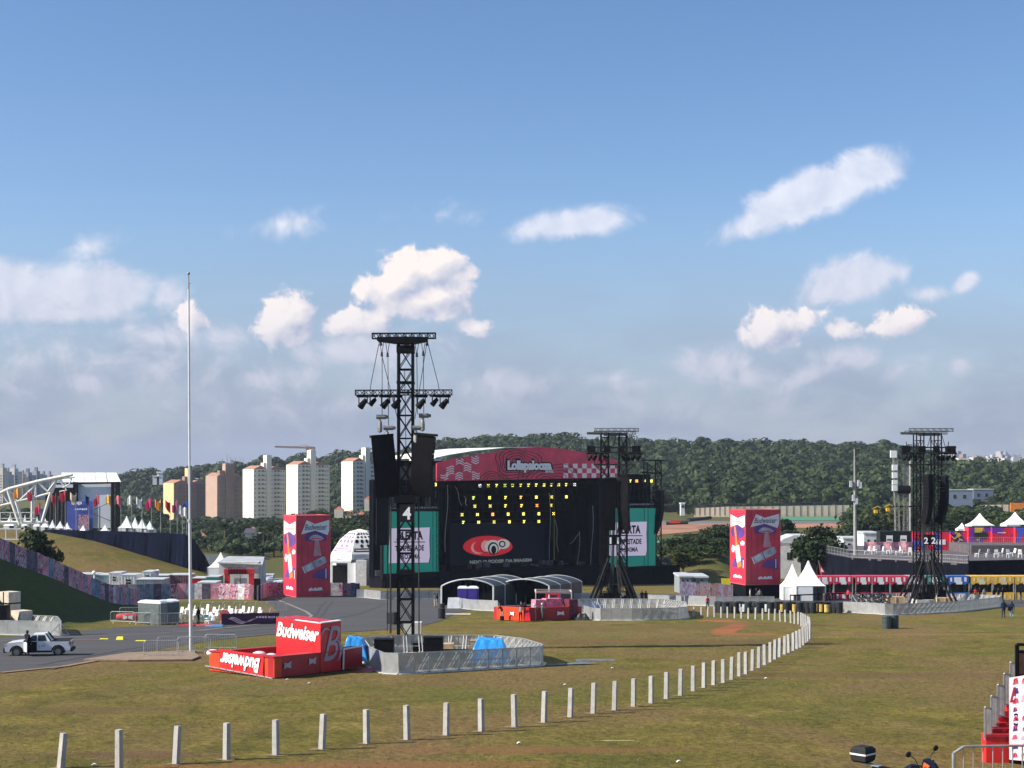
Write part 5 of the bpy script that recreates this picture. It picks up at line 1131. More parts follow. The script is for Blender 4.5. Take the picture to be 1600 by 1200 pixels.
pb = bin_proto(DRM); pw = bin_proto(BLK, mat('label_white', (.62, .68, .72), .5, .2, 4)); py_ = bin_proto(BLK, mat('label_yellow', (.70, .50, .12), .5, .2, 4)); pk = bin_proto(mat('drum_black', (.03, .033, .036), .5, .2, 2))
def put(proto, p, lab, cat, grp, sc=1, rz=0):
    o = proto if not proto.get('_u') else dup(proto)
    proto['_u'] = 1
    if '_u' in o.keys() and o is not proto: del o['_u']
    o.location = p; o.rotation_euler = (0, 0, rz); o.scale = (sc,)*3; tag(o, lab, cat, grp); return o
put(pb, G(1385.5, 982.5), 'left of two dark green drums standing alone on the grass', 'drum', 'drums on the open grass', 1.18); put(pb, G(1397, 982), 'right of two dark green drums standing alone on the grass', 'drum', 'drums on the open grass', 1.22)
put(pk, G(610, 975), 'dark drum on the asphalt left of tower 4', 'drum', 'dark drums', 1.1); put(pk, G(617, 976), 'dark drum second of the pair left of tower 4', 'drum', 'dark drums', 1.2); put(pk, G(690, 967), 'dark drum in front of the corner of the first dark tent', 'drum', 'dark drums', 1.1); put(pk, G(691, 955.5), 'drum at the left foot of the first dark tent', 'drum', 'dark drums', .9)
seq = [(1122, 'k'), (1126, 'k'), (1134, 'k'), (1139, 'k'), (1144, 'k'), (1149, 'k'), (1156, 'w'), (1163, 'w'), (1169, 'k'), (1175, 'w'), (1181, 'k'), (1186, 'k'), (1191, 'k'), (1198, 'w'), (1204, 'k'), (1214, 'k'), (1222, 'y'), (1229, 'k'), (1234, 'k'), (1241, 'y'), (1249, 'k'), (1256, 'k'), (1263, 'k'), (1270, 'k'), (1276, 'y'), (1283, 'y'), (1291, 'y'), (1298, 'k'), (1305, 'k'), (1311, 'k')]
for i, (x, c_) in enumerate(seq):
    put({'k': pk, 'w': pw, 'y': py_}[c_], G(x, 957+(i % 3)*.7), {'k': 'black', 'w': 'white labelled', 'y': 'yellow labelled'}[c_]+' drum, '+ordn(i)+' from the left in the long row beyond the posts', 'drum', 'row of drums beyond the posts', 1.25)

# ------------------------------------------------------------------ white peaked tents
def peak_tent(walls=True):
    r = thing('peaked_tent', '', 'tent', (0, 0, 0)); b = MB(); n = 8; k = len(b.v)
    def ringp(t, s): return [(x*s, y*s) for x, y in ((-1, -1), (0, -1), (1, -1), (1, 0), (1, 1), (0, 1), (-1, 1), (-1, 0))]
    prof = [(1.0, .55), (.84, .61), (.64, .73), (.45, .89), (.27, 1.08), (.12, 1.27), (.03, 1.42)]
    for s_, z in prof: b.v += [(x*.5, y*.5, z) for x, y in ringp(0, s_)]
    for j in range(len(prof)-1):
        for i in range(8): a = j*8+i; c = j*8+(i+1) % 8; b.f.append((a, c, c+8, a+8)); b.m.append(0)
    b.build('canopy', CANV, r); b = MB()
    for sx in (-.49, .49):
        for sy in (-.49, .49): b.bar((sx, sy, 0), (sx, sy, .55), .02)
    b.build('frame', GALV, r)
    if walls: b = MB(); b.grid(lambda u, v: V((-.49+.98*u, .485, .55*v)), 1, 1); b.grid(lambda u, v: V((-.49, -.485+.97*u, .55*v)), 1, 1); b.grid(lambda u, v: V((.49, -.485+.97*u, .55*v)), 1, 1); b.grid(lambda u, v: V((-.49+.55*u, -.49, .55*v)), 1, 1); b.build('side_wall', CANV, r)
    return r
PK = peak_tent(); pku = [0]
def put_peak(px, D, yb, yt, wpx, lab, grp, rz=0, hk=None, zb=None):
    o = PK if not pku[0] else dup(PK); pku[0] = 1; p = W(px, yb, D); wd = wpx*D/F; h = (yb-yt)*D/F; o.location = p; o.scale = (wd, wd, h/1.42); o.rotation_euler = (0, 0, rz); tag(o, lab, 'tent', grp)
put_peak(1263, 204, 938, 876, 46, 'large white peaked tent right of the right red tower', 'white tents by the right red tower'); put_peak(1238, 206, 937, 881, 34, 'white peaked tent touching the right red tower', 'white tents by the right red tower')
for i, (x, yb, yt, w_) in enumerate([(1503, 832, 817, 16), (1531, 832, 802, 36), (1586, 831, 800, 36)]): put_peak(x, 268, yb, yt, w_, ['small white peak showing above the mural containers', 'white peaked tent above the red mural, left of the large pair', 'white peaked tent above the mural at the right edge'][i], 'white tents above the mural containers')
put_peak(345, 262, 900, 863, 36, 'white peaked tent behind the tall pole by the service yard', 'white tents in the service yard')
for i, (x, yb, yt, w_) in enumerate([(16, 829, 804, 14), (39, 829, 804, 8), (58, 829, 807, 9), (71, 829, 810, 11), (82, 829, 812, 9), (94, 829, 814, 11), (105, 830, 816, 10), (130, 832, 820, 9), (164, 832, 819, 10), (198, 833, 806, 18), (211, 833, 808, 14), (222, 832, 810, 14), (234, 832, 814, 13)]):
    put_peak(x, 318, yb+3, yt, w_*1.25, 'small white peaked tent, '+ordn(i)+' from the left along the top of the navy wall', 'white tents behind the navy wall')
# red sign and grey sheets by the large white tents
b = MB(); p = W(1237, 905, 211); b.obox(W(1228, 909, 210.5), (20*211/F, 0, 0), (0, .08, 0), (0, 0, 8*211/F)); o = b.build('tent_sign', mat('red_sign', (.6, .04, .05), .5), loc=W(1228, 909, 210.5), world=True); tag(o, 'red sign board on the front of the tent by the right red tower', 'sign'); dashes(o, V((.15, -.03, .22)), V((1, 0, 0)), Z, 1.4, .26, 7, LETW, 3, world=False)
# long folded flag on a stick
b = MB(); b.bar(W(1285, 905, 208), W(1279, 876, 208), .06); b.build
fl = b.build('banner_flag', GREY, loc=W(1285, 905, 208), world=True); tag(fl, 'small red and white flag on a thin stick above the red booths', 'flag'); b = MB(); b.face([V(q) for q in ((-.45, 0, 2.3), (.35, 0, .9), (-.3, .1, .8))]); b.build('cloth', mat('red_sign', (.6, .04, .05), .5), fl); b = MB(); b.face([V(q) for q in ((-.2, -.02, 1.6), (.2, -.02, 1.0), (-.2, -.02, 1.0))]); b.build('white_mark', WHITE, fl)

# ------------------------------------------------------------------ market booths
def booth(col, name):
    m1 = mat('booth_'+name, col, .5, .12, 1.2); r = thing('market_booth', '', 'booth', (0, 0, 0)); b = MB(); b.box((0, 0, 0), (2.7, .5, .95)); b.build('counter', m1, r)
    b = MB(); n = 9; b.face([(-1.4, -.3, 2.15)]+[(-1.4+2.8*i/n, -.3, 2.15-(.22 if i % 3 == 1 else 0)) for i in range(1, n)]+[(1.4, -.3, 2.15), (1.4, -.3, 3.0), (-1.4, -.3, 3.0)]); b.box((0, 1.0, 2.95), (2.8, 2.6, .08)); b.build('awning', m1, r)
    b = MB()
    for x in (-1.33, 1.33):
        for y in (-.25, 2.2): b.bar((x, y, 0), (x, y, 3.0), .1)
    b.build('frame', GREY, r); b = MB(); b.box((0, 2.25, 0), (2.7, .08, 2.9)); b.box((-1.33, 1.2, 0), (.05, 2, 2.9)); b.build('back_wall', mat('booth_inner', (.13, .11, .10), .7, .3, 2), r)
    b = MB()
    for cx, w_, z0, z1 in ((-.95, .25, 2.35, 2.85), (-.1, .9, 2.25, 2.9), (.85, .3, 2.35, 2.9)): b.face([(cx-w_/2, -.32, z0), (cx+w_/2, -.32, z0), (cx+w_/2*.9, -.32, z1), (cx-w_/2*1.1, -.32, z1)])
    b.face([(-.35, -.34, 2.0), (.45, -.34, 2.0), (.45, -.34, 2.35), (-.35, -.34, 2.35)])
    for cx, w_ in ((-.8, .3), (.1, .5), (.9, .25)): b.face([(cx-w_/2, -.27, .2), (cx+w_/2, -.27, .2), (cx+w_/3, -.27, .8), (cx-w_/2, -.27, .75)])
    b.build('white_print', WHITE if name != 'yellow' else mat('cream_print', (.72, .62, .35), .5), r); return r
BR, BT, BB, BY, BW = booth((.62, .025, .07), 'red'), booth((.02, .22, .17), 'teal'), booth((.03, .12, .45), 'blue'), booth((.75, .42, .03), 'yellow'), booth((.55, .36, .34), 'pale')
for i, (pr, x, w_, nm) in enumerate([(BR, 1289, 26, 'red'), (BR, 1317, 30, 'red'), (BR, 1349, 26, 'red'), (BR, 1376, 28, 'red'), (BR, 1404, 27, 'red'), (BW, 1430, 26, 'pale pink'), (BT, 1461, 28, 'teal'), (BB, 1497, 34, 'blue'), (BY, 1533, 34, 'yellow'), (BY, 1567, 33, 'yellow'), (BY, 1602, 34, 'yellow')]):
    o = put(pr, G(x, 937.5), nm+' market booth, '+ordn(i)+' from the left in the row below the navy deck', 'booth', 'market booths below the deck'); o.scale = (w_*206/F/2.75, 1, 1.06)
# ------------------------------------------------------------------ raised deck with railings
dz = W(1328, 871, 238).z; d0 = W(1328, 871, 238); d1 = W(1513, 881, 222); d2a = W(1513, 876.5, 229); d3 = W(1680, 873, 235)
dk = thing('raised_deck', 'long raised deck with navy cloth skirt above the market booths', 'deck', V((d0.x, d0.y, terr(d0.x, d0.y)))); b = MB()
for a, c in ((d0, d1), (d2a, d3)):
    pts = [V((a.x, a.y, dz)), V((c.x, c.y, dz)), V((c.x+2, c.y+50, dz)), V((a.x-2, a.y+50, dz))]; b.prism(pts, (0, 0, -.3))
b.build('deck_floor', mat('deck_floor', (.10, .085, .09), .8, .2, 1), dk, world=True); b = MB()
for a, c in ((V((d0.x-2, d0.y+30, 0)), d0), (d0, d1), (d1, d2a), (d2a, d3)): drape(b, V((a.x, a.y-.1, 0)), V((c.x, c.y-.1, 0)), terr(a.x, a.y)-1, dz-.05, 30, .1)
b.build('cloth_skirt', mat('deck_skirt', (.004, .005, .012), .75, .25, .5, bump=.2), dk, world=True)
def railing(pts, h, lab, grp, parent=None, m_=GALV, bars=True, step=1.8, name='railing'):
    b = MB(); q = [V(p) for p in pts]
    for a, c in zip(q[:-1], q[1:]):
        L = (c-a).length; n = max(1, int(L/step)); b.bar(a+Z*h, c+Z*h, .06); b.bar(a+Z*h*.5, c+Z*h*.5, .035); b.bar(a+Z*.1, c+Z*.1, .05)
        for i in range(n+1): p = a.lerp(c, i/n); b.bar(p, p+Z*h, .07)
        if bars:
            for i in range(n*6): p = a.lerp(c, i/(n*6)); b.bar(p+Z*.1, p+Z*h, .02)
    if parent: return b.build(name, m_, parent, world=True)
    o = b.build(name, m_, loc=q[0], world=True); return tag(o, lab, 'railing', grp)
zz = lambda p: V((p.x, p.y, dz)); railing([V((d0.x-1, d0.y+20, dz)), zz(d0), zz(d1)], 1.15, 'long grey railing along the front of the navy deck', 'deck railings'); railing([zz(d1), zz(d2a), zz(d3)], 1.15, 'grey railing along the right part of the navy deck', 'deck railings')
q0, q1 = zz(W(1512, 857, 250)), zz(W(1680, 857, 250)); q0.z = q1.z = dz+1.4; railing([q0, q1], 1.2, 'tall grey railing of the upper terrace in front of the mural', 'deck railings')
b = MB(); b.prism([V((q0.x, 248, dz)), V((q1.x+4, 248, dz)), V((q1.x+4, 262, dz)), V((q0.x, 262, dz))], (0, 0, 1.4)); tag(b.build('terrace', mat('deck_floor', (.10, .085, .09), .8, .2, 1), loc=V((q0.x, 248, dz)), world=True), 'dark raised terrace step on the right part of the deck', 'terrace')
# mural containers on the deck
def mural(name, seed):
    m = bpy.data.materials.new(name); m.use_nodes = True; t = NT(m.node_tree); t.n.clear(); ge = t.new('ShaderNodeNewGeometry'); b = t.new('ShaderNodeBsdfPrincipled', inp={'Roughness': .55}); o = t.new('ShaderNodeOutputMaterial')
    mp = t.new('ShaderNodeMapping'); mp.inputs['Location'].default_value = (seed, 0, seed*.3); mp.inputs['Scale'].default_value = (1, 1, .45); t.link(ge.outputs['Position'], mp.inputs[0]); n = t.noise(mp.outputs[0], .17, 1, .4, .6)
    c = t.ramp(n, [(0, (.07, .06, .36)), (.37, (.70, .03, .07)), (.50, (.08, .14, .58)), (.55, (.72, .03, .07)), (.61, (.22, .04, .34)), (.66, (.85, .55, .04))], 'CONSTANT'); t.link(c, b.inputs['Base Color']); t.link(b.outputs[0], o.inputs[0]); return m
MUR = mural('mural_paint', 3.3)
cx = [(1375, 1425), (1426, 1457), (1458, 1484), (1485, 1512), (1513, 1549), (1550, 1585), (1586, 1640)]
BLC = mat('container_black', (.025, .03, .03), .6, .2, 2)
for i, (x0, x1) in enumerate(cx):
    D = 262-i*.6; p0, p1 = W(x0, 860, D), W(x1-.4, 860, D); zb_ = dz+(1.4 if i > 3 else 0); ht = W(0, 831 if i < 4 else 824, D).z-zb_
    r = thing('mural_container', ['black container with white doors at the left end of the deck', 'mural container behind tower 2', 'mural container with a white banner right of tower 2', 'mural container with black and yellow waves', 'red mural container with a dark serving hatch', 'blue and red mural container with small white print', 'mural container cut by the right edge'][i], 'container', V((p0.x, D, zb_)), 0, 'painted containers on the deck')
    b = MB(); b.obox((0, 0, 0), (p1.x-p0.x, 0, 0), (0, 2.6, 0), (0, 0, ht)); body = b.build('container_body', BLC if i == 0 else MUR, r); b = MB(); wd = p1.x-p0.x
    for k in range(int(wd/.3)): b.bar((k*.3+.1, -.02, .1), (k*.3+.1, -.02, ht-.1), .04)
    b.build('ribs', BLC if i == 0 else MUR, body); b = MB(); b.obox((0, -.03, ht), (wd, 0, 0), (0, 2.7, 0), (0, 0, .1)); b.build('roof_rail', BLC, r)
    if i == 0:
        for k in (.20, .64): b = MB(); b.obox((wd*k, -.06, 0), (wd*.2, 0, 0), (0, .05, 0), (0, 0, ht*.8)); dd_ = b.build('door', WHITE, r); dashes(dd_, V((wd*k+.1, -.09, ht*.5)), V((1, 0, 0)), Z, wd*.2-.2, .4, 3, LETB, 4, world=False)
    if i == 2: b = MB(); b.obox((wd*.2, -.08, ht*.3), (wd*.55, 0, 0), (0, .05, 0), (0, 0, ht*.28)); b.build('white_banner', WHITE, r)
    if i == 3:
        for jj in range(7):
            b = MB()
            for k in range(10):
                f = lambda u: V((wd*(.05+.55*u+.25*math.sin(1.2)), -.08, 0))
                x_ = lambda u: wd*(.0+.6*u+.04*jj); z_ = lambda u: ht*(.98-.135*jj-.14*math.sin(u*5.5)-.12*u)
                u0, u1 = k/10, (k+1)/10
                if z_(u1) > ht*.03: b.face([(x_(u0), -.08, z_(u0)-ht*.06), (x_(u1), -.08, z_(u1)-ht*.06), (x_(u1), -.08, z_(u1)), (x_(u0), -.08, z_(u0))])
            b.build('wavy_stripe', [mat('stripe_black', (.01, .01, .01), .5), mat('stripe_yellow', (.65, .55, .04), .5)][jj % 2], body)
    if i == 4: b = MB(); b.obox((wd*.25, -.08, ht*.25), (wd*.6, 0, 0), (0, .05, 0), (0, 0, ht*.4)); b.build('hatch', GLASS, r); dashes(body, V((wd*.3, -.1, ht*.74)), V((1, 0, 0)), Z, 1.6, .3, 7, mat('gold_print', (.5, .38, .12), .5), 5, world=False)
    if i == 5: dashes(body, V((wd*.25, -.1, ht*.6)), V((1, 0, 0)), Z, 1.5, .22, 6, LETW, 6, world=False)
# white chairs proto (used on the deck and on the left)
def chair():
    r = thing('white_chair', '', 'chair', (0, 0, 0)); b = MB(); b.box((0, 0, .42), (.5, .5, .05)); b.build('seat', WHITE, r); b = MB(); b.hexa([(-.23, .2, .46), (.23, .2, .46), (.23, .24, .46), (-.23, .24, .46), (-.20, .30, 1.0), (.20, .30, 1.0), (.20, .34, 1.0), (-.20, .34, 1.0)]); b.build('backrest', WHITE, r)
    for sx in (-.21, .21):
        for sy in (-.21, .21): b = MB(); b.bar((sx, sy, 0), (sx*.95, sy*.95, .42), .05); b.build('leg', WHITE, r)
    return r
CH = chair()
chs = [(286, 963), (291, 956), (302, 965), (308, 957), (312, 963), (321, 956), (320, 964), (325, 970), (331, 961), (335, 966), (338, 958), (343, 963), (350, 966), (354, 959), (358, 964), (364, 967), (364, 960), (372, 965), (377, 959), (384, 967), (385, 961), (391, 960), (402, 962), (404, 967), (417, 963), (326, 974), (300, 958), (281, 961), (346, 956), (370, 956)]
for i, (x, y) in enumerate(sorted(chs)): put(CH, G(x, y+4), 'white plastic chair, '+ordn(i)+' from the left in the group behind the purple banner', 'chair', 'white chairs in the left enclosure', 1.05, R(-55)+rn.uniform(-.5, .5))
for i, (x, D) in enumerate([(1355, 246), (1363, 247), (1371, 250), (1380, 246), (1388, 248), (1396, 247), (1403, 245), (1410, 249), (1422, 244), (1527, 238), (1541, 238), (1556, 237), (1563, 240), (1577, 237), (1583, 240), (1594, 237)]):
    p = W(x, 0, D); put(CH, V((p.x, p.y, dz+.02)), ('white chair on the deck, '+ordn(i)+' from the left'), 'chair', 'white chairs on the deck', 1.3, rn.uniform(0, 6))
b = MB(); p = W(1350, 862, 256); b.grid(lambda u, v: V((15*u*.55, .15*math.sin(u*20), 1.6*v)), 20, 1); o = b.build('mesh_banner', mat('pink_white_mesh', (.65, .25, .28), .6, .45, 1.2)); o.location = V((p.x, p.y, dz)); tag(o, 'pink and white printed banner behind the chairs at the left of the deck', 'banner')
# ------------------------------------------------------------------ poster fence on the left bank
def postermat(name, seed, dark=1.0):
    m = bpy.data.materials.new(name); m.use_nodes = True; t = NT(m.node_tree); t.n.clear(); ge = t.new('ShaderNodeTexCoord'); b = t.new('ShaderNodeBsdfPrincipled', inp={'Roughness': .7}); o = t.new('ShaderNodeOutputMaterial')
    mp = t.new('ShaderNodeMapping'); mp.inputs['Location'].default_value = (seed, seed*2, 0); t.link(ge.outputs['Object'], mp.inputs[0])
    n = t.noise(mp.outputs[0], 1.6, 3, .6, 1.5); k = dark
    c = t.ramp(n, [(0, (.03*k, .03*k, .08*k)), (.40, (.45*k, .07*k, .12*k)), (.47, (.50*k, .33*k, .38*k)), (.52, (.10*k, .12*k, .22*k)), (.57, (.60*k, .55*k, .56*k)), (.63, (.28*k, .05*k, .12*k))], 'CONSTANT')
    t.link(c, b.inputs['Base Color']); t.link(b.outputs[0], o.inputs[0]); return m
PM = [postermat('poster_a', 1), postermat('poster_b', 5), postermat('poster_c', 9), mat('poster_blue', (.14, .20, .30), .7, .4, 1.5), mat('poster_pink', (.50, .22, .28), .7, .3, 1.2), mat('poster_white', (.50, .48, .50), .7, .3, 2), mat('poster_dark', (.07, .06, .10), .7, .5, 2)]
def poster_fence(path, h, label, zoff=0, name='poster_fence', rows=1, seg=1.1, seed=1, pal=None):
    r_ = random.Random(seed); q = [V((*p, 0)) for p in path]; L = [0]
    for a, c in zip(q[:-1], q[1:]): L.append(L[-1]+(c-a).length)
    n = int(L[-1]/seg)
    def at(s):
        for i in range(len(q)-1):
            if s <= L[i+1]+1e-6: return q[i].lerp(q[i+1], (s-L[i])/(L[i+1]-L[i]))
        return q[-1]
    o0 = at(0); root = thing(name, label, 'fence', (o0.x, o0.y, terr(o0.x, o0.y)))
    for i in range(n):
        a, c = at(L[-1]*i/n), at(L[-1]*(i+1)/n); a.z = terr(a.x, a.y)+zoff; c.z = terr(c.x, c.y)+zoff
        b = MB(); hh = h*r_.uniform(.97, 1.03); d = c-a; nn = V((d.y, -d.x, 0)).normalized()*.03
        b.hexa([a, c, c+nn, a+nn, a+Z*hh, c+Z*hh, c+nn+Z*hh, a+nn+Z*hh]); b.build('poster', r_.choice(pal or PM), root, world=True)
    b = MB()
    for i in range(n+1): a = at(L[-1]*i/n); a.z = terr(a.x, a.y)+zoff; b.bar(a-Z*.3, a+Z*(h+.05), .06)
    b.build('fence_posts', GREY, root, world=True); return root
bp = [(( (px-800)*D/F), D) for px, D, h in [(-90, 141, 0), (0, 150, 0), (41, 155, 0), (81, 160, 0), (130, 167, 0), (179, 175, 0), (218, 186.7, 0)]]
poster_fence(bp, 2.0, 'colourful poster fence climbing the left bank', seed=4)
poster_fence([xy(*p) for p in [(150, 938), (200, 937), (280, 936), (345, 936), (392, 937)]], 2.1, 'poster fence running behind the grey toilets and white chairs', seed=8)
poster_fence([xy(*p) for p in [(402, 939), (418, 932), (446, 931)]], 2.0, 'short pink poster fence left of the left red tower', seed=2)
poster_fence([xy(*p) for p in [(517, 931), (540, 931), (562, 932)]], 1.9, 'poster fence between the left red tower and the stage', seed=12)
poster_fence([xy(*p) for p in [(1062, 931), (1100, 933), (1124, 934), (1145, 937)]], 2.0, 'reddish poster fence left of the black tower base', seed=5, pal=[postermat('poster_e_shaded', 2, .22), postermat('poster_f_shaded', 7, .18), PM[6]])  # poster colours darkened to paint in the shade on this fence
# ------------------------------------------------------------------ navy cloth wall over the hill
nv = [(66, 828.5, 834, 282), (80, 827, 838, 280), (110, 828.5, 842, 279), (150, 829.5, 850, 278), (190, 830, 860, 277), (230, 832, 870, 276), (262, 833, 880, 275), (290, 835, 889, 274), (302, 842, 893, 274), (308, 851, 894, 277), (320, 868, 893, 280), (329, 886, 893, 283)]
b = MB()
for (x0, t0, b0, D0), (x1, t1, b1, D1) in zip(nv[:-1], nv[1:]):
    n = 5
    for i in range(n):
        f = lambda u: (W(x0+(x1-x0)*u, b0+(b1-b0)*u+4, D0+(D1-D0)*u+.25*math.sin((x0+(x1-x0)*u)*.9)), W(x0+(x1-x0)*u, t0+(t1-t0)*u, D0+(D1-D0)*u))
        (a, at_), (c, ct) = f(i/n), f((i+1)/n); b.face([a, c, ct, at_])
tag(b.build('cloth_wall', mat('navy_cloth_wall', (.004, .007, .024), .8, .3, .25, bump=.3), loc=W(200, 870, 277), world=True), 'long navy cloth wall along the crest of the left hill', 'wall')
# small white building and bits at the far left edge
b = MB(); b.box((0, 0, 0), (2.2, .1, .12)); 
o = None
b = MB()
for x in (0, 1.2, 2.4, 3.6): b.bar((x, 0, 0), (x, 0, 1.25), .1)
for z in (0.1, 1.25): b.bar((-3, 0, z), (3.6, 0, z), .12)
o = b.build('terrace_railing', WHITE); o.location = W(-8, 844, 170); tag(o, 'white painted railing at the left edge below the white roof truss', 'railing')
b = MB()
for i in range(8): b.bar((i*1.9-9, 0, 0), (i*1.9-9, 0, 2.2), .12)
for z in (0.05, 1.1, 2.2): b.bar((-9, 0, z), (5.5, 0, z), .12)
o = b.build('terrace_railing', WHITE); o.location = W(12, 819, 290); tag(o, 'white terrace frame under the arms of the white roof truss', 'railing')
# ------------------------------------------------------------------ white roof truss at the far left
WT = mat('white_steel', (.74, .73, .66), .45, .06, 1); D = 296
t = thing('white_roof_truss', 'big white steel roof truss with slanted legs at the left edge', 'roof truss', GD(30, D)); b = MB(); w_ = lambda x, y, d=0: W(x, y, D+d)
def tb(b, pts, r): 
    for a, c in zip(pts[:-1], pts[1:]): b.cyl(w_(*a), w_(*c), r, r, 8)
tb(b, [(-40, 783), (0, 770.5), (14, 764), (60, 752), (113, 741.5)], .34); b.build('top_chord', WT, t, world=True)
b = MB(); tb(b, [(-40, 800), (14, 787), (29, 783), (55, 777), (79, 770)], .22); tb(b, [(4, 772), (14, 788), (22, 776)], .14); tb(b, [(14, 765), (28, 784), (56, 758), (55, 777)], .15); tb(b, [(60, 754), (75, 768), (88, 750)], .2); tb(b, [(33, 780), (55, 757)], .12); tb(b, [(100, 744), (112, 748), (108, 757), (98, 762)], .14); tb(b, [(92, 752), (100, 758), (104, 766), (93, 768)], .12); tb(b, [(80, 750), (117, 746)], .1); tb(b, [(90, 747), (104, 757)], .1); b.build('lattice', WT, t, world=True)
b = MB(); tb(b, [(12, 765), (31, 820)], .36); tb(b, [(25, 783), (35, 818)], .3); tb(b, [(51, 774), (51, 815)], .36); tb(b, [(79, 770), (66, 815)], .3); b.prism([w_(80, 752), w_(90, 748), w_(82, 771), w_(77, 770)], (0, .4, 0)); b.build('leg', WT, t, world=True)
b = MB(); tb(b, [(-20, 816), (75, 816)], .25); b.build('tie_beam', WT, t, world=True)
# ------------------------------------------------------------------ second stage, far left
D = 345; o0 = GD(145, D); s2 = thing('side_stage', 'white roofed side stage behind the navy wall at the far left', 'stage', o0); b = MB(); w_ = lambda x, y, d=0: W(x, y, D+d)
for i in range(5):
    x0, x1 = 90+i*17.6, 90+(i+1)*17.6; b.face([w_(x0+6, 738.5, 14), w_(x1+6-i*.6, 738.5, 14), w_(x1+(7 if i < 4 else 11), 753, 0), w_(x0+8, 753, 0)])
b.face([w_(181, 738.5, 14), w_(187, 753, 0), w_(187, 753, 16)]); b.build('roof', CANV, s2, world=True)
b = MB(); b.face([w_(120, 825), w_(178, 825), w_(176, 755), w_(120, 755)]); b.build('white_backdrop', mat('grey_white_cloth', (.66, .70, .76), .8, .1, .3), s2, world=True)
b = MB()
for x in (118, 176, 184): b.bar(w_(x, 830, -.5), w_(x, 753, -.5), .9 if x != 176 else .6)
b.bar(w_(86, 756, -.5), w_(187, 754, -.5), .4); b.box(w_(100, 830, 8), (5.5, 10, 10)); b.build('black_frame', BLK, s2, world=True)
b = MB()
for x in (78, 84, 90, 96): b.bar(w_(x, 828, 1), w_(x+1, 775, 1), .3)
for x in (139, 156, 173): b.bar(w_(x, 828, -3), w_(x, 792, -3), .15)
b.bar(w_(139, 800, -3), w_(175, 815, -3), .12); b.bar(w_(172, 785, -3), w_(139, 800, -3), .12); b.build('scaffold', mat('dark_girder', (.06, .065, .06), .6, .3, 2), s2, world=True)
b = MB(); b.face([w_(104, 828, -4), w_(145, 828, -4), w_(145, 783, -4), w_(104, 783, -4)]); bb = b.build('blue_banner', mat('blue_vinyl', (.055, .08, .36), .6, .15, .3), s2, world=True)
b = MB(); b.face([w_(122, 828, -4.2), w_(139, 828, -4.2), w_(138, 805, -4.2), w_(123, 804, -4.2)]); b.build('printed_figures', postermat('poster_d', 3), bb, world=True); dashes(bb, w_(112, 789, -4.2), V((1, 0, 0)), Z, 16*D/F, .8, 7, LETW, 3); dashes(bb, w_(117, 797, -4.2), V((1, 0, 0)), Z, 20*D/F, .4, 9, LETW, 4)
b = MB(); b.face([w_(62, 825, -2), w_(68, 825, -2), w_(68, 795, -2), w_(62, 795, -2)]); b.build('blue_banner', mat('blue_vinyl', (.055, .08, .36), .6, .15, .3), s2, world=True)
# flags
FC = {'orange': (.75, .30, .03), 'crimson': (.50, .03, .07), 'cream': (.65, .55, .38), 'navy': (.03, .06, .22), 'yellow orange': (.75, .45, .06), 'pink': (.65, .16, .20), 'white': (.75, .75, .74), 'magenta': (.55, .03, .13), 'purple': (.25, .04, .13)}
fl = [(27, 772, 'orange', 290), (47, 774, 'crimson', 290), (60, 795, 'crimson', 288), (84, 779, 'crimson', 288), (99, 774, 'crimson', 288), (116, 778, 'cream', 287), (136, 780, 'navy', 286), (152, 781, 'crimson', 285), (170, 782, 'yellow orange', 284), (186, 783, 'pink', 284), (203, 784, 'white', 283), (219, 785, 'white', 283), (234, 787, 'magenta', 282), (248, 788, 'orange', 281), (263, 789, 'crimson', 280), (274, 790, 'purple', 279), (282, 798, 'white', 279), (289, 802, 'white', 280), (292, 790, 'navy', 281)]
for i, (x, y, c_, D) in enumerate(fl):
    p = W(x+3, y-8, D); bz = CZ-13; bz = GD(x, D).z; r = thing('flag', '%s flag on a pole, %s from the left in the long row' % (c_, ordn(i)), 'flag', V((p.x, p.y, bz)), 0, 'flags on poles at the left'); b = MB(); b.cyl((0, 0, 0), (0, 0, p.z-bz), .07, .045, 6); b.build('pole', GREY, r)
    b = MB(); h = p.z-bz; ph = rn.uniform(0, 6); sc_ = rn.uniform(.8, 1.15); b.grid(lambda u, v: V((-u*1.0*sc_, .25*math.sin(u*6+ph), h-.1-v*2.0*(1-.35*u)-u*.5*math.sin(ph)**2-.35*math.sin(u*4+ph))), 6, 4); b.build('cloth', mat('flag_'+c_.replace(' ', '_'), FC[c_], .7, .15, 1.5, transl=.3), r)
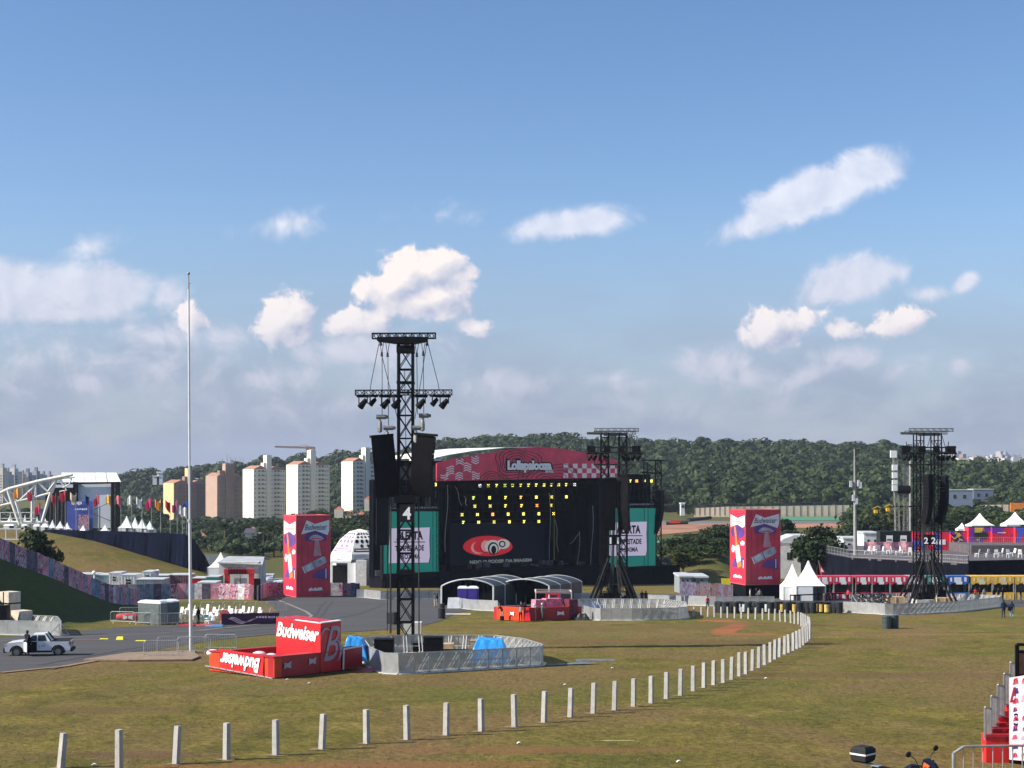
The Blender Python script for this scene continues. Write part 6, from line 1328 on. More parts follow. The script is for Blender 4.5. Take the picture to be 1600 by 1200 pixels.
# ------------------------------------------------------------------ containers and cabins by the hill foot
CW = mat('cabin_white', (.58, .59, .60), .5, .1, 1); CG = mat('container_grey', (.24, .27, .29), .55, .15, 1); CGB = mat('container_bluegrey', (.18, .26, .30), .55, .15, 1)
def cabin(x0, x1, yb, yt, D, m_, lab, win=True, dep=4, grp='cabins and containers at the hill foot', rz=0):
    s = D/F; wd = (x1-x0)*s; h = (yb-yt)*s; r = thing('site_cabin', lab, 'cabin', W(x0, yb, D), rz, grp); b = MB(); b.obox((0, 0, -1), (wd, 0, 0), (0, dep, 0), (0, 0, h+1)); bd = b.build('cabin_body', m_, r)
    b = MB(); n = max(3, int(wd/.35))
    for i in range(n): b.bar((wd*(i+.5)/n, -.02, .1), (wd*(i+.5)/n, -.02, h-.1), .05)
    b.build('ribs', m_, bd); b = MB(); b.obox((-.06, -.06, h), (wd+.12, 0, 0), (0, dep+.1, 0), (0, 0, .1)); b.build('roof', mat('cabin_roof', (.5, .52, .53), .5, .1, 1), r)
    if win: b = MB(); b.obox((wd*.35, -.07, h*.42), (wd*.32, 0, 0), (0, .05, 0), (0, 0, h*.32)); w_ = b.build('window', GLASS, r); b = MB(); b.bar((wd*.35, -.1, h*.58), (wd*.67, -.1, h*.58), .05); b.build('window_bar', CW, w_)
    return r
for a in [(118, 150, 912, 898, 226, CG, 'pale grey container left in the group at the hill foot', False), (150, 170, 921, 899, 222, CGB, 'blue grey cabin second from the left at the hill foot', False), (170, 187, 916, 896, 221, CW, 'white cabin with one window beside the blue grey cabin', True), (189, 212, 923, 899, 218, CW, 'white cabin with a dark window in the middle of the group', True), (212, 223, 920, 900, 224, CGB, 'narrow dark cabin between two white cabins', False), (223, 238, 912, 894, 219, CW, 'small white cabin with high window at the right', True), (236, 262, 914, 900, 226, CG, 'dark grey container right of the small white cabin', False),
          (212, 255, 930, 906, 214, CG, 'long grey container in front of the white cabins', False), (262, 296, 916, 899, 228, mat('maroon_grey', (.20, .14, .16), .6, .3, .6), 'maroon grey printed container left of the tall pole', False), (308, 337, 923, 911, 212, CW, 'white cabin with louvre right of the tall pole', True), (322, 341, 908, 902, 222, mat('green_roof', (.05, .32, .20), .5), 'small green box behind the white cabin', False), (300, 320, 911, 904, 224, REDP, 'red box left of the small green box', False),
          (335, 392, 925, 919, 210, CG, 'long low grey roof above the poster fence', False)]: cabin(*a)
for i, (x, y) in enumerate(((247, 893), (147, 895), (34, 864), (58, 868))):
    b = MB(); b.ball((0, 0, 0), .32, 8); b.bar((0, 0, -3), (0, 0, 0), .1); o = b.build('globe_lamp', WHITE, smooth=True); o.location = W(x, y, 222 if i < 2 else 162); tag(o, ['white globe above the small white cabin', 'white globe at the left end of the cabins', 'white round lamp beside the small tree, left of its trunk', 'white lamp right of the small tree on the bank'][i], 'lamp')
# service yard: marquee, red gate, van, cars
D = 232; r = thing('marquee', 'long white marquee with grey roof behind the red gate', 'marquee', W(345, 925, D)); s = D/F; b = MB(); b.obox((-3*s, 0, -1), (62*s, 0, 0), (0, 7, 0), (0, 0, 1+47*s)); b.build('side_wall', mat('dirty_white', (.55, .54, .50), .7, .2, .7), r); b = MB(); b.prism([(-5*s, -.4, 45*s), (66*s, -.4, 42*s), (60*s, 5, 51*s), (2*s, 5, 52*s)], (0, 0, .15)); b.prism([(60*s, 5, 51*s), (2*s, 5, 52*s), (0, 9, 45*s), (64*s, 9, 45*s)], (0, 0, .15)); b.build('roof', mat('grey_roof', (.40, .42, .43), .6, .1, .5), r)
D = 224; r = thing('entrance_gate', 'red framed gate with pale double door left of the left red tower', 'gate', W(372, 925, D)); s = D/F; b = MB()
for x in (-17, 21): b.box((x*s, 0, -.5), (7*s, .8, 34*s))
b.box((2*s, 0, 28*s), (46*s, .9, 8*s)); b.build('red_frame', REDP, r); b = MB()
for i in range(12): b.bar(((-14+i*2.4)*s, -.5, 28*s), ((-14+i*2.4)*s, -.5, 39*s), .07)
b.build('black_slats', BLK, r); b = MB(); b.box((4*s, -.1, -.5), (20*s, .1, 27*s)); dd_ = b.build('door', mat('door_pale', (.45, .47, .46), .5, .1, 2), r); b = MB(); b.bar((4*s, -.17, 0), (4*s, -.17, 26*s), .05); b.build('door_gap', BLK, dd_)
D = 205; r = thing('black_banner_panel', 'black standing panel beside the red gate', 'panel', W(402, 939, D)); b = MB(); b.box((0, 0, 0), (.8, .4, 3.0)); b.build('panel', BLK, r); b = MB(); b.box((-.75, 0, .2), (.6, .2, 1.9)); b.build('printed_side', PM[4], r)
def car(m_, van=False):
    r = thing('parked_car', '', 'car', (0, 0, 0)); hh = 1.9 if van else 1.42; b = MB(); pr = [(-2.1, .35), (-2.12, .75), (-1.95, .92), (-1.2 if not van else -1.7, 1.0), (-.55 if not van else -1.1, hh), (1.2 if not van else 2.0, hh), (1.85 if not van else 2.1, 1.0), (2.1, .9), (2.12, .4)]
    b.prism([(x, -.82, z) for x, z in pr], (0, 1.64, 0)); b.build('body', m_, r); b = MB(); g_ = [(-1.05 if not van else -1.5, 1.03), (-.52 if not van else -1.05, hh-.09), (1.12 if not van else 1.85, hh-.09), (1.6 if not van else 1.9, 1.03)]
    b.face([(x, -.835, z) for x, z in g_]); b.face([(x, .835, z) for x, z in g_][::-1]); b.face([(1.98 if van else 1.75, -.7, 1.08), (1.98 if van else 1.75, .7, 1.08), (1.3 if not van else 2.06, .7, hh-.06), (1.3 if not van else 2.06, -.7, hh-.06)]); b.build('windows', GLASS, r)
    for x in (-1.35, 1.35):
        for y in (-.75, .75): b = MB(); b.cyl((x, y-.1, .32), (x, y+.1, .32), .32, .32, 14); wh = b.build('wheel', RUB, r); b = MB(); b.cyl((x, y-.12, .32), (x, y+.12, .32), .17, .17, 10); b.build('rim', GALV, wh)
    return r
cm = {'white': car(mat('car_white', (.65, .66, .68), .25, .03, 1)), 'dark': car(mat('car_dark', (.03, .04, .05), .2, .1, 1)), 'silver': car(mat('car_silver', (.28, .33, .36), .25, .05, 1, metal=.5))}; vn = car(mat('car_white', (.7, .7, .7), .3, .03, 1), True)
for i, (x, y, D, c_, rz) in enumerate([(377, 879, 300, 'white', .1), (398, 878, 302, 'dark', .2), (416, 893, 262, 'silver', .5), (424, 886, 275, 'silver', .2), (430, 899, 252, 'dark', 1.1), (437, 893, 262, 'white', 1.2), (438, 906, 245, 'white', 1.4), (388, 877, 310, 'dark', .2), (412, 900, 250, 'dark', .6)]):
    put(cm[c_], GD(x, D)+Z*((HZ-y)*D/F+CZ-GD(x, D).z if False else 0), c_+' car, '+ordn(i)+' in the crowded car park left of the left red tower', 'car', 'cars in the car park', 1, rz)
put(vn, GD(420, 285), 'white van at the back of the car park', 'van', None, 1.1, R(95)); 
b = MB(); b.box((0, 0, 0), (6, .1, 2.4)); o = b.build('site_fence', CG); o.location = W(330, 882, 300)-Z*.5; tag(o, 'plain grey site hoarding behind the service yard', 'fence')
b = MB(); b.obox((0, 0, 0), (14*300/F, 0, 0), (0, 3, 0), (0, 0, 1.6)); b.obox((-.4, 0, 1.6), (5, 0, 0), (0, 3, 0), (0, 0, .3)); o = b.build('small_house', mat('house_wall', (.6, .56, .5), .8, .1, 1)); o.location = W(383, 842, 470); tag(o, 'small white house with dark roof among the trees below the blocks', 'house'); b = MB(); b.prism([(-.6, -.4, 1.7), (3.8, -.4, 1.7), (3.2, 1.6, 3.2), (0, 1.6, 3.2)], (0, .3, 0)); b.build('roof', mat('slate', (.06, .06, .08), .7), o)
for i, (x, y) in enumerate(((395, 838), (549, 812), (565, 814), (578, 789), (530, 806), (314, 846))):
    w3 = rn.uniform(2.5, 4.5); r = thing('hillside_house', 'small house glimpsed among the trees, '+ordn(i)+' listed from the service yard to the stage', 'house', W(x, y, 520), 0, 'small houses among the trees'); b = MB(); b.box((0, 0, -2), (w3, 3, 4)); b.build('wall', mat('house_cream', (.62, .55, .45), .8, .1, 1), r); b = MB(); b.lathe((0, 0, 2), [(w3*.8, 0), (.1, 1.3)], 4, rot=R(45), sy=.7); b.build('roof', mat('tile_red', (.35, .12, .07), .8, .2, 2), r)
# ------------------------------------------------------------------ domed white tent
D = 292; o0 = GD(562, D); s = D/F; r = thing('domed_tent', 'white domed tent printed with purple and black stars and dots', 'tent', o0); zb = o0.z; Yd = lambda y: (HZ-y)*s+CZ-zb; n = 6; Rr = 47*s
prof = [(1.0, Yd(872)), (.97, Yd(864)), (.66, Yd(842)), (.34, Yd(830)), (.02, Yd(826.5))]
b = MB(); b.lathe((0, 0, 0), [(rr*Rr, z) for rr, z in prof], n, rot=R(20)); b.build('dome_roof', CANV, r)
def dm(th, rr):       # point on the faceted dome
    z = li(1-rr, [(1-a, zz_) for a, zz_ in prof]); a0 = R(20); seg = 2*math.pi/n; k = math.floor((th-a0)/seg); loc_ = (th-a0)-k*seg-seg/2; rad = rr*Rr*math.cos(seg/2)/math.cos(loc_)
    return V((math.cos(th)*rad, math.sin(th)*rad, z))*1.006
for (t0, mm) in ((-70, LETB), (-130, mat('tent_purple', (.16, .07, .28), .6)), (-10, LETB)):
    b = MB(); h_ = R(27)
    for k in (.92, .87):
        for i in range(10): a0, a1 = R(t0)-h_+2*h_*i/10, R(t0)-h_+2*h_*(i+1)/10; b.face([dm(a0, k), dm(a1, k), dm(a1, k-.02), dm(a0, k-.02)])
    for sg in (-1, 1):
        for k0, k1 in ((.92, .45),): b.face([dm(R(t0)+sg*h_, k0), dm(R(t0)+sg*(h_-.06), k0), dm(R(t0)+sg*(h_-.10), k1), dm(R(t0)+sg*h_, k1)])
    for i in range(3):
        for j in range(4): c_ = (R(t0)+(j-1.5)*.22*(1+.1*i), .44+i*.13); b.face([dm(c_[0]+math.cos(a)*.075, c_[1]+math.sin(a)*.042) for a in [6.283*q/8 for q in range(8)]])
    for sg in (-1, 1): b.face([dm(R(t0)+sg*.16+math.cos(a)*(.10 if q % 2 else .05), .80+math.sin(a)*(.05 if q % 2 else .025)) for q, a in [(q, 6.283*q/10) for q in range(10)]])
    b.build('print_pattern', mm, r)
b = MB(); b.grid(lambda u, v: V((math.cos(6.283*u)*Rr*.99, math.sin(6.283*u)*Rr*.99, Yd(870)*v)), 24, 1)
b.f = [f for i, f in enumerate(b.f) if not 15 <= i <= 17]; b.m = b.m[:len(b.f)]; b.build('side_wall', CANV, r)
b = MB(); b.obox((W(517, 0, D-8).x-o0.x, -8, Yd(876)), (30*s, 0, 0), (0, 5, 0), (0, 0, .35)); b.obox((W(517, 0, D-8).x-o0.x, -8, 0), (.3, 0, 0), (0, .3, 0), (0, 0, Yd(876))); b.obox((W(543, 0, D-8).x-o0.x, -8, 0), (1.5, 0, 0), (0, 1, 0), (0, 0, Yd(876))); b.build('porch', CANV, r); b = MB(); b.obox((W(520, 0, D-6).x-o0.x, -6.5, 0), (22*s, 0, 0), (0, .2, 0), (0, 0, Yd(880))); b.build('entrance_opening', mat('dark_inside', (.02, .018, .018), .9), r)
b = MB(); b.obox((W(556, 0, D-9).x-o0.x, -9, 0), (16*s, 0, 0), (0, 1, 0), (0, 0, Yd(872))); b.build('white_flap', mat('crumpled_white', (.7, .7, .68), .7, .15, 2, bump=.6), r)
# ------------------------------------------------------------------ chairs enclosure: purple banner, cushions
b = MB(); a, c = G(346, 977), G(436, 975); b.obox(a, c-a, (0, .15, 0), (0, 0, 1.05)); o = b.build('purple_banner', mat('purple_banner', (.085, .018, .06), .6, .15, 1), loc=a, world=True); tag(o, 'long purple banner board in front of the white chairs', 'banner')
b = MB(); L_ = (c-a).length
for i in range(3):
    for k in range(10): u0, u1 = .12+i*.02+k*.045, .12+i*.02+(k+1)*.045; f = lambda u: .35+.22*math.sin(u*14-i*.5)+.06*i; b.face([V((L_*u0, -.02, f(u0))), V((L_*u1, -.02, f(u1))), V((L_*u1, -.02, f(u1)+.06)), V((L_*u0, -.02, f(u0)+.06))])
b.build('wavy_print', mat('lilac_print', (.35, .28, .38), .6), o); lettering('LOUNGE', V((L_*.78, -.03, .72)), (1, 0, 0), Z, 2.6, .22, mat('lilac_print', (.35, .28, .38), .6), o, world=False) if False else dashes(o, V((L_*.58, -.03, .62)), V((1, 0, 0)), Z, 3.0, .25, 10, mat('lilac_print', (.35, .28, .38), .6), 2, world=False)
def cushion(p, lab, sx=1.4, m_=None, sz=.5):
    b = MB(); b.lathe((0, 0, 0), [(.1, 0), (.5, .08), (.56, .3), (.5, .5), (.1, .58)], 12); o = b.build('red_cushion', m_ or mat('red_fabric', (.50, .04, .05), .7, .1, 3), smooth=True); o.location = p; o.scale = (sx*1.6, .7, 1.3); tag(o, lab, 'cushion')
    b = MB()
    for sg in (-1, 1): b.face([(sg*.02, -.56, .2), (sg*.2, -.55, .12), (sg*.2, -.55, .45), (sg*.02, -.56, .36)])
    b.build('white_bow', WHITE, o)
cushion(G(201, 970)+Z*.0, 'red inflatable sign with white bow on the green bank left of the toilets'); 
r = thing('standing_board', 'salmon red rounded board at the left end of the purple banner', 'board', G(351, 975)); b = MB(); b.prism([(-.4, 0, 0), (.4, 0, 0), (.45, 0, 1.0), (.25, 0, 1.3), (-.25, 0, 1.3), (-.45, 0, 1.0)], (0, .1, 0)); b.build('board', mat('salmon', (.60, .10, .08), .6), r); b = MB(); b.box((0, -.05, .02), (.75, .1, .3)); b.build('foot', mat('foot_orange', (.7, .5, .3), .6), r)
for i, (x, y, c_) in enumerate(((292, 979, (.5, .04, .05)), (318, 979, (.5, .1, .1)), (335, 980, (.15, .3, .55)), (322, 968, (.1, .3, .25)))):
    b = MB(); b.box((0, 0, .02), (1.6, .8, .12 if i < 3 else .3)); b.box((.2, .1, .14 if i < 3 else .32), (1.0, .5, .06)); o = b.build('floor_mat', mat('mat%d' % i, c_, .7)); o.location = G(x, y); tag(o, ['red mat left of the tall pole on the asphalt edge', 'reddish mat right of the tall pole', 'blue mat lying before the white chairs', 'green box among the white chairs'][i], 'mat')
# yellow speed bumps and board on the asphalt
YEL = mat('yellow_plastic', (.75, .68, .02), .5, .08, 3)
for i, (x, y, w_, h) in enumerate(((163, 999, .38, .07), (188, 1000, .28, .26), (220, 1002, .45, .07))):
    b = MB(); b.hexa([(-w_, -.3, 0), (w_, -.3, 0), (w_, .3, 0), (-w_, .3, 0), (-w_*.8, -.12, h), (w_*.8, -.12, h), (w_*.8, .12, h), (-w_*.8, .12, h)]); o = b.build('speed_bump', YEL); o.location = G(x, y); tag(o, ['flat yellow speed bump nearest the pickup', 'raised yellow block in the middle of the asphalt', 'flat yellow speed bump nearest the barricades'][i], 'speed bump')
b = MB(); b.box((0, 0, 0), (3.2, .5, .06)); o = b.build('flat_board', mat('brown_board', (.16, .07, .06), .8)); o.location = G(125, 1001); tag(o, 'flat brown board on the asphalt right of the pickup', 'board'); o.rotation_euler = (0, 0, .1)
# concrete blocks at the left edge
BK = mat('cream_block', (.60, .52, .42), .8, .12, 2)
for i, (x, y, D, dx, dzz, dy) in enumerate(((12, 981, 121, 1.0, 2.1, 1.6), (29, 981, 121.3, .0, 2.1, 0), (31, 974, 118, 1.7, 1.15, 1.3))):
    if dx == 0: continue
    r = thing('cargo_block', ['tall cream strapped block at the left edge behind the barriers', '', 'low cream block right of the tall one behind the barriers'][i], 'block', GD(x+3, 133.5 if i else 135)); r.rotation_euler = (0, 0, R(-38)); b = MB(); b.box((0, 0, 0), (1.5 if i == 0 else 1.4, 1.2, 2.3 if i == 0 else 1.5)); b.build('block', BK, r); b = MB(); 
    if i == 0: b.box((0, 0, 1.25), (1.54, 1.24, .12)); b.bar((0, -.62, 0), (0, -.62, 2.3), .06); b.build('strap', BLK, r)
b = MB(); b.box((0, 0, 0), (1.1, 1.0, 1.6)); o = b.build('dark_crate', BLK); o.location = GD(3, 132); tag(o, 'dark box at the very left edge beside the cream blocks', 'box')
# ------------------------------------------------------------------ flagpole
p = G(298.5, 1020); r = thing('flagpole', 'very tall white pole standing on the dusty slab at left', 'pole', p); H = (1020-428)*p.y/F; b = MB(); b.cyl((0, 0, 0), (-.08, 0, H*.35), .12, .10, 12); b.cyl((-.08, 0, H*.35), (-.16, 0, H*.96), .075, .06, 12); b.build('pole', mat('pole_paint', (.62, .63, .64), .4, .06, 1.5), r); b = MB(); b.cyl((-.08, 0, H*.345), (-.08, 0, H*.352), .16, .16, 12); b.build('collar', GALV, r)
b = MB(); b.cyl((-.16, 0, H*.96), (-.17, 0, H), .05, .04, 8); b.ball((-.17, 0, H+.03), .11, 8); b.bar((-.2, 0, H*.975), (.0, 0, H*.975), .04); b.build('finial', GREY, r); b = MB(); b.box((0, 0, 0), (.6, .6, .12)); b.build('base_plate', CONC, r)
# masts on the right
D = 245; p = GD(1337, D); r = thing('mast', 'thin grey mast with small white boxes right of the round tree', 'mast', p); b = MB(); b.cyl((0, 0, 0), (-.2, 0, (858-690)*D/F*.0+W(0, 702, D).z-p.z), .42, .10, 10); b.build('pole', mat('mast_grey', (.28, .28, .27), .7, .1, 2), r)
for x, y in ((1329, 756), (1341, 755), (1344, 758), (1333, 778), (1338, 783)): b = MB(); q = W(x, y, D); b.box(V((q.x-p.x, -.2, q.z-p.z-.5)), (.4, .3, 1.0)); b.bar(V((q.x-p.x, 0, q.z-p.z)), V((-.1, 0, q.z-p.z-.2)), .06); b.build('antenna_box', CW, r)
D = 300
for j, (x, yt, dx) in enumerate(((1403, 705, -5.5), (1415, 730, 0))):
    p = GD(x, D); r = thing('lattice_mast', ['grey lattice mast carrying five white panels', 'second lattice mast behind tower 2'][j], 'mast', p); b = MB(); h = W(0, yt, D).z-p.z; truss(b, (0, 0, 0), (dx*.1, 0, h), .8, 0, .09, 22); b.build('lattice', mat('mast_grey', (.28, .28, .27), .7, .1, 2), r)
    if j == 0:
        for y0, y1 in ((704, 715), (726, 735), (738, 747), (750, 757), (758, 767)): b = MB(); q = W(1395 if y0 == 704 else 1397, y1, D); b.box(V((q.x-p.x, -.5, q.z-p.z)), (1.0 if y0 > 710 else 1.2, .5, (y1-y0)*D/F)); b.build('white_panel', WHITE, r)
    else:
        b = MB(); q = W(1411, 773, D); b.cyl((q.x-p.x-1.2, -.6, q.z-p.z+1.0), (q.x-p.x+1.2, -.6, q.z-p.z+1.0), .8, .8, 12); b.bar((q.x-p.x-2, 0, q.z-p.z-2.3), (3.5, 0, q.z-p.z-2.3), .3); b.build('platform_and_tank', BLK, r)
b = MB(); p = GD(1420, 330); b.box((0, 0, 0), (.3, .3, W(0, 715, 330).z-p.z)); o = b.build('concrete_mast', CONC); o.location = GD(1422, 330); tag(o, 'pale concrete mast showing through tower 2', 'mast')
# ------------------------------------------------------------------ right of the stage: white buildings, bins, yellow sign
for (x0, x1, yb, yt, D, m_, lab, kind_, nm) in [(1215, 1288, 888, 850, 300, CW, 'white marquee hall behind the white peaked tents', 'hall', 'white_hall'), (1318, 1352, 862, 842, 300, CW, 'white low building left of the deck beside the grey mast', 'building', 'white_building'), (1350, 1376, 860, 834, 285, CW, 'white cabin left of the black container on the deck', 'cabin', 'white_cabin'), (1078, 1106, 910, 903, 240, CGB, 'blue grey container roof between the stage and the yellow sign', 'container', 'container'), (1062, 1080, 912, 902, 238, CG, 'grey blue container touching the right end of the stage', 'container', 'container'), (1482, 1520, 786, 766, 620, mat('shed_blue', (.22, .26, .32), .6), 'grey blue shed with pale gable before the wood at right', 'shed', 'shed'), (1521, 1552, 782, 765, 640, mat('shed_blue2', (.16, .19, .25), .6), 'dark grey blue shed, the right one before the wood', 'shed', 'shed')]:
    s = D/F; r = thing(nm, lab, kind_, W(x0, yb, D)); b = MB(); wd, h = (x1-x0)*s, (yb-yt)*s; b.obox((0, 0, -2), (wd, 0, 0), (0, 8, 0), (0, 0, h+2)); b.build('wall', m_, r); b = MB()
    if x0 == 1215: b.prism([(-.1, -.1, h), (wd*.12, -.1, h*1.2), (wd*.35, -.1, h*1.36), (wd*.65, -.1, h*1.36), (wd*.88, -.1, h*1.2), (wd+.1, -.1, h)], (0, 8.2, 0))
    else: b.obox((-.15, -.15, h), (wd+.3, 0, 0), (0, 8.3, 0), (0, 0, .25))
    b.build('roof', mat('cabin_roof', (.5, .52, .53), .5, .1, 1), r)
    b = MB(); k = wd/5; 
    for i in range(1, 5, 2): b.obox((k*i, -.06, h*.35), (k*.6, 0, 0), (0, .05, 0), (0, 0, h*.3))
    b.build('window', GLASS, r)
b = MB(); D = 225; b.obox((0, 0, 0), (1.35, 0, 0), (0, .08, 0), (0, 0, 1.2)); o = b.build('yellow_sign', YEL); o.location = W(1127, 916.5, D); tag(o, 'bright yellow square sign left of the right red tower', 'sign'); b = MB(); b.bar((.1, .1, -1.6), (.1, .1, 0), .08); b.bar((1.25, .1, -1.6), (1.25, .1, 0), .08); b.build('legs', GREY, o)
# cream boundary wall beyond the track, divided by posts, with marshal hut and tyre walls
def far_wall(x0, x1, y0, y1, yb0, yb1, D0, D1, lab, nb):
    a, c = W(x0, yb0, D0), W(x1, yb1, D1); r = thing('boundary_wall', lab, 'wall', a); b = MB(); p = [a-Z*3, c-Z*3, c+V((0, .5, -3)), a+V((0, .5, -3))]; ta, tc_ = W(x0, y0, D0), W(x1, y1, D1); b.hexa(p+[ta, tc_, tc_+V((0, .5, 0)), ta+V((0, .5, 0))]); b.build('wall_face', mat('cream_wall', (.86, .66, .48), .8, .08, .3), r, world=True)
    b = MB()
    for i in range(nb+1): f = i/nb; q, tq = a.lerp(c, f), ta.lerp(tc_, f); b.bar(q+V((0, -.04, -1)), tq+V((0, -.04, .6)), .14)
    b.bar(ta+Z*1.2, tc_+Z*1.2, .25); b.bar(ta+Z*.5, tc_+Z*.5, .2); b.build('fence_post', mat('dark_girder', (.06, .065, .06), .6, .3, 2), r, world=True)
far_wall(1085, 1140, 794, 791.5, 801, 802, 652, 652, 'low left stretch of the cream wall beyond the race track', 7); far_wall(1140, 1327, 791.5, 789, 802, 803, 652, 656, 'long cream wall with dark posts beyond the race track', 17); far_wall(1532, 1620, 789, 788, 793, 799, 560, 560, 'cream wall stretch at the right above the peaked tents', 8)
D = 640; r = thing('marshal_hut', 'small white marshal hut above the track right of the stage', 'hut', W(1066, 798, D)); s = D/F; b = MB(); b.box((0, 0, -2), (6*s, 4, 2+11*s)); b.build('wall', CW, r); b = MB(); b.box((0, -2.05, 5*s), (4*s, .1, 3.5*s)); b.build('window', GLASS, r); b = MB(); b.box((0, 0, 11*s), (7.5*s, 5, .4)); b.build('roof', WHITE, r)
b = MB(); D = 560; b.cyl(W(1041, 817.5, D), W(1075, 816, D), .7, .7, 10); b.cyl(W(1075, 813, D+5), W(1110, 809, D+20), .65, .65, 10); tag(b.build('tyre_wall', RUB, loc=W(1060, 817, D), world=True), 'black tyre wall beside the red earth run off', 'tyre wall'); b = MB(); b.obox(W(1047, 817.5, 555), (16*555/F, 0, 0), (0, 1, 0), (0, 0, 1.1)); tag(b.build('red_barrier', mat('barrier_red', (.45, .06, .04), .6), loc=W(1047, 817, 555), world=True), 'short red barrier before the black tyre wall', 'barrier')
for i in range(9): put_tree('mid' if i % 2 else 'dark', 1062+i*11+rn.uniform(-3, 3), 655+i*6, 799-rn.uniform(0, 4), ordn(i)+' small scrubby tree from the left below the cream wall', 'scrub along the cream wall', 1.3)
b = MB(); b.box((0, 0, 0), (8, .5, 3)); o = b.build('orange_sign', mat('orange_sheet', (.8, .25, .03), .6)); o.location = W(1598, 800, 500); tag(o, 'orange sheet at the right edge above the last peaked tent', 'sheet')
for i, (x, y) in enumerate(((1369, 788), (1388, 785))):
    r = thing('excavator', ['yellow excavator arm among the trees left of the masts', 'orange machine behind the white antenna mast'][i], 'machine', W(x, y+8, 400)); b = MB(); b.bar((-.9, 0, .2), (.4, 0, .8), .2); b.bar((.4, 0, .8), (1.2, 0, .4), .16); b.build('arm', mat('machine_yellow', (.75, .40, .04), .5), r); b = MB(); b.box((0, .5, -1), (.8, 1.0, .9)); b.build('cab', mat('machine_yellow', (.75, .40, .04), .5), r)
# grass bank mound light poles etc
# ------------------------------------------------------------------ apartment blocks
PALE = mat('render_pale', (.68, .64, .54), .8, .04, .1); SHW = mat('window_dark', (.13, .14, .16), .3, .2, 1); OCH = mat('render_ochre', (.74, .48, .22), .8, .04, .1); BRN = mat('render_brown', (.24, .17, .14), .8, .08, .2); TAN = mat('render_tan', (.56, .42, .34), .8, .05, .2); RTL = mat('roof_tile', (.34, .17, .11), .8, .2, 1)
def apartment(xl, xm, xr, yb, yt, D, mL, mF, lab, tower=None, floors=12, cols=5, stepx=None):
    """block whose left face (xl..xm) looks left and whose front (xm..xr) looks towards the camera and right"""
    s = D/F; th = R(30); k = lambda px, X0, Y0, ux, uy: 0
    c = W(xm, yb, D); ux = V((math.cos(th), math.sin(th), 0)); ul = V((-math.sin(th), math.cos(th), 0))
    kr = (xr-800)/F; Wf = (kr*c.y-c.x)/(ux.x-kr*ux.y); kl = (xl-800)/F; Wl = (kl*c.y-c.x)/(ul.x-kl*ul.y); H = (yb-yt)*s
    r = thing('apartment_block', lab, 'building', c, 0, 'apartment blocks on the left'); b = MB(); b.obox((0, 0, -8), ul*Wl, ux*Wf*.42, Z*(H+8)); b.obox(ux*Wf*.42+ul*2.0+V((0, 0, -8)), ul*Wl*.8, ux*Wf*.10, Z*(H+8)); b.obox(ux*Wf*.52+V((0, 0, -8)), ul*Wl, ux*Wf*.48, Z*(H*.985+8)); b.build('front_wall', mF, r)
    b = MB(); b.obox(-ux*.3+V((0, 0, -8)), ul*Wl, ux*.35, Z*(H+8)); b.build('side_wall', mL, r)
    if tower:
        x0, x1, y0 = tower; a0 = (x0-xm)*s*1.0; hT = (yb-y0)*s
        b = MB(); o = ux*((x0-xm)*s/ux.x)+ul*(-.6); b.obox(o+V((0, 0, -8)), ux*((x1-x0)*s/ux.x*.60), ul*6, Z*(hT+8)); b.obox(o-ux*((x1-x0)*s*.42)+ul*1+Z*H, ux*((x1-x0)*s*.5), ul*5, Z*((hT-H)*.45)); tw_ = b.build('stair_tower', mF, r)
        b = MB(); b.obox(o-ux*.15+V((0, 0, H*.95)), ux*.18, ul*6, Z*(hT-H*.95)); b.build('side_wall', mL, tw_)
    b = MB(); nf = V((math.sin(th), -math.cos(th), 0)); pk = [(-.3, H+.0), (Wf*.22, H+2.2), (Wf*.42, H)]
    b.prism([ux*x+Z*z for x, z in pk], ul*Wl); b.prism([ux*(x+Wf*.52)+Z*(z-H*.015) for x, z in pk], ul*Wl); b.build('roof', RTL, r)
    fl_h = H/floors; wb = MB(); w0 = .55
    us = [.06, .16, .27, .36, .58, .67, .77, .87, .95][:cols*2]; first = None
    for u in us:
        big = u in (.16, .27, .67, .77)
        for f in range(floors):
            if first is None: wb = MB(); wb.obox((0, 0, 0), ux*.95, nf*.08, Z*.9); o = first = wb.build('window', SHW, r)
            else: o = first.copy(); C.objects.link(o)
            o.location = ux*(u*Wf-.6)+Z*(fl_h*(f+.35)); o.scale = (1.5 if big else .75, 1.5 if big else .75, 1.2 if big else .8)
    b = MB(); 
    for u in (.14, .65):
        for f in range(1, floors): b.obox(ux*(u*Wf)+Z*(fl_h*f)+nf*.02, ux*(Wf*.16), nf*.9, Z*.5)
    b.build('balcony', mF, r); return r
apartment(256, 272, 326, 820, 755, 972, OCH, BRN, 'ochre and brown apartment block, leftmost of the blocks', (291, 302, 731.5), 11)
apartment(322, 340, 379, 818, 744, 950, mat('render_rust', (.38, .26, .20), .8, .05, .2), BRN, 'tan apartment block with aerials on its roof, second of the blocks', (351, 372, 724), 11)
apartment(380, 397, 446, 815, 733, 925, PALE, PALE, 'pale tall apartment block, third from the left', (415, 426, 711), 12)
apartment(448, 466, 515, 806, 726, 900, PALE, PALE, 'pale tall apartment block with the crane behind it', (484, 496, 703), 12)
apartment(534, 552, 595, 800, 721, 880, PALE, PALE, 'pale apartment block left of tower 4', (570, 580, 699), 12)
apartment(640, 655, 690, 800, 712, 980, PALE, PALE, 'pale apartment block seen through the mast of tower 4', (660, 668, 700), 12)
b = MB(); p = W(360, 722, 948)
for x in (-5, -2, 0, 3, 6, 8): b.bar((x, 0, -2), (x, 0, rn.uniform(2, 5)), .25)
b.box((1, 0, -1), (1.6, 1, 2.5)); o = b.build('aerials', GREY); o.location = p; tag(o, 'cluster of aerials on the tan apartment block', 'aerials')
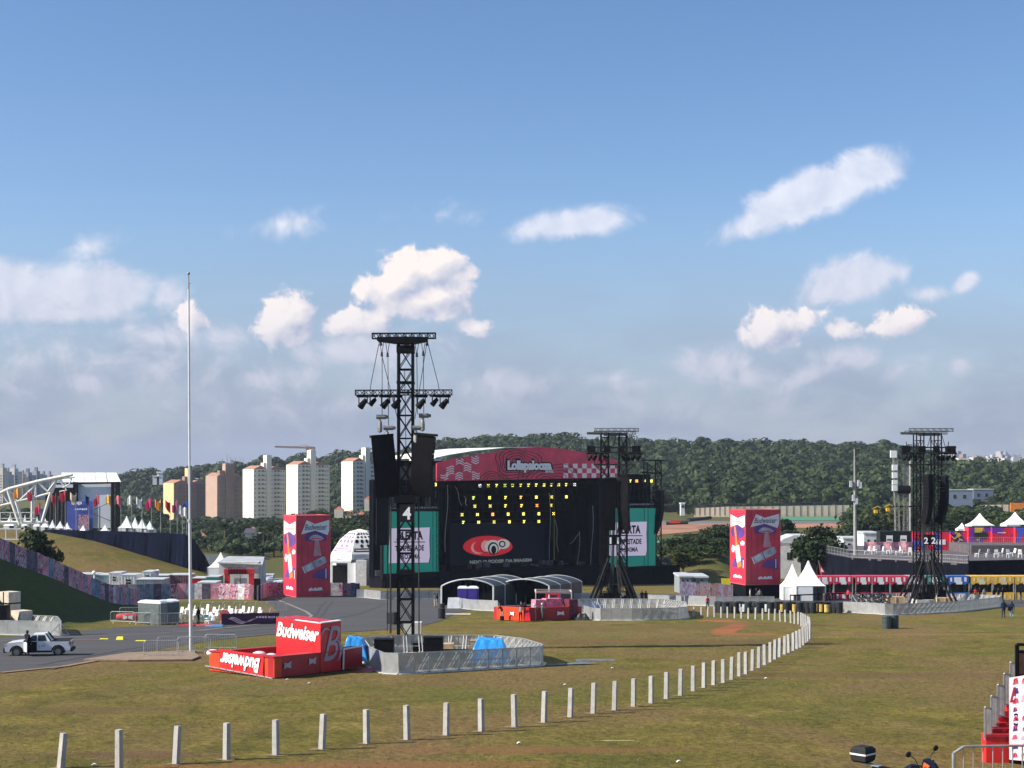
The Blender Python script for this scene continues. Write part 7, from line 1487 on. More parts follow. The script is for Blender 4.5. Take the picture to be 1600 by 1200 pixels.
# crane
D = 1300; s = D/F; r = thing('tower_crane', 'tower crane behind the pale apartment block, its jib pointing left', 'crane', W(480, 800, D)); cm_ = mat('crane_rust', (.30, .15, .10), .7); b = MB(); truss(b, (0, 0, 0), (0, 0, 100*s), 1.4, 0, .4, 24); b.build('crane_mast', cm_, r); b = MB(); truss(b, (-50*s, 0, 102*s), (0, 0, 100.5*s), 1.2, 0, .45, 20); truss(b, (0, 0, 100.5*s), (12*s, 0, 100*s), 1.5, 0, .6, 4); b.bar((0, 0, 100*s), (-3*s, 0, 105*s), .5); b.bar((-3*s, 0, 105*s), (-25*s, 0, 101.5*s), .2); b.bar((-3*s, 0, 105*s), (10*s, 0, 100*s), .2); b.build('jib', cm_, r); b = MB(); b.box((10*s, 0, 97.5*s), (4*s, 2, 3*s)); b.build('counterweight', GREY, r)
# distant towers at the left, house on the hill, far city on the right
DT = [(0, 8, 731, (.50, .45, .40)), (8, 16, 737, (.36, .36, .38)), (15, 29, 732, (.52, .50, .47)), (31, 39, 741, (.70, .50, .34)), (36, 51, 738, (.24, .26, .30)), (50, 63, 736, (.27, .29, .33)), (-14, -2, 735, (.45, .45, .45)), (64, 72, 742, (.32, .33, .36)), (74, 81, 742, (.3, .3, .33))]
for i, (x0, x1, yt, col) in enumerate(DT):
    D = 1500+i*20; s = D/F; r = thing('tower_block', ordn(i)+' listed distant tower block at the left edge above the white roof truss', 'building', W(x0, 800, D), 0, 'distant towers at the left edge'); b = MB(); wd = (x1-x0)*s; H = (800-yt)*s; b.obox((0, 0, 0), V((wd*.6, -wd*.15, 0)), V((0, 12, 0)), Z*H); b.obox((wd*.6, -wd*.0, 0), V((wd*.4, 0, 0)), V((0, 12, 0)), Z*(H-3)); b.build('wall', mat('far_tower%d' % i, col, .8, .05, .1), r)
    b = MB()
    for k in range(int((H-8)/2.8)): b.obox((wd*.12, -.6, 4+k*2.8), (wd*.12, 0, 0), (0, .5, 0), (0, 0, 1.3)); b.obox((wd*.7, -.6, 4+k*2.8), (wd*.18, 0, 0), (0, .5, 0), (0, 0, 1.3))
    b.build('windows', SHW, r)
    b = MB(); b.box((wd*.4, 3, H), (wd*.3, 4, 4)); b.build('roof_box', mat('far_tower%d' % i, col), r)
D = 1160; r = thing('hilltop_house', 'small white house on the hill crest left of the ochre block', 'house', W(248, 747, D)); s = D/F; b = MB(); b.box((-3*s, 0, -5), (10*s, 6, 5+2.5*s)); b.box((3*s, 0, -5), (9*s, 6, 5+8*s)); b.build('wall', CW, r); b = MB(); b.box((3*s, 0, 8*s), (10*s, 7, 1)); b.box((-3*s, 0, 2.5*s), (11*s, 7, .6)); b.build('roof', WHITE, r)
# far city: hillside of little houses
rc = np.random.default_rng(5); b = MB()
for i in range(2600):
    px = rc.uniform(1440, 1760); u = rc.random(); D = 2300+1600*u; y = 742-23*u+rc.uniform(-2, 2)-(2 if px > 1560 else 0); s = D/F; wd = rc.uniform(6, 16); h = rc.uniform(5, 11)*(1.0 if rc.random() < .94 else 2.2)
    p = W(px, y, D); b.box((p.x, p.y, p.z-3), (wd, wd, h+3), rc.uniform(0, 1.5), int(rc.integers(0, 5)))
tag(b.build('distant_city', [mat('city%d' % i, c_, .9, .05, .01) for i, c_ in enumerate([(.32, .29, .28), (.42, .40, .39), (.24, .19, .17), (.20, .22, .26), (.28, .26, .25)])]), 'hazy far city of small houses at the right horizon', 'city', kind='stuff')
b = MB()
k0 = len(b.v); xs = [1380, 1430, 1470, 1520, 1570, 1620, 1700, 1800]
for (x0, x1) in zip(xs[:-1], xs[1:]):
    for j in range(6): f = lambda x, j: W(x, 748-26*j/6, 2300+1600*j/6); b.face([f(x0, j), f(x1, j), f(x1, j+1), f(x0, j+1)])
tag(b.build('far_hill', mat('far_hill', (.16, .18, .15), .9, .2, .01)), 'distant hillside under the far city', 'hill', kind='structure')
for i, (x, yt, w_) in enumerate(((1571, 707, 5), (1533, 718, 4), (1561, 716, 5), (1590, 717, 6))):
    D = 3300; s = D/F; r = thing('tower_block', ['tall slim tower on the right horizon', 'small tower on the right horizon, leftmost', 'blue grey block left of the tall slim tower on the horizon', 'low block at the right end of the horizon'][i], 'building', W(x, 742, D), 0, 'towers on the right horizon'); b = MB(); b.box((0, 0, 0), (w_*s*.8, 20, (742-yt)*s)); b.box((0, 0, (742-yt)*s), (w_*s*.3, 8, 5)); b.build('wall', mat('horizon_tower', (.20, .24, .30), .8), r)
for i, (x0, x1, yb, yt) in enumerate(((1472, 1493, 728, 719), (1493, 1521, 727, 716))):
    D = 1420; s = D/F; r = thing('white_building', ['long white building behind tower 2 on the ridge, left one', 'wide white building on the ridge right of tower 2'][i], 'building', W(x0, yb, D)); b = MB(); wd = (x1-x0)*s; b.obox((0, 0, -14), (wd, 0, 0), (0, 10, 0), (0, 0, 14+(yb-yt)*s*.75)); b.obox((wd*.15, 0, 0), (wd*.45, 0, 0), (0, 10, 0), (0, 0, (yb-yt)*s)); b.build('wall', mat('salmon_white', (.68, .58, .52), .8, .04, .1), r)
    b = MB(); [b.obox((wd*(.05+k*.12), -.2, 1.2), (wd*.06, 0, 0), (0, .15, 0), (0, 0, 1.6)) for k in range(8)]; b.build('windows', SHW, r)
# ------------------------------------------------------------------ people: one skinned body mesh each
def person(p, rz, H, pose, cols, label, hat=None, bag=None):
    """pose: dict of joint overrides in metres for a 1.75 m figure facing -Y"""
    J = dict(pel=(0, 0, .95), sp=(0, 0, 1.18), ch=(0, 0, 1.38), nk=(0, 0, 1.50), hd=(0, -.02, 1.60), ht=(0, -.01, 1.73),
             sl=(-.19, 0, 1.42), el=(-.25, .02, 1.13), wl=(-.27, -.06, .88), fl=(-.27, -.08, .76), sr=(.19, 0, 1.42), er=(.25, .02, 1.13), wr=(.27, -.06, .88), fr=(.27, -.08, .76),
             hl=(-.10, 0, .90), kl=(-.12, -.02, .50), al=(-.13, .02, .09), tl=(-.13, -.14, .04), hr=(.10, 0, .90), kr=(.12, -.02, .50), ar=(.13, .02, .09), tr=(.13, -.14, .04))
    J.update(pose or {}); R_ = dict(pel=.15, sp=.135, ch=.155, nk=.055, hd=.095, ht=.07, sl=.065, el=.045, wl=.035, fl=.03, sr=.065, er=.045, wr=.035, fr=.03, hl=.09, kl=.065, al=.045, tl=.04, hr=.09, kr=.065, ar=.045, tr=.04)
    B = [('pel', 'sp'), ('sp', 'ch'), ('ch', 'nk'), ('nk', 'hd'), ('hd', 'ht'), ('ch', 'sl'), ('sl', 'el'), ('el', 'wl'), ('wl', 'fl'), ('ch', 'sr'), ('sr', 'er'), ('er', 'wr'), ('wr', 'fr'), ('pel', 'hl'), ('hl', 'kl'), ('kl', 'al'), ('al', 'tl'), ('pel', 'hr'), ('hr', 'kr'), ('kr', 'ar'), ('ar', 'tr')]
    names = list(J); me = bpy.data.meshes.new('person'); me.from_pydata([J[n] for n in names], [(names.index(a), names.index(c)) for a, c in B], [])
    ob = bpy.data.objects.new('person_tmp', me); C.objects.link(ob); sk = ob.modifiers.new('s', 'SKIN'); sk.use_smooth_shade = True
    for i, n in enumerate(names): me.skin_vertices[0].data[i].radius = (R_[n], R_[n]*(.72 if n in ('pel', 'sp', 'ch') else 1)); me.skin_vertices[0].data[i].use_root = (n == 'pel')
    ob.modifiers.new('d', 'SUBSURF').levels = 1
    dg = bpy.context.evaluated_depsgraph_get(); m2 = bpy.data.meshes.new_from_object(ob.evaluated_get(dg)); bpy.data.objects.remove(ob)
    seg = {}; 
    for a, c in B: seg[(a, c)] = 1 if (a, c) in (('pel', 'sp'), ('sp', 'ch'), ('ch', 'sl'), ('ch', 'sr'), ('sl', 'el'), ('sr', 'er'), ('ch', 'nk')) else 0 if (a, c) in (('nk', 'hd'), ('hd', 'ht'), ('el', 'wl'), ('er', 'wr'), ('wl', 'fl'), ('wr', 'fr')) else 3 if c in ('tl', 'tr') else 2
    if cols.get('long'): seg[('el', 'wl')] = seg[('er', 'wr')] = 1
    m2.materials.clear()
    for mm in (SKIN, cols['top'], cols['legs'], RUB): m2.materials.append(mm)
    for pl in m2.polygons:
        c = pl.center; best = None
        for (a, d), k in seg.items():
            A_, D_ = V(J[a]), V(J[d]); ab = D_-A_; t = max(0, min(1, (c-A_).dot(ab)/max(ab.length_squared, 1e-9))); dist = (A_+ab*t-c).length-.3*R_[a]
            if best is None or dist < best[0]: best = (dist, k)
        pl.material_index = best[1]; pl.use_smooth = True
    if '_' in m2.name: pass
    o = bpy.data.objects.new('person', m2); C.objects.link(o); o.location = p; o.rotation_euler = (0, 0, rz); o.scale = (H/1.78,)*3; tag(o, label, 'person')
    hd = V(J['hd']); b = MB(); b.ball(hd+V((0, .015, .045)), .112, 8, 0, (1, 1, 1.0)); b.v = [v if not (v[1] < hd.y-.03 and v[2] < hd.z+.05) else (v[0]*.9, hd.y-.03, v[2]) for v in b.v]; b.build('helmet' if hat else 'hair', hat or mat('hair', (.02, .015, .012), .7), o, smooth=True)
    b = MB(); b.lathe((hd.x, hd.y-.1, hd.z-.03), [(.012, -.02), (.016, 0), (.006, .04)], 6); b.ball(hd+V((-.04, -.085, .02)), .012, 5); b.ball(hd+V((.04, -.085, .02)), .012, 5); b.build('face', SKIN, o)
    if bag: b = MB(); b.box((bag[0], bag[1], bag[2]), (.35, .25, .4)); b.build('bag', BLK, o)
    return o
def PC_(n, c): return mat('cloth_'+n, c, .8, .15, 6)
NV_, BKc, GRc, WHc, RDc, GNc, JEc, SKc = PC_('navy', (.02, .03, .07)), PC_('black', (.012, .012, .015)), PC_('grey', (.28, .27, .25)), PC_('white', (.7, .68, .66)), PC_('red', (.55, .02, .03)), PC_('green', (.06, .10, .09)), PC_('jeans', (.22, .32, .48)), PC_('beige', (.35, .28, .2))
walk = dict(kl=(-.12, -.14, .52), al=(-.13, -.20, .10), tl=(-.13, -.36, .05), kr=(.12, .05, .50), ar=(.13, .26, .14), tr=(.13, .14, .05), wl=(-.25, .12, .92), fl=(-.25, .12, .80), wr=(.25, -.22, .95), fr=(.25, -.27, .85))
reach = dict(er=(.28, -.18, 1.20), wr=(.20, -.42, 1.22), fr=(.16, -.50, 1.22), el=(-.28, -.16, 1.18), wl=(-.2, -.4, 1.15), fl=(-.15, -.48, 1.15))
lean = dict(ch=(0, -.22, 1.32), nk=(0, -.28, 1.42), hd=(0, -.36, 1.48), ht=(0, -.42, 1.58), sl=(-.19, -.24, 1.34), sr=(.19, -.24, 1.34), sp=(0, -.1, 1.16), el=(-.25, -.38, 1.15), er=(.25, -.38, 1.15), wl=(-.2, -.55, 1.05), wr=(.2, -.55, 1.05), fl=(-.15, -.65, 1.05), fr=(.15, -.65, 1.05))
up = dict(er=(.32, -.1, 1.55), wr=(.28, -.3, 1.75), fr=(.26, -.36, 1.82))
H_W = mat('helmet_white', (.7, .7, .68), .4)
person(G(42.5, 1025.5)+V((0, -.0, 0)), R(150), 1.72, dict(er=(.3, -.15, 1.25), wr=(.2, -.38, 1.3), fr=(.16, -.45, 1.3)), dict(top=BKc, legs=BKc, long=1), 'person in black standing in the open door of the white pickup')
person(G(310, 978), R(60), 1.72, walk, dict(top=BKc, legs=BKc, long=1), 'person in dark clothes walking just right of the tall pole')
person(G(785, 970), R(-50), 1.72, lean, dict(top=BKc, legs=SKc), 'person in black top and light shorts leaning over the left end of the small bar', bag=(.3, -.3, .1))
person(G(813.5, 971.8), R(170), 1.65, reach, dict(top=GRc, legs=BKc), 'person in grey shirt and black trousers at the small red bar')
person(G(820, 970.5), R(200), 1.8, dict(up), dict(top=BKc, legs=BKc), 'person in black reaching up over the folding board of the small bar')
person(G(835, 970.7), R(160), 1.72, dict(el=(-.3, -.1, 1.15), wl=(-.15, -.3, 1.1), fl=(-.1, -.35, 1.1)), dict(top=GRc, legs=GRc, long=1), 'person in grey overalls and white helmet, left of the green one', hat=H_W)
person(G(847, 970.7), R(110), 1.78, reach, dict(top=GNc, legs=GNc, long=1), 'person in dark green overalls and white helmet before the small bar', hat=H_W)
person(G(1105.5, 953), R(20), 1.6, None, dict(top=RDc, legs=BKc), 'person in a red shirt behind the far posts')
person(G(1568, 965.5), R(190), 1.86, dict(kl=(-.1, .0, .5)), dict(top=NV_, legs=NV_, long=1), 'person in navy clothes on the grass at the right, the left one of the pair')
person(G(1581, 965.2), R(170), 1.68, dict(kr=(.14, -.05, .5)), dict(top=NV_, legs=JEc), 'person in navy top and jeans on the grass at the right', bag=(.25, .1, .75))
person(G(1595, 943), R(90), 1.85, None, dict(top=BKc, legs=PC_('darkblue', (.06, .09, .14)), long=1), 'person in a black jacket before the yellow booths at the right edge')
person(G(679, 949), R(100), 1.7, None, dict(top=GNc, legs=SKc), 'person standing on the asphalt left of the first dark tent'); person(G(683, 948), R(250), 1.6, None, dict(top=BKc, legs=GRc), 'second person on the asphalt left of the first dark tent')
person(G(1003, 944), R(20), 1.75, None, dict(top=BKc, legs=BKc, long=1), 'person in black behind the barriers right of tower 1, left one'); person(G(1009, 944), R(200), 1.72, None, dict(top=BKc, legs=BKc, long=1), 'person in black behind the barriers right of tower 1, right one')
person(G(1172, 940), R(80), 1.75, None, dict(top=WHc, legs=SKc), 'person in a pale shirt before the black tower base'); person(G(1182, 940), R(260), 1.75, None, dict(top=BKc, legs=BKc), 'person in black before the black tower base, right of the pale one'); person(G(1187, 940.5), R(10), 1.7, None, dict(top=GRc, legs=BKc), 'person in grey before the black tower base')
person(G(1297, 940), R(90), 1.75, None, dict(top=BKc, legs=BKc), 'person in black before the red booths'); person(G(1325, 940), R(120), 1.7, None, dict(top=RDc, legs=BKc), 'person in a red top before the red booths')
person(GD(380, 283), R(20), 1.75, None, dict(top=WHc, legs=GRc), 'person in white standing in the service yard'); person(G(383, 931), R(30), 1.8, None, dict(top=WHc, legs=WHc), 'white clad person in front of the pale gate door')
for i, x in enumerate((1517, 1524, 1531, 1538, 1553, 1560, 1567)): person(G(x, 939), R(170+i*9), 1.75, None, dict(top=[BKc, RDc, BKc, GRc, BKc, NV_, BKc][i], legs=BKc), ordn(i)+' person from the left queueing at the yellow booths')
# ------------------------------------------------------------------ white pickup
pp = G(62, 1024.0); pk_ = thing('pickup_truck', 'white pickup truck with open driver door at the left edge', 'pickup truck', pp, R(8))
WP = mat('car_paint_white', (.72, .73, .74), .22, .02, 1); BP = mat('black_plastic', (.03, .03, .032), .6, .1, 4)
def bodyprism(pr, y0, y1, inset=.0): 
    b = MB(); b.prism([(x, y0, z) for x, z in pr], (0, y1-y0, 0)); return b
# local x: negative = nose; side towards the camera at y=-.85
low = [(-2.22, .38), (-2.25, .70), (-2.20, .88), (-2.0, .98), (-1.35, 1.06), (-.72, 1.08), (.62, 1.08), (.66, 1.05), (2.18, 1.05), (2.22, .95), (2.22, .46), (1.85, .40), (1.78, .62), (1.62, .76), (1.36, .80), (1.12, .74), (.98, .58), (.94, .36), (-1.0, .34), (-1.05, .58), (-1.2, .72), (-1.44, .78), (-1.68, .72), (-1.82, .56), (-1.86, .38)]
b = MB(); b.prism([(x, -.84, z) for x, z in low], (0, 1.68, 0)); b.build('body', WP, pk_)
b = MB(); cabp = [(-1.0, 1.06), (-.42, 1.50), (-.15, 1.57), (.45, 1.58), (.62, 1.52), (.86, 1.09)]; k = len(b.v)
b.hexa([(-1.0, -.82, 1.06), (.86, -.82, 1.06), (.86, .82, 1.06), (-1.0, .82, 1.06), (-.36, -.66, 1.55), (.50, -.66, 1.58), (.50, .66, 1.58), (-.36, .66, 1.55)]); b.build('cab', WP, pk_)
def onside(x, z, sg, o=.012): f = (z-1.06)/.51; y = .82-.16*f+o; return (x, sg*y, z)
b = MB()
for sg in (-1, 1): b.face([onside(-.86, 1.10, sg), onside(-.08, 1.10, sg), onside(-.08, 1.50, sg), onside(-.36, 1.49, sg)]); b.face([onside(0, 1.10, sg), onside(.62, 1.10, sg), onside(.46, 1.50, sg), onside(0, 1.50, sg)])
b.face([(-.98+.02, -.74, 1.11), (-.98+.02, .74, 1.11), (-.44, .60, 1.52), (-.44, -.60, 1.52)]); b.face([(.865-.03, -.7, 1.12), (.865-.03, .7, 1.12), (.58, .6, 1.5), (.58, -.6, 1.5)]); b.build('windows', GLASS, pk_)
b = MB(); b.obox((.92, -.76, 1.0), (1.22, 0, 0), (0, 1.52, 0), (0, 0, .065)); b.bar((.80, -.78, 1.07), (2.2, -.78, 1.07), .06); b.bar((.80, .78, 1.07), (2.2, .78, 1.07), .06); b.bar((.5, -.62, 1.62), (.9, -.75, 1.10), .06); b.bar((.5, .62, 1.62), (.9, .75, 1.10), .06); b.build('cargo_bed', BP, pk_)
b = MB(); b.obox((2.20, -.82, .34), (.16, 0, 0), (0, 1.64, 0), (0, 0, .2)); b.build('rear_bumper', BP, pk_); b = MB(); b.obox((-2.34, -.82, .30), (.16, 0, 0), (0, 1.64, 0), (0, 0, .32)); b.build('front_bumper', BP, pk_)
b = MB(); b.obox((2.222, -.68, .56), (.02, 0, 0), (0, 1.36, 0), (0, 0, .46)); tg = b.build('tailgate', mat('tailgate_grey', (.42, .43, .44), .3, .03, 1), pk_); b = MB(); b.obox((2.245, -.10, .84), (.02, 0, 0), (0, .2, 0), (0, 0, .07)); b.build('handle', BP, tg)
for sg in (-1, 1):
    b = MB(); b.obox((2.12, sg*.78-.06, .76), (.12, 0, 0), (0, .13, 0), (0, 0, .26)); b.build('tail_light', mat('tail_red', (.25, .01, .01), .3), pk_); b = MB(); b.obox((-2.26, sg*.72-.12, .74), (.14, 0, 0), (0, .24, 0), (0, 0, .14)); b.build('headlight', mat('headlight_glass', (.5, .5, .52), .15), pk_)
    for wx in (-1.44, 1.38):
        b = MB(); y0 = sg*.70; b.cyl((wx, y0-.10, .34), (wx, y0+.12 if sg > 0 else y0-.12, .34), .34, .34, 22); b.v = b.v; b.build; b2 = MB(); b2.cyl((wx, sg*.60, .34), (wx, sg*.85, .34), .34, .34, 24); wh = b2.build('wheel', RUB, pk_); b3 = MB(); b3.cyl((wx, sg*.80, .34), (wx, sg*.862, .34), .21, .20, 16); b3.build('rim', mat('rim_grey', (.20, .20, .21), .4, .1, 3, metal=.6), wh)
        b = MB(); n = 10; c0 = (wx, sg*.845, .34)
        for i in range(n): a0, a1 = math.pi*i/n, math.pi*(i+1)/n; f = lambda a, r_: (wx+math.cos(a)*r_, sg*.852, .34+math.sin(a)*r_); b.face([f(a0, .39), f(a1, .39), f(a1, .48), f(a0, .48)])
        b.build('wheel_arch', BP, pk_)
    b = MB(); b.obox((-.9, sg*.85-.03, .30), (1.9, 0, 0), (0, .06, 0), (0, 0, .13)); b.build('side_sill', BP, pk_)
b = MB(); b.hexa([(-.95, -.85, .40), (-.62, -1.62, .40), (-.58, -1.60, .40), (-.90, -.82, .40), (-.95, -.83, 1.08), (-.62, -1.60, 1.08), (-.58, -1.58, 1.08), (-.90, -.80, 1.08)]); dr_ = b.build('open_door', WP, pk_); b = MB(); b.hexa([(-.95, -.83, 1.08), (-.62, -1.60, 1.08), (-.59, -1.58, 1.08), (-.91, -.80, 1.08), (-.70, -.80, 1.48), (-.56, -1.25, 1.50), (-.53, -1.23, 1.50), (-.66, -.78, 1.48)]); b.build('door_window', GLASS, dr_)
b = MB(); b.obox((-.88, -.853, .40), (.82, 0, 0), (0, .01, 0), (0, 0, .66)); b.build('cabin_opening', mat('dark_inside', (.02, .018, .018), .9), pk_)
for sg in (-1, 1): b = MB(); b.ball((-.85, sg*.98, 1.12), .10, 8, 0, (1, 1.3, .9)); b.build('side_mirror', BP, pk_, smooth=True)
b = MB(); b.face([(.12, -.846, .62), (.02, -.846, .8), (.10, -.846, .82), (.2, -.846, .6)]); b.face([(.25, -.846, .7), (.55, -.846, .72), (.5, -.846, .88), (.25, -.846, .85)]); b.build('side_decal', mat('decal_grey', (.5, .5, .52), .4), pk_)
pk_.scale = (.92, .92, .92)
# ------------------------------------------------------------------ motorcycles
def motorcycle():
    """local x forward"""
    r = thing('motorcycle', '', 'motorcycle', (0, 0, 0))
    for x in (-.66, .68):
        b = MB(); n = 24
        for i in range(n):
            a0, a1 = 6.2832*i/n, 6.2832*(i+1)/n; b.cyl((x+math.cos(a0)*.27, 0, .31+math.sin(a0)*.27), (x+math.cos(a1)*.27, 0, .31+math.sin(a1)*.27), .05, .05, 6, caps=False)
        wh = b.build('wheel', RUB, r); b = MB()
        for i in range(5): a = 6.28*i/5; b.bar((x, 0, .31), (x+math.cos(a)*.25, 0, .31+math.sin(a)*.25), .03)
        b.cyl((x, -.05, .31), (x, .05, .31), .06, .06, 10); b.build('rim', GREY, wh)
    b = MB(); b.tube([(.68, .09, .31), (.42, .09, 1.0)], .03, 8); b.tube([(.68, -.09, .31), (.42, -.09, 1.0)], .03, 8); b.build('front_fork', GALV, r)
    b = MB(); b.lathe((.12, 0, .22), [(.05, 0), (.17, .05), (.18, .2), (.12, .32), (.04, .36)], 10, sx=1.2, sy=.8); b.tube([(.4, 0, .9), (-.05, 0, .75), (-.6, 0, .72)], .03, 6); b.tube([(.4, 0, .85), (.28, 0, .3), (-.3, 0, .3)], .03, 6); b.tube([(-.1, -.1, .35), (-.66, -.12, .31)], .03, 6); b.build('frame_and_engine', BP, r)
    b = MB(); b.grid(lambda u, v: V((-.08+.52*u, (.16*math.sin(math.pi*min(1, u*1.2+.12)))*math.cos(math.pi*v), .80+.10*u+.20*math.sin(math.pi*v)*math.sin(math.pi*min(1, u*.9+.2)))), 12, 10); b.build('tank', mat('tank_navy', (.01, .014, .03), .2, .05, 2), r, smooth=True)
    b = MB(); b.hexa([(-.72, -.12, .80), (-.05, -.13, .78), (-.05, .13, .78), (-.72, .12, .80), (-.74, -.10, .88), (-.08, -.11, .86), (-.08, .11, .86), (-.74, .10, .88)]); b.build('seat', BLK2, r)
    b = MB(); b.tube([(.30, -.38, 1.06), (.36, -.2, 1.05), (.42, 0, 1.02), (.36, .2, 1.05), (.30, .38, 1.06)], .016, 8); b.cyl((.31, -.42, 1.06), (.34, -.28, 1.06), .022, .022, 8); b.cyl((.31, .42, 1.06), (.34, .28, 1.06), .022, .022, 8); b.tube([(.37, -.36, 1.05), (.44, -.2, 1.05)], .008, 5); b.build('handlebar', BP, r)
    for sg in (-1, 1):
        b = MB(); b.tube([(.36, sg*.22, 1.06), (.34, sg*.28, 1.18), (.33, sg*.42, 1.26)], .008, 6); sm = b.build('mirror_stem', BP, r); b = MB(); b.ball((.32, sg*.45, 1.30), .07, 8, 0, (1, 1, .8)); b.v = [((x-.32)*.35+.32, (y-sg*.34)*1.35+sg*.34, z) for x, y, z in b.v]; b.build('mirror', BP, sm, smooth=True)
    b = MB(); b.ball((.50, 0, .92), .11, 8); b.build('headlight', mat('headlight_glass', (.5, .5, .52), .15), r, smooth=True)
    b = MB(); b.tube([(.0, .1, .3), (-.5, .16, .34), (-.8, .17, .42)], .045, 8); b.build('exhaust', GREY, r)
    b = MB(); b.hexa([(.35, -.06, .66), (.98, -.05, .60), (.98, .05, .60), (.35, .06, .66), (.4, -.06, .70), (.75, -.05, .68), (.75, .05, .68), (.4, .06, .70)]); b.build('front_fender', BP, r)
    b = MB(); b.hexa([(.34, -.15, .86), (.80, -.05, .78), (.80, .05, .78), (.34, .15, .86), (.40, -.10, 1.17), (.60, -.04, 1.10), (.60, .04, 1.10), (.40, .10, 1.17)]); fr_ = b.build('front_fairing', mat('tank_navy', (.01, .014, .03), .2, .05, 2), r)
    b = MB()
    for sg in (-1, 1): b.face([(.385, sg*.128, .98), (.52, sg*.098, .96), (.53, sg*.082, 1.06), (.42, sg*.105, 1.12)])
    b.build('orange_decal', mat('decal_orange', (.8, .14, .03), .35), fr_)
    b = MB()
    for sg in (-1, 1): b.face([(.45, sg*.122, .92), (.66, sg*.082, .90), (.62, sg*.085, .95), (.50, sg*.108, .955)])
    b.build('white_stripe', WHITE, fr_)
    # rear box
    b = MB(); b.lathe((-1.0, 0, .92), [(.18, 0), (.23, .04), (.25, .14), (.25, .18), (.24, .26), (.18, .31), (.01, .32)], 4, rot=R(45), sx=1.0, sy=1.05); bx = b.build('top_box', BP, r); b = MB()
    b.lathe((-1.0, 0, 1.07), [(.256, 0), (.258, .035)], 4, rot=R(45), sx=1.0, sy=1.05); b.build('reflective_stripe', mat('stripe_white', (.75, .75, .72), .3), bx)
    b = MB(); b.bar((-.6, 0, .88), (-1.0, 0, .90), .14, 0, .03); b.build('rack', GALV, r); return r
mo = motorcycle(); mo['_u'] = 1; Dm = 32.0
mo.location = V(((1418-800)*Dm/F, Dm, CZ+(HZ-1170)*Dm/F-1.41)); mo.rotation_euler = (0, 0, R(-46)); tag(mo, 'black and orange motorcycle with top box at the bottom right edge', 'motorcycle'); mo.scale = (1.08,)*3
for i, (x, rz) in enumerate(((1343, 70), (1351, 110), (1359, 80), (1367, 95), (1376, 60), (1384, 100))):
    put(mo, G(x, 944+(i % 2)*2), 'black motorcycle, '+ordn(i)+' from the left in the cluster before the red booths', 'motorcycle', 'motorcycles before the red booths', 1.15, R(rz))
# terrain under the nearest motorcycle and barricade rises as a low bank just outside the view: plinth
# ------------------------------------------------------------------ stairs and stand at the right edge
D = 51.0; s = D/F
def Ws(x, y, d=0): return W(x, y, D+d)
st2 = thing('grandstand_stair', 'red stair flight with grey stepped railings at the right edge', 'stairs', GD(1590, D)); 
b = MB(); n = 9
for i in range(n):
    x0 = 1541+i*6.5; y0 = 1150-i*9.2; b.obox(Ws(x0, 1200, i*.5-1), (70*s, 0, 0), (0, .5, 0), (0, 0, (1200-y0)*s)); b.obox(Ws(x0-.5, y0+2, i*.5-1.05), (70*s, 0, 0), (0, .1, 0), (0, 0, .08), 1)
b.build('steps', [mat('stair_red', (.60, .02, .02), .5, .08, 2), mat('stair_edge', (.30, .01, .02), .6, .1, 2)], st2, world=True)
for i in range(5):
    x0 = 1539+i*10; yt = 1105-i*17.5; yb = yt+48; b = MB(); a, c = Ws(x0, yt, i*.6-1), Ws(x0+9.5, yt+2, i*.6-.6); 
    b.bar(a, c, .05); b.bar(a-Z*48*s, c-Z*48*s, .05)
    for k in range(5): q = a.lerp(c, k/4); b.bar(q, q-Z*48*s, .035 if k % 4 else .055)
    b.build('stepped_railing', GALV, st2, world=True)
b = MB(); a, c = Ws(1578.5, 1187, -1.3), Ws(1680, 1195, -3.0); h1, h2 = (1187-1063)*s, (1195-1052)*s; b.hexa([a, c, c+V((0, .1, 0)), a+V((0, .1, 0)), a+Z*h1, c+Z*h2, c+V((0, .1, 0))+Z*h2, a+V((0, .1, 0))+Z*h1]); pb_ = b.build('printed_panel', mat('panel_white_pink', (.74, .50, .55), .5, .12, .8), st2, world=True)
r_ = random.Random(6); pc2 = [mat('print_pinkred', (.55, .05, .10), .5), mat('print_white', (.75, .72, .74), .5), mat('print_navy', (.04, .04, .18), .5), mat('print_rose', (.70, .28, .36), .5)]
for i in range(7):
    for j in range(9):
        u, v = (i+.1+r_.random()*.2)/7, (j+.1+r_.random()*.2)/9; wu, wv_ = r_.uniform(.05, .1), r_.uniform(.04, .08); f = lambda u, v: a.lerp(c, u)+Z*((h1+(h2-h1)*u)*v)+V((0, -.02, 0)); b = MB()
        q = [f(u, v), f(u+wu, v+.01), f(u+wu*.8, v+wv_), f(u+wu*.3, v+wv_*.9)]; b.face(q); b.build('print_patch', pc2[(i*3+j*2) % 4], pb_, world=True)
        if r_.random() < .5: b = MB(); b.tube([f(u+wu*.5+.04*math.cos(t)*.5, v+wv_*.5+.03*math.sin(t)) for t in [k*.7 for k in range(6)]], .025, 4); b.build('print_scroll', pc2[0], pb_, world=True)
for bb_ in (1,):
    lettering('B', a.lerp(c, .07)+Z*h1*.8-V((0, .04, 0)), (1, 0, .0), Z, .35, .5, pc2[0], pb_, shear=.3); lettering('3', a.lerp(c, .10)+Z*h1*.5-V((0, .04, 0)), (1, 0, .0), Z, .22, .4, pc2[2], pb_)
b = MB(); b.obox(Ws(1580, 1200, -1.2), (100*s, -1.5, 0), (0, .3, 0), (0, 0, 12*s)); b.build('dark_base', BLK, st2, world=True)
b = MB(); 
for x in (1589, 1640): b.bar(Ws(x, 1064, -1), Ws(x, 1007, -1), .11)
for y in (1007, 1018, 1056): b.bar(Ws(1589, y, -1), Ws(1640, y+1, -1), .09)
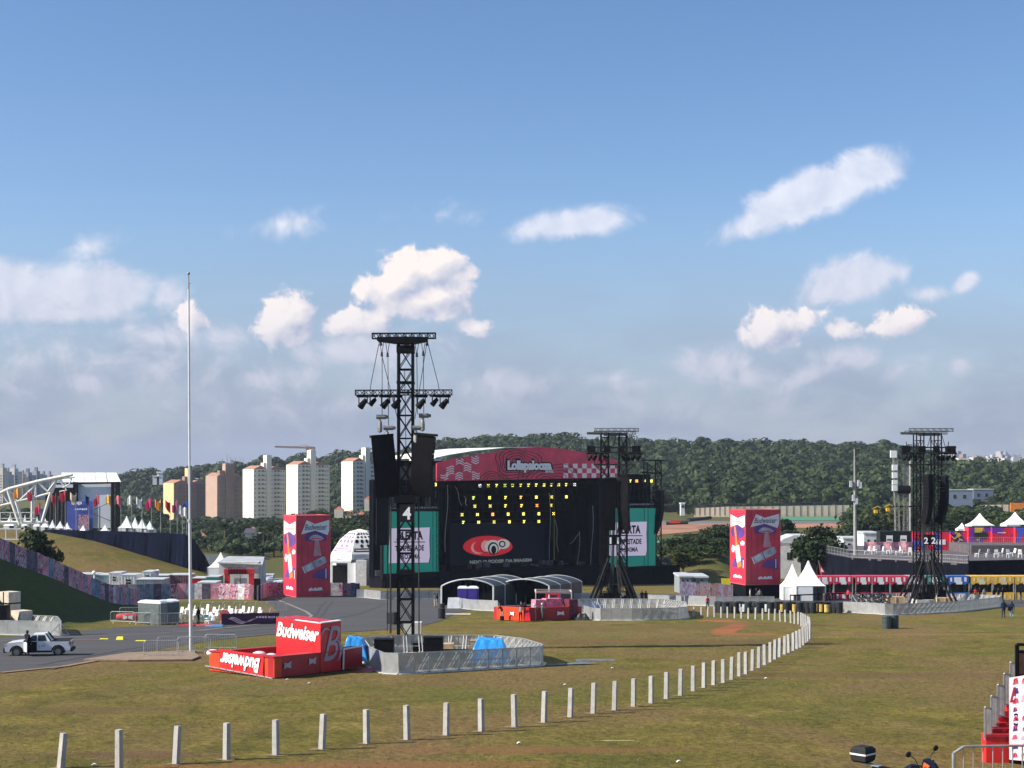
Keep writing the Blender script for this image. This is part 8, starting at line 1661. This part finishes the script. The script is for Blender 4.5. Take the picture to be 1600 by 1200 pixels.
b.build('black_frame', BLK, st2, world=True); b = MB(); b.obox(Ws(1591, 1055, -.95), (50*s, 0, 0), (0, .05, 0), (0, 0, 36*s)); b.build('wooden_board', mat('board_orange', (.38, .15, .07), .7, .15, 2), st2, world=True)
# wooden crates near tower two, and loose things
for i, (x0, x1, yb, yt, lab) in enumerate(((1387, 1413, 943, 932.5, 'long plywood crate left of the foot of tower 2'), (1464, 1490, 941, 934, 'low plywood crate right of the foot of tower 2'), (1004, 1022, 951, 943, 'plywood crate inside the ring right of tower 1'))):
    D = 190 if i < 2 else 178; s = D/F; b = MB(); wd, h = (x1-x0)*s, (yb-yt)*s; b.obox((0, 0, -.5), (wd, 0, 0), (0, 1, 0), (0, 0, h+.5)); o = b.build('plywood_crate', WOOD); o.location = W(x0, yb, D); tag(o, lab, 'crate'); b = MB()
    for k in (0, .5, 1): b.bar((wd*k, -.03, 0), (wd*k, -.03, h), .07)
    b.build('batten', WOOD, o)
for i, (x, y, c_, lab) in enumerate(((921, 946, (.04, .2, .55), 'blue tarpaulin heap left of the foot of tower 1'), (936, 947, (.04, .2, .55), 'blue tarpaulin heap under tower 1'), (927, 944, (.8, .8, .8), 'white canister between the blue heaps at tower 1'), (958, 946, (.45, .38, .28), 'beige box inside the ring of tower 1'), (1040, 947, (.02, .02, .02), 'black crate at the barriers right of tower 1'), (908, 966, (.03, .03, .03), 'pile of black sacks at the right end of the small bar'), (1245, 936, (.04, .04, .04), 'black loudspeaker before the white tents'), (1289, 937, (.03, .03, .03), 'dark drum left before the red booths'), (744, 1017, (.4, .3, .2), 'wooden box left of the large blue tarpaulin'))):
    D = 16800/(y+3-856); b = MB()
    if 'heap' in lab or 'pile' in lab: b.grid(lambda u, v: V(((u-.5)*1.8, (v-.5)*1.2, .6*(math.sin(math.pi*u)*math.sin(math.pi*v))**.5*(1+.2*math.sin(u*19)+.15*math.sin(v*23)))), 14, 10)
    elif 'canister' in lab or 'drum' in lab: b.lathe((0, 0, 0), [(.01, 0), (.3, 0), (.3, .9), (.22, 1.05), (.08, 1.1), (.08, 1.2), (.01, 1.2)], 12)
    else: b.box((0, 0, 0), (.8, .7, .8)); b.box((0, 0, .8), (.84, .74, .05))
    o = b.build(lab.split(' ')[-1] if False else 'site_item', mat('item%d' % i, c_, .6, .2, 2)); o.location = G(x, y+3); tag(o, lab, 'equipment')
b = MB(); q = [G(1235, 941), G(1290, 939), G(1330, 937), G(1400, 936)]; b.tube([p+Z*.9 for p in q], .09, 6)
for p in q: b.bar(p, p+Z*.9, .1)
tag(b.build('dark_guard_rail', BLK, loc=q[0], world=True), 'low dark guard rail in front of the red booths', 'guard rail')
# tyre marks on the asphalt
for i, (pts, w_) in enumerate((([(520, 940), (512, 948), (505, 960), (490, 972)], .25), ([(510, 940), (500, 948), (494, 960), (478, 971)], .25), ([(60, 1040), (200, 1015), (350, 990), (520, 975)], .3), ([(80, 1046), (210, 1018), (360, 993), (520, 980)], .3), ([(600, 945), (560, 960), (480, 975), (330, 984)], .35))):
    tag(strip('tyre_mark', [xy(*q) for q in pts], w_, mat('tyre_mark', (.045, .045, .048), .9, .25, 2), .045), 'dark tyre mark on the asphalt', 'tyre mark', kind='structure')
# litter on the grass
for i, (x, y) in enumerate(((883, 1071), (1061, 1192), (957, 1045), (1197, 1061), (147, 1197), (449, 1063), (483, 1069), (811, 1163))):
    b = MB(); b.grid(lambda u, v: V(((u-.5)*.16, (v-.5)*.1, .05*math.sin(u*3.1)+.02*math.sin(v*7))), 4, 3); o = b.build('litter', WHITE); o.location = G(x, y)+Z*.03; tag(o, 'scrap of white litter on the grass, '+['inside the post row near its middle', 'at the bottom edge', 'right of the near barrier ring', 'right of the post row', 'in the bottom left corner', 'before the corner of the near red bar', 'before the tower of the near red bar', 'below the post row'][i], 'litter')
b = MB(); b.box((0, 0, 0), (2.4, .5, .06)); b.bar((-1.2, -.2, .08), (1.2, -.2, .08), .05); b.bar((-1.2, .2, .08), (1.2, .2, .08), .05); o = b.build('flat_grating', GALV); o.location = G(931, 1033); tag(o, 'grey metal grating lying on the grass right of the near barrier ring', 'grating')
b = MB(); b.box((0, 0, 0), (2.6, 1, .05)); o = b.build('pale_sheet', mat('pale_sheet', (.6, .58, .5), .7)); o.location = G(716, 960); tag(o, 'flat pale sheet lying before the first dark tent', 'sheet')
b = MB(); a = G(848, 1040); b.face([a+V((0, 0, .05)), a+V((1.0, 0, .05)), a+V((3.4, .8, .05)), a+V((2.4, 1.4, .05))]); tag(b.build('ground_sheet', mat('slate_sheet', (.12, .16, .22), .6), loc=a, world=True), 'slate blue sheet on the grass at the pointed end of the near ring', 'sheet')
# ------------------------------------------------------------------ air
HAZE = True
if HAZE:
    hm = bpy.data.materials.new('haze'); hm.use_nodes = True; t = NT(hm.node_tree); t.n.clear(); pv = t.new('ShaderNodeVolumePrincipled', inp={'Color': (.72, .82, 1, 1), 'Density': .00008, 'Anisotropy': .2}); o_ = t.new('ShaderNodeOutputMaterial'); t.link(pv.outputs[0], o_.inputs['Volume'])
    b = MB(); b.obox((-3000, -120, CZ-66), (6000, 0, 0), (0, 4400, 0), (0, 0, 66+75)); hz_ = b.build('haze', hm); tag(hz_, 'thin pale haze in the air over the whole site', 'haze', kind='stuff'); hm.cycles.homogeneous_volume = True if hasattr(hm.cycles, 'homogeneous_volume') else False
# remove prototypes never placed
for o in [o for o in C.objects if o.parent is None and o.location.z < -400 and o.type == 'EMPTY']:
    for k in list(o.children_recursive): bpy.data.objects.remove(k)
    bpy.data.objects.remove(o)
for o in C.objects:
    if '_u' in o.keys(): del o['_u']
